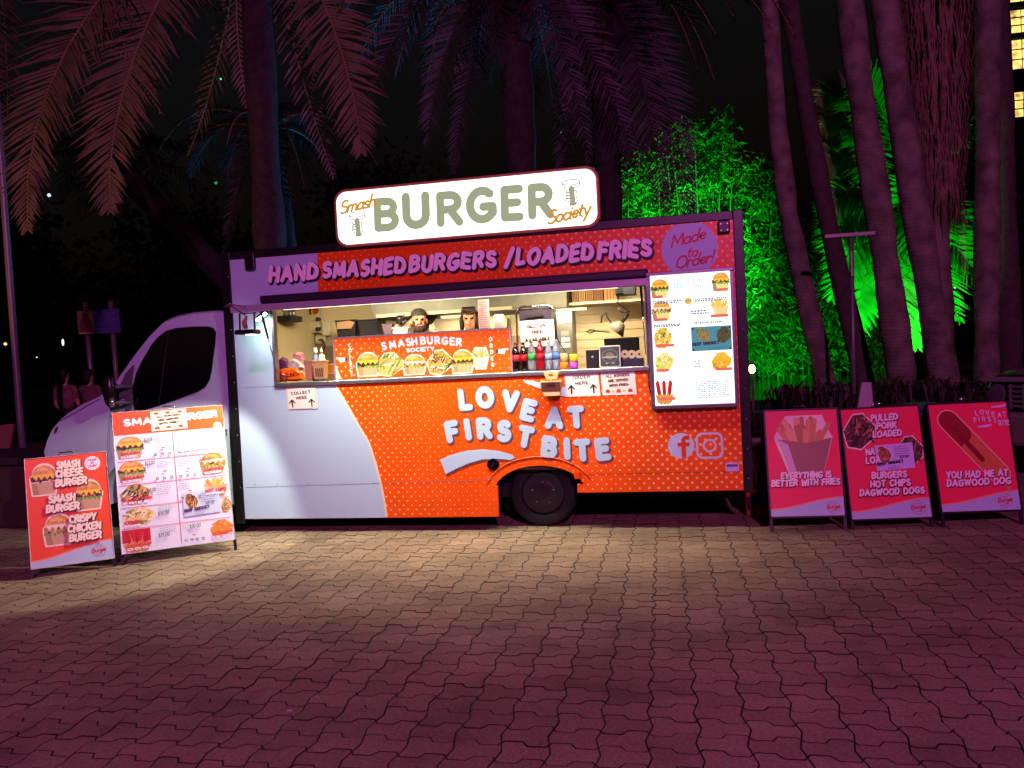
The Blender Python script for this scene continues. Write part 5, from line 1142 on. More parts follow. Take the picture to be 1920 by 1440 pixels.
# ---- takeaway cartons taped at the sill as size samples
cp = at(1037,722,-.02)
t = thing('takeaway_carton', 'open dark brown carton marked large, hanging below the drinks', 'carton', (cp.x, -.02, cp.z-.1))
x0, x1 = T(1014,735,-.12)[0], T(1053,735,-.12)[0]; zt_, zb_ = T(1030,714,-.12)[1], T(1030,742,-.12)[1]
MB().prism([(x0+.03,zb_),(x1-.02,zb_),(x1,zt_),(x0,zt_)], lambda u,v:(u,-.14-.10*(v-zb_),v), lambda u,v:(u,-.02,v)).build('tray', mat('kraft_board', (226,190,130), .7), t)
a = Art(lambda u, v, d: (u, -.142-.10*(v-zb_)-d, v), .002); a.rect(x0+.012, zb_+.045, x1-.006, zt_-.012, (92,50,40)); a.lift(.001).text('LARGE', (x0+.05,zb_+.085), (x1-.05,zb_+.09), .035, .16, (30,18,16)); a.build('size_label', t)
x2, x3 = T(1020,705,-.07)[0], T(1049,705,-.07)[0]; zq0, zq1 = zt_+.012, SILLT-.005
t2 = thing('takeaway_carton', 'small kraft carton wedged under the sill above the dark brown carton', 'carton', ((x2+x3)/2, -.08, zq0))
MB().prism([(x2+.03,zq0),(x3-.02,zq0),(x3,zq1),(x2,zq1)], lambda u,v:(u,-.12,v), lambda u,v:(u,-.078,v)).build('tray', mat('kraft_board2', (214,172,106), .7), t2)
a = Art(lambda u, v, d: (u, -.12-d, v), .001); a.text('SMALL', (x2+.05,zq0+.03), (x3-.05,zq0+.035), .028, .15, (120,80,40)); a.build('size_label', t2)

# ---- drinks
PET = mat('clear_plastic', (225,235,240), 0.08, trans=.85, alpha=1.0, ior=1.2)
def bottle(px, base_py, h, r, liquid, capc, labc, label, Y=-.02, clear=False):
    p = at(px, base_py, Y); base = SILLT+.001; x, y = p.x, .10
    x = at(px, base_py, y).x
    t = thing('drink_bottle', label, 'bottle', (x, y, base), 'drink bottles lined up on the sill')
    pr = [(r*.7,0),(r,.008),(r*.97,h*.12),(r,h*.3),(r*.97,h*.34),(r*.97,h*.56),(r,h*.6),(r*.98,h*.66),(r*.6,h*.83),(r*.36,h*.9),(r*.36,h*.93)]
    bd = MB().lathe([(a_, b_+base) for a_, b_ in pr], (x,y,0), 18).build('bottle_body', liquid, t, smooth=True)
    MB().lathe([(r*.42,base+h*.925),(r*.42,base+h*.985),(r*.38,base+h)], (x,y,0), 14).build('cap', ink(capc), t)
    if labc: MB().lathe([(r*1.015,base+h*.36),(r*1.015,base+h*.58)], (x,y,0), 18).build('label_band', ink(labc), t, smooth=True)
COLA = mat('cola', (26,8,8), .06, spec=.7, coat=.5); CLR = mat('lemonade_bottle', (196,206,196), .08, trans=.6, coat=.3, ior=1.15); REDL = mat('red_drink', (150,16,26), .08, coat=.5); WAT = mat('water_bottle', (190,206,224), .07, trans=.55, coat=.3, ior=1.15)
bottle(968,692,.30,.042, COLA, (196,30,40), (214,70,76), 'cola bottle with pale red label, nearest the orange banner')
bottle(983,691,.30,.042, COLA, (20,16,18), (190,20,36), 'cola bottle with black cap and deep red label')
bottle(998,690,.31,.042, CLR, (70,150,80), (60,170,80), 'clear lemonade bottle with green label and green cap')
bottle(1014,689,.31,.042, REDL, (150,20,30), (176,30,44), 'red soft drink bottle beside the green-labelled bottle')
bottle(1030,688,.30,.040, WAT, (190,206,214), (150,180,206), 'clear water bottle with pale label between red drink and blue-labelled water')
bottle(1044,687,.31,.042, WAT, (206,214,222), (90,130,190), 'clear water bottle with blue label next to the cans')
def can(px, h, r, c1, c2, label):
    x = at(px, 686, .08).x; y = .08; base = SILLT+.001
    t = thing('drink_can', label, 'can', (x, y, base), 'drink cans on the sill')
    MB().lathe([(r*.8,base),(r,base+.01),(r,base+h*.45)], (x,y,0), 18).build('can_body', ink(c1), t, smooth=True)
    MB().lathe([(r*1.001,base+h*.45),(r*1.001,base+h*.88),(r*.82,base+h*.97)], (x,y,0), 18).build('can_body', ink(c2), t, smooth=True)
    MB().lathe([(r*.83,base+h*.97),(r*.83,base+h),(r*.7,base+h*.985)], (x,y,0), 18).build('lid', ALU, t)
can(1058,.17,.042,(244,130,20),(240,196,120),'orange and white drink can right of the bottles')
can(1076,.16,.042,(170,80,200),(240,214,60),'yellow and purple drink can by the lead')

# ---- counter equipment (right)
def boxt(name, label, cat, lo, hi, m_, bevel=.006, group=None):
    t = thing(name, label, cat, ((lo[0]+hi[0])/2, (lo[1]+hi[1])/2, lo[2]), group)
    return t, MB().box(lo, hi).build('case', m_, t, bevel=bevel)
def ax(px, Y): return at(px, 650, Y).x
def az(py, Y, px=1000): return at(px, py, Y).z
t, o = boxt('payment_cube', 'small black cube speaker left of the tablet on the counter', 'speaker', (ax(1099,.35),.28,CTOP), (ax(1122,.35),.42,az(656,.3,1110)), DARKP)
a = Art(plane_fn(.279)); c_ = at(1111,669,.279); a.circ(c_.x, c_.z, .012, (200,206,210), 10); a.build('badge', o)
t = thing('tablet', 'tablet with a lit ordering screen in a pale frame on the counter', 'tablet', (ax(1143,.1),.1,CTOP))
tx0, tx1, tz0, tz1 = ax(1123,.12), ax(1163,.12), SILLT+.005, az(648,.12,1143)
scr = MB().prism([(tx0,tz0),(tx1,tz0),(tx1,tz1),(tx0,tz1)], lambda u,v:(u,.06+.25*(v-tz0),v), lambda u,v:(u,.075+.25*(v-tz0),v)).build('frame', mat('pale_bezel', (190,196,186), .4), t, bevel=.008)
ft = lambda u, v, d: (tx0+u*(tx1-tx0), .06+.25*v*(tz1-tz0)-d, tz0+v*(tz1-tz0))
a = Art(ft); a.rrect(.05,.05,.95,.95,.06,(18,18,20)); a.lift()
for rr_, c in ((.36,(120,120,116)),(.30,(40,40,42))): a.ring(.5,.52,rr_,.03,c,20,rr_*.85)
a.circ(.5,.52,.2,(150,110,90),16,.17); a.rect(.16,.44,.84,.49,(220,220,210)); a.rect(.3,.16,.42,.2,(230,230,230)); a.rect(.58,.16,.72,.2,(230,230,230)); a.build('screen', scr, emit=.35)
t, o = boxt('cash_register', 'black monitor at the back of the counter behind the tablet', 'monitor', (ax(1133,.5),.50,CTOP+.10), (ax(1199,.5),.53,az(634,.5,1166)), mat('black_screen', (26,28,30), .2))
MB().box((ax(1155,.52),.531,CTOP), (ax(1175,.52),.56,CTOP+.25)).build('stand', DARKP, t); MB().box((ax(1140,.5),.44,CTOP+.14), (ax(1186,.5),.499,CTOP+.17)).build('keyboard_tray', mat('grey_tray', (120,124,126), .4), t)
t, o = boxt('receipt_printer', 'dark printer stand holding three cream paper rolls beside the tablet', 'printer', (ax(1166,.2),.14,CTOP), (ax(1206,.2),.34,az(672,.2,1180)), mat('dark_violet_plastic', (46,40,58), .45))
for px in (1171,1184,1198):
    q = MB(); z = az(664,.2,px); q.lathe([(.042,-.03),(.042,.03)], (ax(px,.2),.2,z), 16, axis='y'); q.lathe([(.012,.031),(.012,.033)], (ax(px,.2),.2,z), 8, axis='y', mi=1); q.build('paper_roll', [mat('roll_cream', (222,208,160), .7), DARKP], t)
# clip lamp
p = at(1160,612,.9)
t = thing('clip_lamp', 'grey cone clip lamp hanging at the right of the kitchen', 'lamp', tuple(p))
Mr = Matrix.Rotation(R_(40), 3, 'Y')
mb = MB().lathe([(.035,.06),(.05,.05),(.115,-.07),(.11,-.07),(.04,.04)], (0,0,0), 20); mb.v = [tuple(Mr @ Vector(v) + p) for v in mb.v]; sh_ = mb.build('lamp_shade', mat('lamp_grey', (120,118,112), .45), t, smooth=True)
MB().tube([p+Mr @ Vector((0,0,.06)), p+Mr @ Vector((0,0,.18))], .02, 10).build('handle', DARKP, t, smooth=True)
MB().tube([p+Vector((-.07,0,.02)), p+Vector((-.14,0,.16)), p+Vector((-.18,.0,.12)), p+Vector((-.19,0,.05))], .01, 6).build('clamp_spring', DARKP, t)
MB().tube([p+Vector((-.26,0,-.03)), p+Vector((-.32,0,-.02)), p+Vector((-.36,0,-.04)), p+Vector((-.32,0,-.06)), p+Vector((-.26,0,-.035)), p+Vector((-.1,0,-.06))], .007, 6).build('wire_hook', DARKP, t)
# black fan heater hanging top right
p = at(1175,549,.5)
t = thing('ceiling_floodlight', 'black floodlight with dangling cable, upper right of the serving opening', 'floodlight', tuple(p))
MB().box((p.x-.12,p.y-.05,p.z-.03), (p.x+.1,p.y+.08,p.z+.12)).build('housing', DARKP, t, bevel=.02)
MB().box((p.x-.03,p.y-.056,p.z-.02), (p.x+.09,p.y-.051,p.z+.07)).build('glass', mat('floodlight_glass', (60,66,72), .1), t)
for k_ in range(5): MB().box((p.x-.11,p.y-.056,p.z+.0+k_*.022), (p.x-.04,p.y-.05,p.z+.010+k_*.022)).build('cooling_fin', mat('fin', (50,54,58), .35), t)
MB().tube([p+Vector((-.08,0,-.02)), p+Vector((-.1,0,-.10)), p+Vector((-.02,0,-.16)), p+Vector((.03,0,-.2)), p+Vector((-.06,0,-.2)), p+Vector((-.1,0,-.15))], .008, 6).build('cable', DARKP, t, smooth=True)
# cardboard cartons on the shelf
zs_ = zs+.002
for i, (x0_, x1_, y1_, col) in enumerate(((1078,1090,538,(150,116,76)),(1091,1103,545,(164,128,86)),(1104,1118,534,(140,106,70)),(1119,1136,538,(120,80,56)),(1138,1162,530,(176,132,84)))):
    lb = ['narrow brown carton at the left end of the kitchen shelf','short brown carton second from left on the kitchen shelf','brown carton in the middle of the kitchen shelf','dark reddish carton fourth from left on the kitchen shelf','wide tan carton at the right end of the kitchen shelf'][i]
    t, o = boxt('cardboard_carton', lb, 'carton', (ax(x0_,1.7),1.6,zs_), (ax(x1_,1.7),1.95,min(2.84,az(y1_,1.6,1100))), mat('carton%d' % i, col, .8), group='cartons on the kitchen shelf')
    for u in (.25,.5,.75): MB().box((ax(x0_,1.7)+u*(ax(x1_,1.7)-ax(x0_,1.7))-.004,1.594,zs_+.02), (ax(x0_,1.7)+u*(ax(x1_,1.7)-ax(x0_,1.7))+.004,1.599,zs_+.14)).build('flap_edge', mat('carton_edge', (96,70,46), .8), t)
# rack trolley with the gluten free notice
RX0, RX1 = ax(971,.75), ax(1043,.75); rz = az(574,.75,1005)
t = thing('rack_trolley', 'dark cabinet with a looped steel rail behind the drinks', 'cabinet', ((RX0+RX1)/2, .8, .7))
cabn = MB().box((RX0+.03,.76,.70), (RX1-.04,1.2,az(578,.76,1005))).build('cabinet', mat('violet_grey_steel', (66,58,80), .35, .5, noise_amt=.1), t)
MB().tube([(RX0,.74,.72),(RX0,.74,rz-.06),(RX0+.03,.74,rz-.015),(RX0+.07,.74,rz),(RX1-.07,.74,rz),(RX1-.03,.74,rz-.015),(RX1,.74,rz-.06),(RX1,.74,.72)], .012, 8).build('rail', CHROME, t, smooth=True)
MB().bar((ax(988,.76),.752,az(593,.75,1005)), (ax(1022,.76),.752,az(591,.75,1005)), .02, .03).build('handle', DARKP, cabn)
MB().tube([(RX1+.01,.72,rz-.02),(RX1+.0,.72,rz-.2),(RX1+.02,.72,rz-.38),(RX1+.12,.70,rz-.55),(RX1+.17,.5,1.75),(RX1+.13,.35,1.6)], .007, 6).build('cord', DARKP, t, smooth=True)
notice('white paper notice reading gluten free available, on the dark cabinet', 975, 602, 1042, 648, .745, d_gluten, tilt=-.01, col=(200,188,194))
# order dockets hung on the rail
for i, (x0_, x1_, y0_, y1_, Y) in enumerate(((896,920,562,616,.55),(926,946,590,614,.6))):
    t = thing('order_docket', ['tall pink and white docket strip hanging above the banner','short pink docket strip right of the tall one'][i], 'docket', (ax(x0_,Y), Y, 1.7), 'paper order dockets')
    p, q = at(x0_, y0_, Y), at(x1_, y1_+8, Y)
    mb = MB()
    for j in range(7):
        v = j/6
        for u in (0, 1): mb.v.append((p.x+u*(q.x-p.x), Y-.02*math.sin(v*3)-.002, q.z+v*(p.z-q.z)))
    mb.f = [(2*j, 2*j+1, 2*j+3, 2*j+2) for j in range(6)]; mb.mi = [0]*6
    s_h = mb.build('strip', ink((228,200,214)), t, fix=False); s_h.modifiers.new('t', 'SOLIDIFY').thickness = .002
    a = Art(lambda u, v, d, p=p, q=q, Y=Y: (p.x+u*(q.x-p.x), Y-.02*math.sin(v*3)-.003-d, q.z+v*(p.z-q.z)))
    greek(a, .1, .9, .92, 13 if i == 0 else 7, .065 if i == 0 else .12, (170,110,140), .02, i); a.build('docket_print', s_h)
# ---- left end of the kitchen
pb = thing('power_board', 'cream power board with yellow and red stop switch on the kitchen wall', 'power board', tuple(at(600,610,2.1)))
Yb = 2.10; bx = lambda px, py: at(px, py, Yb)
p, q = bx(584,578), bx(604,624); MB().box((p.x,2.02,q.z), (q.x,2.12,p.z)).build('housing', mat('cream_plastic', (206,196,164), .45), pb, bevel=.01)
p, q = bx(605,602), bx(622,629); MB().box((p.x,2.06,q.z), (q.x,2.12,p.z)).build('outlet_box', mat('cream_plastic2', (214,206,176), .45), pb, bevel=.008)
p, q = bx(590,577), bx(596,590); MB().box((p.x-.05,2.0,q.z), (p.x-.005,2.02,p.z)).build('breaker', DARKP, pb); MB().box((p.x,1.98,q.z-.02), (q.x,2.019,p.z)).build('stop_plate', ink((236,190,30)), pb, bevel=.005)
p = bx(599,583); MB().lathe([(.035,0),(.045,.02),(.035,.05),(0,.055)], (p.x,2.0,p.z), 14, axis='y').build('stop_button', ink((190,60,30)), pb)
for py in (599,617): p = bx(603,py); MB().lathe([(.03,0),(.026,.06),(.01,.07)], (p.x,2.02,p.z), 10, axis='y').build('plug', DARKP, pb)
p = bx(606,637); MB().tube([p+Vector((-.02,-.08,0)), p+Vector((.04,-.12,.0)), p+Vector((.07,-.1,-.08)), p+Vector((.02,-.08,-.18)), p+Vector((-.05,-.1,-.26))], .01, 6).build('cord', DARKP, pb, smooth=True)
MB().box((p.x-.09,2.04,p.z-.05), (p.x+.05,2.12,p.z+.045)).build('outlet_box', mat('cream_plastic2', (214,206,176), .45), pb, bevel=.008)
ts = thing('wall_shelf_tray', 'black tray with metal utensils at the upper left of the kitchen', 'tray', tuple(at(535,600,1.2)))
p, q = at(516,594,1.2), at(554,602,1.2); MB().box((p.x,1.1,q.z), (q.x,1.4,p.z)).build('tray', DARKP, ts, bevel=.01)
for px in (525,533,541,547): p = at(px,588,1.2); MB().lathe([(.02,-.06),(.03,.0),(.02,.05)], (p.x,1.25,p.z), 10).build('utensil', STEEL, ts, smooth=True)
def tub(label, x0_, x1_, y0_, y1_, Y, m_, name='storage_tub', cat='tub', dpt=.3, taper=.03):
    p, q = at(x0_, y0_, Y), at(x1_, y1_, Y)
    t = thing(name, label, cat, ((p.x+q.x)/2, Y+dpt/2, q.z))
    mb = MB(); x0, x1, z0, z1 = p.x, q.x, q.z, p.z
    mb.add([(x0+taper,Y+taper,z0),(x1-taper,Y+taper,z0),(x1-taper,Y+dpt-taper,z0),(x0+taper,Y+dpt-taper,z0),(x0,Y,z1),(x1,Y,z1),(x1,Y+dpt,z1),(x0,Y+dpt,z1)],
           [(0,3,2,1),(4,5,6,7),(0,1,5,4),(1,2,6,5),(2,3,7,6),(3,0,4,7)])
    mb.build('tub_body', m_, t, bevel=.006)
    MB().box((x0-.008,Y-.008,z1), (x1+.008,Y+dpt+.008,z1+.014)).build('rim', m_, t, bevel=.004)
    return t, p, q
SMK = mat('smoky_plastic', (44,44,50), .25, coat=.3)
t, p, q = tub('dark tub holding a paper bag, behind the banner', 628, 668, 603, 645, 1.5, SMK)
MB().prism([(p.x+.03,q.z+.2),(p.x+.22,q.z+.2),(p.x+.27,p.z-.03),(p.x+.2,p.z-.0),(p.x+.03,p.z-.01)], lambda u,v:(u,1.48,v), lambda u,v:(u,1.499,v)).build('paper_bag', mat('bag_brown', (176,136,104), .8), t)
tub('dark lidded tub right of the one with the paper bag', 670, 711, 602, 645, 1.5, SMK)
tub('violet brown pot beside the cook', 716, 736, 610, 645, 1.2, mat('violet_pot', (92,76,92), .4), 'pot', 'pot', .25)
tub('white plastic container in front of the cook', 736, 766, 617, 640, .75, mat('white_tub', (206,200,186), .4), 'container', 'container', .2)
tub('tall brown paper cup stack by the left sill', 570, 586, 679, 712, .30, mat('paper_cup', (166,112,92), .7), 'paper_cup', 'cup', .09, .012)
t, p, q = tub('slotted kraft crate of napkins at the left sill', 587, 608, 679, 711, .22, mat('kraft_crate', (178,136,92), .8), 'napkin_crate', 'crate', .12, .004)
for k_ in range(4): u = p.x+(q.x-p.x)*(.18+.2*k_); MB().box((u,.215,q.z+.03), (u+.012,.219,p.z-.07)).build('slot', mat('slot_dark', (70,48,34), .9), t)
tub('yellow box lying behind the slotted crate', 612, 634, 685, 702, .38, mat('yellow_box', (214,160,40), .6), 'yellow_box', 'box', .1, .004)
# squeeze bottles
for i, (px, py, h_, r_, c, c2, lb) in enumerate(((593,682,.20,.05,(110,136,160),(226,226,226),'blue grey spray bottle with white top behind the crate'),(604,684,.22,.045,(206,200,176),(206,200,176),'cream sauce bottle with pointed nozzle behind the crate'))):
    p = at(px, py, .5); t = thing('squeeze_bottle', lb, 'bottle', (p.x,.5,CTOP)); zb = CTOP
    h_ = p.z-zb+h_*.9
    MB().lathe([(r_,zb),(r_*1.02,zb+h_*.55),(r_*.7,zb+h_*.78),(r_*.35,zb+h_*.84)], (p.x,.5,0), 16).build('bottle_body', ink(c), t, smooth=True)
    MB().lathe([(r_*.5,zb+h_*.84),(r_*.45,zb+h_*.9),(r_*(.35 if i == 0 else .1),zb+h_)], (p.x,.5,0), 12).build('nozzle', ink(c2), t, smooth=True)
# pile of packets
def packet(label, pts, Y, c, c2=None):
    q = [at(px, py, Y) for px, py in pts]; cx = sum(v.x for v in q)/len(q)
    t = thing('snack_packet', label, 'packet', (cx, Y, min(v.z for v in q)), 'packets piled at the left sill')
    mb = MB(); cz = sum(v.z for v in q)/len(q); nq = len(q)
    mb.v = [tuple(v) for v in q] + [(cx+(v.x-cx)*.7, Y-.035, cz+(v.z-cz)*.7) for v in q] + [(cx+(v.x-cx)*.7, Y+.035, cz+(v.z-cz)*.7) for v in q]
    mb.f = [tuple(range(nq,2*nq))]+[(i,(i+1) % nq,(i+1) % nq+nq,i+nq) for i in range(nq)]+[tuple(range(3*nq-1,2*nq-1,-1))]+[((i+1) % nq,i,i+2*nq,(i+1) % nq+2*nq) for i in range(nq)]; mb.mi = [0]*len(mb.f)
    o = mb.build('wrapper', mat('packet_%d_%d_%d' % c, c, .22, noise_amt=.3, noise_scale=25, bump=.9, bump_scale=28), t)
    return t, o, Vector((cx, Y-.037, cz))
packet('violet packet at the far left of the pile', ((520,700),(520,678),(530,668),(541,674),(543,688),(536,702)), .34, (120,70,110))
packet('pink and white bag standing behind the orange packet', ((549,692),(549,663),(556,660),(570,661),(571,685),(566,694)), .40, (200,130,130))
packet('crumpled clear and grey bag on top of the pile', ((536,690),(540,676),(552,672),(566,680),(572,690),(558,696)), .28, (176,160,150))
t, o, c0 = packet('bright orange packet at the front of the pile', ((524,714),(524,694),(541,689),(556,690),(570,700),(573,712),(556,715)), .17, (236,90,16))
a = Art(lambda u, v, d: (u, c0.y-d, v)); a.text('CLINCH', (c0.x-.08,c0.z-.03), (c0.x+.10,c0.z-.02), .045, .2, (60,20,16)); a.build('packet_print', o)
packet('dark red packet at the bottom left of the pile', ((519,716),(520,699),(530,697),(538,704),(537,716)), .13, (120,40,34))

# ================================================================== people
SKIN = mat('skin', (186,128,102), .5, noise_amt=.06, noise_scale=30); SKIN2 = mat('skin_warm', (190,134,106), .5, noise_amt=.06, noise_scale=30)
def figure(name, parent, prims, voxel=.009, org=None):
    """prims: (kind, material, ...) fused into one continuous body; faces take the material of the nearest prim"""
    mb = MB(); mats = []; cen = []
    for pr in prims:
        if pr[0] == 'c':            # tapered limb with round ends
            _, m_, p0, p1, r0, r1 = pr; p0, p1 = Vector(p0), Vector(p1); d = (p1-p0).normalized()
            pts = [p0-d*r0*.98, p0-d*r0*.7, p0, p0.lerp(p1,.5), p1, p1+d*r1*.7, p1+d*r1*.98]
            mb.tube(pts, [r0*.2, r0*.71, r0, (r0+r1)/2, r1, r1*.71, r1*.2], 14)
            cen.append((m_, 'c', p0, p1, r0, r1))
        else:
            _, m_, c, r = pr[:4]; mb.ell(c, r, 18, 12, M=pr[4] if len(pr) > 4 else None); cen.append((m_, 'e', Vector(c), r, pr[4].inverted() if len(pr) > 4 else None, 0))
        if m_ not in mats: mats.append(m_)
    o = mb.build(name, mats[:1], parent, org=org)
    md = o.modifiers.new('fuse', 'REMESH'); md.mode = 'VOXEL'; md.voxel_size = voxel; md.use_smooth_shade = True
    sm = o.modifiers.new('soft', 'SMOOTH'); sm.factor = .5; sm.iterations = 3
    dg = bpy.context.evaluated_depsgraph_get(); dg.update()
    me = bpy.data.meshes.new_from_object(o.evaluated_get(dg)); o.modifiers.clear(); o.data = me
    me.materials.clear()
    for m_ in mats: me.materials.append(m_)
    og = Vector(parent['_org']) if org is None else Vector(org)
    def dist(p, c):
        if c[1] == 'c':
            _, _, a0, a1, r0, r1 = c; d = a1-a0; t = max(0, min(1, (p-a0).dot(d)/d.length_squared)); return (p-a0-d*t).length - (r0+(r1-r0)*t)
        v = p-c[2]; v = c[4] @ v if c[4] else v
        r = c[3]; k0 = Vector((v.x/r[0], v.y/r[1], v.z/r[2])).length; return (k0-1)*min(r)
    idx = [mats.index(min(cen, key=lambda c: dist(pf.center+og, c))[0]) for pf in me.polygons]
    me.polygons.foreach_set('material_index', idx); me.shade_smooth(); me.update()
    return o
def rotz(a): return Matrix.Rotation(R_(a), 3, 'Z')
def head_prims(c, yaw, skin, lip, eye, s=1.0, pitch=0):
    M = rotz(yaw) @ Matrix.Rotation(R_(pitch), 3, 'X'); c = Vector(c); q = lambda x, y, z: c + M @ Vector((x*s, y*s, z*s))
    pr = [('e', skin, q(0,.01,.03), (.077*s,.095*s,.10*s), M), ('e', skin, q(0,-.02,-.05), (.058*s,.068*s,.07*s), M), ('e', skin, q(0,-.045,-.085), (.03*s,.03*s,.025*s), M),
          ('c', skin, q(0,-.088,.02), q(0,-.108,-.022), .010*s, .015*s), ('e', skin, q(-.079,.01,-.0), (.012*s,.02*s,.032*s), M), ('e', skin, q(.079,.01,-.0), (.012*s,.02*s,.032*s), M),
          ('c', skin, q(-.045,-.078,.035), q(.045,-.078,.035), .014*s, .014*s), ('c', lip, q(-.02,-.088,-.05), q(.02,-.088,-.05), .008*s, .008*s)]
    for sx in (-1, 1): pr.append(('e', eye, q(sx*.031,-.082,.012), (.014*s,.009*s,.008*s), M))
    return pr, q, M
def fingers(m_, wrist, palm_dir, side, spread_, curls, s=1.0, ln=.075):
    """palm and five fingers; curls: bend direction added along each finger"""
    w_ = Vector(wrist); d = Vector(palm_dir).normalized(); sd = Vector(side).normalized(); nrm = d.cross(sd)
    pc = w_+d*.05*s; pr = [('c', m_, w_, w_+d*.075*s, .024*s, .034*s), ('c', m_, w_+d*.04*s+sd*.018*s, w_+d*.08*s+sd*.022*s, .018*s, .016*s), ('c', m_, w_+d*.04*s-sd*.018*s, w_+d*.078*s-sd*.024*s, .018*s, .015*s)]
    for i, (o_, l_) in enumerate(((.030,.85),(.011,1.0),(-.010,.95),(-.030,.75))):
        cu = curls[i]; b0 = w_+d*.085*s+sd*o_*s; b1 = b0+(d*(1-cu)+nrm*cu).normalized()*ln*.5*l_*s+sd*o_*.25*s; b2 = b1+(d*(1-2*cu)+nrm*cu*1.6).normalized()*ln*.5*l_*s
        pr += [('c', m_, b0, b1, .0105*s, .0098*s), ('c', m_, b1, b2, .0098*s, .0085*s)]
    t0 = w_+d*.03*s+sd*.03*s; t1 = t0+(d*.5+sd*.8).normalized()*.04*s; t2 = t1+(d*.9+sd*.3+nrm*.2).normalized()*.032*s
    return pr + [('c', m_, t0, t1, .014*s, .012*s), ('c', m_, t1, t2, .0115*s, .0095*s)]
BSHIRT = mat('black_shirt', (26,26,28), .8, bump=.2); LIP = mat('lips', (160,84,76), .5); EYE = mat('eye_dark', (24,18,16), .2); BEARD = mat('beard_brown', (48,30,22), .9, bump=.6, bump_scale=300); GLOVE = mat('black_glove', (16,16,18), .35)
# the cook
HC = at(786,602,1.15); fl_z = .70
cook = thing('person', 'bearded cook in a dark cap with a black glove raised, behind the banner', 'person', (HC.x, 1.2, fl_z), 'staff inside the truck')
pr, q, M = head_prims(HC, 22, SKIN, LIP, EYE, 1.12)
pr += [('e', BEARD, q(0,-.05,-.085), (.066,.062,.058), M), ('e', BEARD, q(-.05,-.015,-.05), (.032,.055,.07), M), ('e', BEARD, q(.05,-.015,-.05), (.032,.055,.07), M), ('c', BEARD, q(-.03,-.09,-.038), q(.03,-.09,-.038), .008, .008)]
sh = HC+Vector((0,.03,-.26))
pr += [('c', SKIN, HC+Vector((0,.03,-.06)), sh+Vector((0,.02,.06)), .06, .065), ('e', BSHIRT, sh+Vector((0,.02,-.22)), (.19,.125,.29)), ('c', BSHIRT, sh+Vector((-.15,.02,-.02)), sh+Vector((.15,.02,-.02)), .075, .075), ('e', BSHIRT, sh+Vector((0,.02,-.55)), (.17,.12,.2)),
       ('c', BSHIRT, sh+Vector((-.09,.02,-.65)), (HC.x-.1,1.2,fl_z+.5), .09, .065), ('c', BSHIRT, (HC.x-.1,1.2,fl_z+.5), (HC.x-.1,1.21,fl_z+.08), .06, .045), ('c', BSHIRT, sh+Vector((.09,.02,-.65)), (HC.x+.1,1.2,fl_z+.5), .09, .065), ('c', BSHIRT, (HC.x+.1,1.2,fl_z+.5), (HC.x+.1,1.21,fl_z+.08), .06, .045),
       ('c', BSHIRT, (HC.x-.1,1.22,fl_z+.05), (HC.x-.1,1.08,fl_z+.04), .045, .035), ('c', BSHIRT, (HC.x+.1,1.22,fl_z+.05), (HC.x+.1,1.08,fl_z+.04), .045, .035)]
# right arm raised, gloved
e1 = at(735,640,1.12); w1 = at(746,610,1.03)
pr += [('c', BSHIRT, sh+Vector((-.17,.02,-.03)), sh+Vector((-.17,.02,-.03)).lerp(e1,.55), .06, .05), ('c', SKIN, sh+Vector((-.17,.02,-.03)).lerp(e1,.5), e1, .046, .04), ('c', SKIN, e1, w1, .042, .03)]
pr += fingers(GLOVE, w1, (.35,-.15,.9), (1,.1,-.25), 0, (.05,.5,.55,.6), 1.05)
# left hand at the mouth
w2 = at(818,624,.98); e2 = at(836,660,1.05)
pr += [('c', BSHIRT, sh+Vector((.17,.02,-.03)), e2, .06, .045), ('c', SKIN, e2, w2, .042, .03)]
pr += fingers(SKIN, w2, Vector(q(0.01,-.12,-.03))-w2, (.2,-.2,1), 0, (.35,.38,.42,.45), 1.0)
figure('body', cook, pr)
mb = MB()
for j in range(7):
    t_ = math.pi*.5*j/6
    for i in range(20): an = 2*math.pi*i/20; mb.v.append(tuple(q(.093*math.cos(t_)*math.cos(an), .015+.11*math.cos(t_)*math.sin(an), .055+.085*math.sin(t_)-.02*math.sin(an)*0)))
mb.f = [(j*20+i, j*20+(i+1) % 20, (j+1)*20+(i+1) % 20, (j+1)*20+i) for j in range(6) for i in range(20)]; mb.mi = [0]*len(mb.f)
mb.build('cap', mat('dark_cap', (34,31,28), .8, bump=.3), cook, smooth=True)
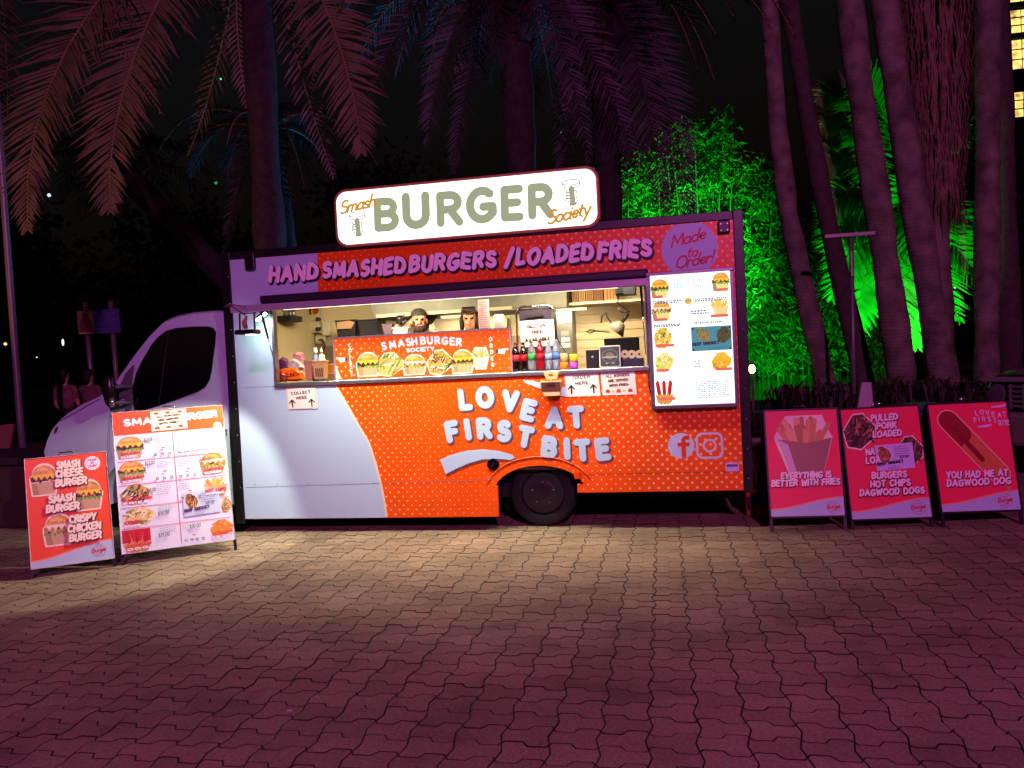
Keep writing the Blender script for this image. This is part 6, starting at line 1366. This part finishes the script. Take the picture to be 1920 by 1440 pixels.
# the order taker
HW = at(881,600,1.25); lady = thing('person', 'staff member with a dark bob haircut and fringe, behind the banner', 'person', (HW.x, 1.28, fl_z), 'staff inside the truck')
pr, q, M = head_prims(HW, 8, SKIN2, LIP, EYE, 1.14)
sh = HW+Vector((0,.03,-.24)); PSH = mat('pale_shirt', (206,200,196), .8)
pr += [('c', SKIN2, HW+Vector((0,.03,-.06)), sh+Vector((0,.02,.06)), .048, .055), ('e', PSH, sh+Vector((0,.02,-.2)), (.16,.11,.26)), ('c', PSH, sh+Vector((-.13,.02,-.02)), sh+Vector((.13,.02,-.02)), .06, .06), ('e', BSHIRT, sh+Vector((0,.02,-.5)), (.16,.12,.2))]
for sx in (-1, 1):
    pr += [('c', BSHIRT, sh+Vector((sx*.08,.02,-.6)), (HW.x+sx*.09,1.28,fl_z+.46), .085, .06), ('c', BSHIRT, (HW.x+sx*.09,1.28,fl_z+.46), (HW.x+sx*.09,1.29,fl_z+.07), .055, .04), ('c', BSHIRT, (HW.x+sx*.09,1.3,fl_z+.04), (HW.x+sx*.09,1.16,fl_z+.035), .04, .033)]
    el = sh+Vector((sx*.2,.0,-.3)); wr = sh+Vector((sx*.1,-.2,-.36)); pr += [('c', PSH, sh+Vector((sx*.15,.02,-.03)), el, .05, .042), ('c', SKIN2, el, wr, .038, .026)] + fingers(SKIN2, wr, (-sx*.3,-1,-.1), (-sx,.2,0), 0, (.2,.2,.22,.25), .9)
figure('body', lady, pr)
mb = MB(); HAIR = mat('dark_brown_hair', (42,28,22), .55, bump=.8, bump_scale=220)
mb.ell(q(0,.03,.05), (.104,.112,.104), 20, 12, M=M)
for sx in (-1, 1): mb.ell(q(sx*.088,.012,-.035), (.030,.075,.105), 12, 10, M=M)
mb.ell(q(0,.075,-.03), (.085,.05,.11), 14, 10, M=M)
for k_ in range(9): u = -.07+.0175*k_; mb.tube([q(u*.8,-.05,.125), q(u,-.092,.095), q(u*1.03,-.097,.05)], [.016,.013,.006], 7)
mb.build('hair', HAIR, lady, smooth=True)
# ================================================================== A-frame boards
def ray(px, py): return (FW*FPX + RT*(px-960) - UP*(py-720)).normalized()
def aframe(label, corners, feet, lean, frame_w, frame_m, base, group):
    gl, g2 = gr(*feet[0]), gr(*feet[1])
    e = (g2-gl).normalized(); hn = Vector((e.y, -e.x, 0)); 
    if hn.y > 0: hn = -hn
    nrm = (hn*math.cos(R_(lean)) + Vector((0,0,1))*math.sin(R_(lean))).normalized()
    Q = []
    for px, py in corners:
        r = ray(px, py); t_ = (gl-CAM).dot(nrm)/r.dot(nrm); Q.append(CAM+r*t_)
    tl, tr, br, bl_ = Q
    W_ = ((tr-tl).length+(br-bl_).length)/2; H_ = ((tl-bl_).length+(tr-br).length)/2
    def fn(x, y, d):
        u, v = x/W_, y/H_
        p = (bl_*(1-u)+br*u)*(1-v) + (tl*(1-u)+tr*u)*v + nrm*d
        return (p.x, p.y, p.z)
    root = thing('a_frame_sign', label, 'sign board', tuple((gl+g2)/2), group)
    g = lambda x, y, d: Vector(fn(x, y, d))
    board = MB().prism([(0,0),(W_,0),(W_,H_),(0,H_)], lambda u,v: fn(u,v,0), lambda u,v: fn(u,v,-.008)).build('poster', ink(base), root)
    fw = frame_w
    for x0, y0, x1, y1 in ((-fw,-fw,W_+fw,0),(-fw,H_,W_+fw,H_+fw),(-fw,0,0,H_),(W_,0,W_+fw,H_)):
        MB().prism([(x0,y0),(x1,y0),(x1,y1),(x0,y1)], lambda u,v: fn(u,v,.007), lambda u,v: fn(u,v,-.014)).build('frame_rail', frame_m, root, bevel=.003)
    LEGM = mat('dark_leg_steel', (34,30,36), .4, .4)
    for x in (.0, W_):
        top = g(x, 0, -.012); yb = 0.0
        dz = (g(x,1,0)-g(x,0,0)).z; drop = -top.z/dz; ft = g(x, drop, -.012); ft.z = 0.0
        MB().bar(top, ft, .028, .018).build('leg', LEGM, root)
        hng = g(x, H_+fw*.5, -.03); bk = hng - hn*(2*abs(hng.z)*math.tan(R_(lean))+.04); bk.z = 0.0
        MB().bar(hng, bk, .028, .018).build('leg', LEGM, root)
    bl2 = [g(0,H_,-.02), g(W_,H_,-.02)]
    def back(u, v):       # rear board hangs from the hinge
        p0 = bl2[0].lerp(bl2[1], u); q_ = p0 - hn*(2*p0.z*math.tan(R_(lean))+.04); q_.z = 0.0
        return p0.lerp(q_, v)
    MB().prism([(0.02,.03),(.98,.03),(.98,.86),(.02,.86)], lambda u,v: back(u,v), lambda u,v: back(u,v)-hn*.012).build('rear_panel', mat('rear_panel_dark', (40,34,40), .6), root)
    hc = g(W_*.5, H_+fw, -.02); ex = (bl2[1]-bl2[0]).normalized(); uz = (g(0,1,0)-g(0,0,0))
    MB().tube([hc-ex*.06, hc-ex*.05+uz*.03, hc+ex*.05+uz*.03, hc+ex*.06], .006, 6).build('handle', CHROME, root, smooth=True)
    return root, board, fn, W_, H_, nrm
WAVE = LBLUE
def wave(a, W_, H_, lo=.06, hi=.165):
    pts = [(W_*u, H_*(lo+(hi-lo)*(u*u*(3-2*u)))) for u in [i/16 for i in range(17)]]
    a.poly([(x, y+.014) for x, y in pts]+[(W_,.001),(0,.001)], (246,150,110)); a.lift(.0004).poly(pts+[(W_,.001),(0,.001)], WAVE); a.lift(.0003)
def words(a, rows, W_, H_, hh, **kw):
    for wd, u0, u1, v in rows: comic(a, wd, (u0*W_, v*H_), (u1*W_, (v+.006)*H_), hh*H_, **kw)
def badge(a, x, y, r, c=RED, bgc=WHITE):
    a.circ(x, y, r, bgc); a.lift(.0003)
    for wd, dy in (('Made',.28),('to',-.12),('Order!',-.58)): a.text(wd, (x-r*(.6 if wd != 'to' else .2), y+dy*r-.1*r), (x+r*(.6 if wd != 'to' else .2), y+dy*r+.1*r), r*.42, .15, c, shear=.3, space=.1)

WHITEF = mat('white_edge', (206,200,196), .5); DKF = mat('dark_frame', (38,32,40), .4, .3)
GL = 'boards beside the cab'; GRT = 'boards behind the rear of the truck'
# 1: three burgers
root, bd_, fn, W_, H_, nm_ = aframe('orange board with three burgers, leftmost of the boards', [(46,862),(198,847),(214,1046),(59,1067)], [(61,1086),(215,1063)], 12, .006, WHITEF, ORANGE, GL)
a = Art(fn); wave(a, W_, H_, .055, .17); a.build('wave_print', bd_); a = Art(fn, .003); logo(a, .82*W_, .085*H_, .068*W_*1.2); a.build('round_logo', bd_); a = Art(fn); badge(a, .82*W_, .905*H_, .10*W_); a.build('round_badge', bd_)
for (u, v, w_, h_), sd, ck in (((.05,.655,.34,.28),1,0),((.58,.475,.34,.27),2,0),((.17,.185,.36,.275),3,1)):
    a = Art(fn, .0016); burger(a, u*W_, v*H_, w_*W_, h_*H_, sd, chicken=bool(ck), lettuce=sd != 1); a.build('burger_picture', bd_)
a = Art(fn, .004); words(a, (('SMASH',.37,.67,.875),('CHEESE',.35,.70,.795),('BURGER',.34,.74,.71),('SMASH',.245,.58,.565),('BURGER',.21,.625,.48),('CRISPY',.475,.82,.36),('CHICKEN',.45,.87,.275),('BURGER',.46,.87,.19)), W_, H_, .078, fill=(252,240,206), sh=(70,34,24))
a.build('board_lettering', bd_)
# 2: menu board
root, bd_, fn, W_, H_, nm_ = aframe('white menu board with an orange heading, leaning beside the cab door', [(210,775),(416,760),(440,1011),(229,1039)], [(231,1060),(442,1032)], 11, .005, WHITEF, (226,236,242), GL)
X = lambda u: u*W_; Yv = lambda v: v*H_
a = Art(fn); a.rect(X(0),Yv(.835),X(1),Yv(1),ORANGE); a.lift(.0004)
a.text('SMASH', (X(.09),Yv(.895)), (X(.50),Yv(.90)), .075, .26, WHITE, space=.3); a.text('BURGER', (X(.54),Yv(.90)), (X(.95),Yv(.915)), .075, .26, WHITE, space=.3)
badge(a, X(.94), Yv(.845), .042, (246,120,60), (250,210,180))
RL = (216,80,80)
a.line([(X(.52),Yv(.02)),(X(.52),Yv(.83))], .005, RL, caps=False)
for v in (.645,.475,.315,.165): a.line([(X(.02),Yv(v)),(X(.98),Yv(v))], .005, RL, caps=False)
BK = (50,50,56); GY = (110,116,124)
for u0, u1, v, nl, s1 in ((.36,.46,.80,4,1),(.56,.97,.80,6,2),(.36,.48,.62,4,3),(.54,.72,.63,5,4),(.34,.48,.455,6,5),(.54,.66,.46,5,6),(.34,.48,.30,4,7),(.34,.48,.145,3,8),(.54,.66,.14,2,9),(.36,.48,.70,2,10)):
    greek(a, X(u0), X(u1), Yv(v), nl, .018, GY, .004, s1)
for wd, u, v in (('13',.335,.665),('14',.40,.665),('13',.465,.665),('13',.335,.49),('14',.40,.49),('13',.465,.49),('13',.545,.49),('14',.61,.49),('13',.675,.49),('11',.545,.33),('11',.595,.33),('12',.645,.33),('12',.70,.33),('11',.545,.025),('11',.595,.025),('12',.645,.025),('12',.70,.025)):
    a.text(wd, (X(u),Yv(v)), (X(u)+.028,Yv(v)), .028, .17, BK)
for u, v in ((.41,.715),(.41,.545),(.62,.545),(.62,.385),(.62,.065)): a.rect(X(u),Yv(v),X(u)+.03,Yv(v)+.012,(226,110,90))
for wd, u0, u1, v in (('$22.00',.26,.34,.77),('$23.00',.25,.34,.60),('$25.00',.74,.86,.595),('$18.00',.25,.33,.405),('$16.00',.33,.43,.235),('$19.00',.32,.42,.08),('$10.00',.60,.70,.115)): a.text(wd, (X(u0),Yv(v)), (X(u1),Yv(v)+.008), .04, .1, (70,74,90), shear=.2)
a.text('Now order and get out of my line!', (X(.55),Yv(.665)), (X(.92),Yv(.675)), .03, .12, (50,60,80), shear=.35)
a.build('menu_print', bd_)
pics = [('b',.01,.66,.25,.165,1),('b',.01,.495,.25,.15,2),('l',.01,.335,.27,.145,3),('l3',.02,.175,.29,.145,4),('d',.01,.01,.25,.15,5),('c',.74,.49,.25,.165,6),('f',.75,.325,.24,.15,7),('l',.90,.20,.10,.11,8),('n',.78,.03,.22,.125,9)]
for kd, u, v, w_, h_, sd in pics:
    a = Art(fn, .0014); bx_ = (X(u), Yv(v), X(w_), Yv(h_))
    if kd in 'bc': burger(a, *bx_, sd, halo=None, chicken=kd == 'c'); nm2 = 'burger_picture'
    elif kd == 'f': chips(a, *bx_, sd, halo=None); nm2 = 'fries_picture'
    elif kd == 'd': a.rect(bx_[0], bx_[1]+.08, bx_[0]+bx_[2]*.98, bx_[1]+bx_[3], (206,30,40)); dogs(a, *bx_); nm2 = 'hot_dog_picture'
    elif kd == 'n': loaded(a, *bx_, sd, halo=None, pal=[(226,160,60),(214,140,50),(240,190,90),(190,110,40)], n=26); nm2 = 'nugget_picture'
    else: loaded(a, *bx_, sd, halo=None, pal=None if kd == 'l' else [(226,190,110),(240,220,150),(120,150,70),(250,236,190)]); nm2 = 'fries_picture'
    a.build(nm2, bd_)
a = Art(fn, .0042)
for t1, t2, u, v, s_3 in (('SMASH','CLASSIC',.05,.665,.17),('SMASH','BURGER',.05,.49,.19),('PULLED PORK','FRIES',.04,.335,.26),('CHEESY','FRIES',.04,.175,.16),('DAGWOOD','DOG',.05,.015,.21),('CHICKEN','BURGER',.78,.495,.18),('HOT CHIPS','REGULAR',.77,.34,.20),('NUGGETS','FRIES',.80,.025,.19)):
    a.text(t1, (X(u),Yv(v+.022)), (X(u+s_3),Yv(v+.028)), .030, .26, (220,60,50), space=.3); a.text(t2, (X(u),Yv(v)), (X(u+s_3*.85),Yv(v+.005)), .024, .27, (250,250,250), space=.3)
a.build('board_lettering', bd_)
def stuck(name, label, cat, u0, v0, u1, v1, col, draw, group=None, d=.006, tilt=0.0):
    f2 = lambda x, y, dd: fn((u0+(u1-u0)*x)*W_, (v0+(v1-v0)*y)*H_ + tilt*x, d+dd)
    t = thing(name, label, cat, f2(.5,0,0), group)
    sh = MB().prism([(0,0),(1,0),(1,1),(0,1)], lambda u,v: f2(u,v,0), lambda u,v: f2(u,v,-.0015)).build('sheet', ink(col), t)
    a = Art(f2, .001); draw(a); a.build('notice_print', sh)
stuck('paper_notice', 'cream notice on burgers served with fries, taped over the menu heading', 'notice', .335,.845,.66,.99,(244,232,196), d_all, 'paper notices on the boards', tilt=.006)
def d_card(pal):
    def f(a):
        loaded(a, .06,.30,.34,.66, 4, pal=pal, rot=15); a.lift(); greek(a, .50,.95,.88,5,.09,(90,90,120),.02,2)
        a.text('BEEF BRISKET', (.02,.19),(.72,.25),.12,.2,(40,36,50),space=.22); a.text('$19.00', (.62,.40),(.86,.43),.09,.12,(60,60,90)); greek(a, .28,.62,.11,2,.05,(110,120,150),.014,3)
    return f
stuck('brisket_card', 'pale card for beef brisket fries pinned on the menu board', 'card', .56,.205,.895,.375,(196,216,230), d_card([(206,160,74),(150,84,38),(236,206,130),(90,60,30),(120,130,60)]), 'beef brisket cards', .007, .01)
# 3: fries
root, bd_, fn, W_, H_, nm_ = aframe('board with a big carton of fries, nearest the rear of the truck', [(1434,772),(1568,767),(1584,966),(1446,969)], [(1445,998),(1588,994)], 12, .018, DKF, (240,56,84), GRT)
a = Art(fn); wave(a, W_, H_); a.build('wave_print', bd_); a = Art(fn, .003); logo(a, .86*W_, .075*H_, .085*W_); a.build('round_logo', bd_)
a = Art(fn, .0016); chips(a, .12*W_, .41*H_, .80*W_, .53*H_, 3, box=(160,118,96), side=(214,190,196), cols=((222,170,96),(206,150,80),(236,190,120),(190,130,66)), n=30); a.build('fries_picture', bd_)
a = Art(fn, .004); words(a, (('EVERYTHING IS',.16,.86,.345),('BETTER WITH FRIES',.02,.97,.275)), W_, H_, .068, fill=(250,232,226), sh=(70,26,40)); a.build('board_lettering', bd_)
# 4: pulled pork
root, bd_, fn, W_, H_, nm_ = aframe('board for pulled pork and burgers, middle of the three red boards', [(1576,769),(1720,761),(1747,969),(1598,974)], [(1601,994),(1751,988)], 12, .016, DKF, (240,56,84), GRT)
a = Art(fn); wave(a, W_, H_); a.build('wave_print', bd_); a = Art(fn, .003); logo(a, .85*W_, .085*H_, .085*W_); a.build('round_logo', bd_)
DKP = [(58,40,30),(96,60,40),(150,100,60),(40,36,24),(190,140,90),(30,22,18)]
a = Art(fn, .0016); loaded(a, .0*W_, .64*H_, .42*W_, .31*H_, 3, pal=DKP, n=90); a.build('fries_picture', bd_)
a = Art(fn, .0016); loaded(a, .66*W_, .46*H_, .34*W_, .26*H_, 5, pal=[(110,90,60),(80,60,40),(150,120,80),(60,50,36)], n=90); a.build('fries_picture', bd_)
a = Art(fn, .004); words(a, (('PULLED',.37,.73,.875),('PORK',.43,.70,.80),('LOADED',.37,.75,.725),('NA',.25,.38,.565),('LOA',.24,.44,.49),('BURGERS',.29,.75,.35),('HOT CHIPS',.26,.78,.275),('DAGWOOD DOGS',.11,.94,.20)), W_, H_, .066, fill=(250,232,226), sh=(70,26,40)); a.build('board_lettering', bd_)
stuck('brisket_card', 'pale card for beef brisket fries pinned on the middle red board', 'card', .38,.425,.87,.655,(206,206,236), d_card([(190,130,80),(150,84,50),(220,180,120),(90,50,30)]), 'beef brisket cards', .007, .015)
# 5: dagwood dog
root, bd_, fn, W_, H_, nm_ = aframe('board with one long hot dog, rightmost of the three red boards', [(1740,760),(1885,753),(1914,955),(1767,960)], [(1765,989),(1916,983)], 12, .018, DKF, (240,56,84), GRT)
a = Art(fn); wave(a, W_, H_); a.build('wave_print', bd_); a = Art(fn, .003); logo(a, .82*W_, .085*H_, .085*W_); a.build('round_logo', bd_)
a = Art(fn, .0016); dk = lambda u, v: (u*W_, v*H_)
a.line([dk(.80,.30),dk(.90,.17)], .02, (200,150,110)); a.line([dk(.23,.85),dk(.80,.33)], .205, (250,190,160)); a.lift(.0004); a.line([dk(.23,.85),dk(.80,.33)], .185, (206,120,66)); a.line([dk(.23,.85),dk(.38,.71)], .18, (150,30,34)); a.line([dk(.30,.76),dk(.60,.47)], .05, (140,24,30)); a.line([dk(.22,.80),dk(.36,.62)], .04, (150,30,34)); a.build('hot_dog_picture', bd_)
a = Art(fn, .004); words(a, (('YOU HAD ME AT',.10,.90,.30),('DAGWOOD DOG',.09,.92,.225)), W_, H_, .07, fill=(250,232,226), sh=(70,26,40))
for ch, u, v in (('L',.60,.905),('O',.67,.91),('V',.74,.90),('E',.81,.885),('A',.89,.875),('T',.95,.88),('F',.57,.835),('I',.62,.845),('R',.68,.845),('S',.75,.84),('T',.82,.825),('B',.88,.80),('I',.92,.80),('T',.95,.80),('E',.985,.80)):
    gw, st = G[ch]
    for pl in st: a.line([(u*W_+(x-gw/2)*.036, v*H_+(y-.5)*.042) for x, y in pl], .011, (236,206,216))
for (u, v) in ((.80,.955),(.58,.775)): a.poly([dk(u,v-.008),dk(u+.1,v-.012),dk(u+.19,v+.0),dk(u+.19,v+.022),dk(u+.1,v+.012),dk(u,v+.004)], (222,196,226))
a.build('board_lettering', bd_)
# ================================================================== parked car at the right edge
CF = 3.1; cx0 = at(1838,742,CF).x; cx1 = cx0+1.9
car = thing('parked_car', 'dark off-road car parked nose-out at the right edge', 'car', (cx0, CF, 0))
car.rotation_euler.z = R_(-58)
PAINT = mat('dark_car_paint', (34,40,40), .16, .5, coat=.8)
zh = at(1900,684,CF+.7).z
prof = [(CF,.45),(CF-.02,.75),(CF+.02,zh-.20),(CF+.10,zh-.09),(CF+.35,zh-.03),(CF+1.15,zh+.02),(CF+1.30,zh+.05),(CF+1.75,zh+.50),(CF+1.95,zh+.56),(CF+3.3,zh+.56),(CF+3.75,zh+.05),(CF+3.8,.45)]
mb = MB(); xs = [(0,.12),(.05,.05),(.14,.015),(.4,0),(.95,-.02),(1.5,0),(1.76,.015),(1.85,.05),(1.9,.12)]; npf = len(prof)
for dx, d in xs:
    for (y, z) in prof:
        tum = .18*max(0, z-zh-.05)/.5 if z > zh+.05 else 0
        xx = cx0+dx; xx += tum*(1 if dx < .95 else -1)*abs(dx-.95)/.95
        mb.v.append((xx, y+(d*1.2 if y < CF+2 else -d*1.2), z-(d*.8 if z > .6 else -d)))
for j in range(len(xs)-1):
    for i in range(npf): mb.f.append((j*npf+i, j*npf+(i+1) % npf, (j+1)*npf+(i+1) % npf, (j+1)*npf+i)); mb.mi.append(0)
mb.f += [tuple(range(npf)), tuple((len(xs)-1)*npf+i for i in range(npf))[::-1]]; mb.mi += [0, 0]
body = mb.build('body', PAINT, car); smooth_by_angle(body, 40)
MB().prism([(cx0+.3,zh+.10),(cx0+1.6,zh+.10),(cx0+1.52,zh+.50),(cx0+.38,zh+.50)], lambda u,v:(u,CF+1.32+(v-zh-.06)*1.0-.03,v), lambda u,v:(u,CF+1.34+(v-zh-.06)*1.0,v)).build('windscreen', GLASS, car)
MB().box((cx0+.10,CF-.05,zh-.175), (cx1-.10,CF+.03,zh-.115)).build('bonnet_trim', mat('trim_grey', (150,146,136), .4, .4), car, bevel=.01)
gz0, gz1 = zh-.50, zh-.20
grl = MB().box((cx0+.42,CF-.045,gz0), (cx1-.42,CF-.02,gz1)).build('grille', mat('grille_black', (10,10,11), .6), car)
for k in range(5): MB().box((cx0+.42,CF-.07,gz0+.02+k*.06), (cx1-.42,CF-.046,gz0+.045+k*.06)).build('slat', mat('grille_slat', (150,148,140), .35, .6), grl)
for k in range(7): MB().box((cx0+.44+k*.165,CF-.075,gz0), (cx0+.46+k*.165,CF-.047,gz1)).build('slat', mat('grille_slat', (150,148,140), .35, .6), grl)
for xx in (cx0+.24, cx1-.24): MB().lathe([(.13,0),(.13,.03),(.11,.045),(.03,.05)], (xx,CF-.0,zh-.33), 20, axis='y').build('headlight', mat('headlamp_glass', (110,110,106), .08, .5), car)
MB().box((cx0-.02,CF-.14,.42), (cx1+.02,CF+.06,zh-.54)).build('bumper', mat('bumper_tan', (120,108,90), .5), car, bevel=.05)
for xx in (cx0+.12, cx1-.12):
    for yy in (CF+.75, CF+3.1):
        ty = MB().lathe([(.2,-.11),(.34,-.12),(.38,-.07),(.38,.07),(.34,.12),(.2,.11)], (xx,yy,.38), 24, axis='x').build('wheel', RUBBER, car); smooth_by_angle(ty, 50)
        MB().lathe([(.21,-.115),(.1,-.08),(.1,.08),(.21,.115)], (xx,yy,.38), 16, axis='x').build('rim', ALU, ty)
# ================================================================== two people beyond the bonnet, seen from behind
DRESS = mat('patterned_top', (120,82,84), .8, noise_amt=.45, noise_scale=14); DARKS = mat('dark_skirt', (20,18,22), .8); PLAIN = mat('plain_top', (112,82,76), .8); HAIRB = mat('black_hair', (16,12,12), .6, bump=.6, bump_scale=200)
for i, (px, Y, top, s_, lb) in enumerate(((122,4.9,DRESS,1.0,'person in a patterned top seen from behind, left of the information panel'),(168,5.3,PLAIN,.97,'person in a plain top seen from behind, just above the van bonnet'))):
    sx = at(px, 722, Y); zf = .30; shz = sx.z-.02; X0 = sx.x; H_ = shz-zf
    t = thing('person', lb, 'person', (X0, Y, zf), 'people standing beyond the van')
    hc_ = Vector((X0, Y, shz+.20))
    pr, q, M = head_prims(hc_, 180, SKIN2, LIP, EYE, 1.0)
    pr += [('c', SKIN2, hc_+Vector((0,0,-.08)), (X0,Y,shz+.02), .05, .055), ('c', top, (X0-.15,Y,shz-.04), (X0+.15,Y,shz-.04), .065, .065), ('e', top, (X0,Y,shz-.24), (.18,.115,.27)), ('e', DARKS, (X0,Y,shz-.55), (.19,.13,.2))]
    for s2 in (-1, 1):
        hip = Vector((X0+s2*.095,Y,shz-.62)); kn = Vector((X0+s2*.1,Y-.01,zf+.47)); an = Vector((X0+s2*.1,Y+.02,zf+.08)); pr += [('c', DARKS, hip, kn, .09, .065), ('c', DARKS, kn, an, .06, .042), ('c', DARKS, an+Vector((0,0,-.035)), an+Vector((0,.14,-.04)), .04, .034)]
        so = Vector((X0+s2*.19,Y,shz-.05)); el = Vector((X0+s2*.24,Y+.02,shz-.33)); wr = Vector((X0+s2*.2,Y+.14,shz-.52)); pr += [('c', top, so, so.lerp(el,.6), .055, .05), ('c', SKIN2, so.lerp(el,.5), el, .042, .037), ('c', SKIN2, el, wr, .037, .026)] + fingers(SKIN2, wr, (0,.3,-1), (-s2,.3,0), 0, (.15,.15,.18,.2), .9)
    figure('body', t, pr, .012)
    mb = MB(); mb.ell(q(0,.035,.045), (.094,.098,.098), 18, 12, M=M); mb.ell(q(0,.08,-.05), (.075,.045,.12), 14, 10, M=M); mb.build('hair', HAIRB, t, smooth=True)
# tidy helper properties
for o in bpy.data.objects:
    if '_org' in o: del o['_org']
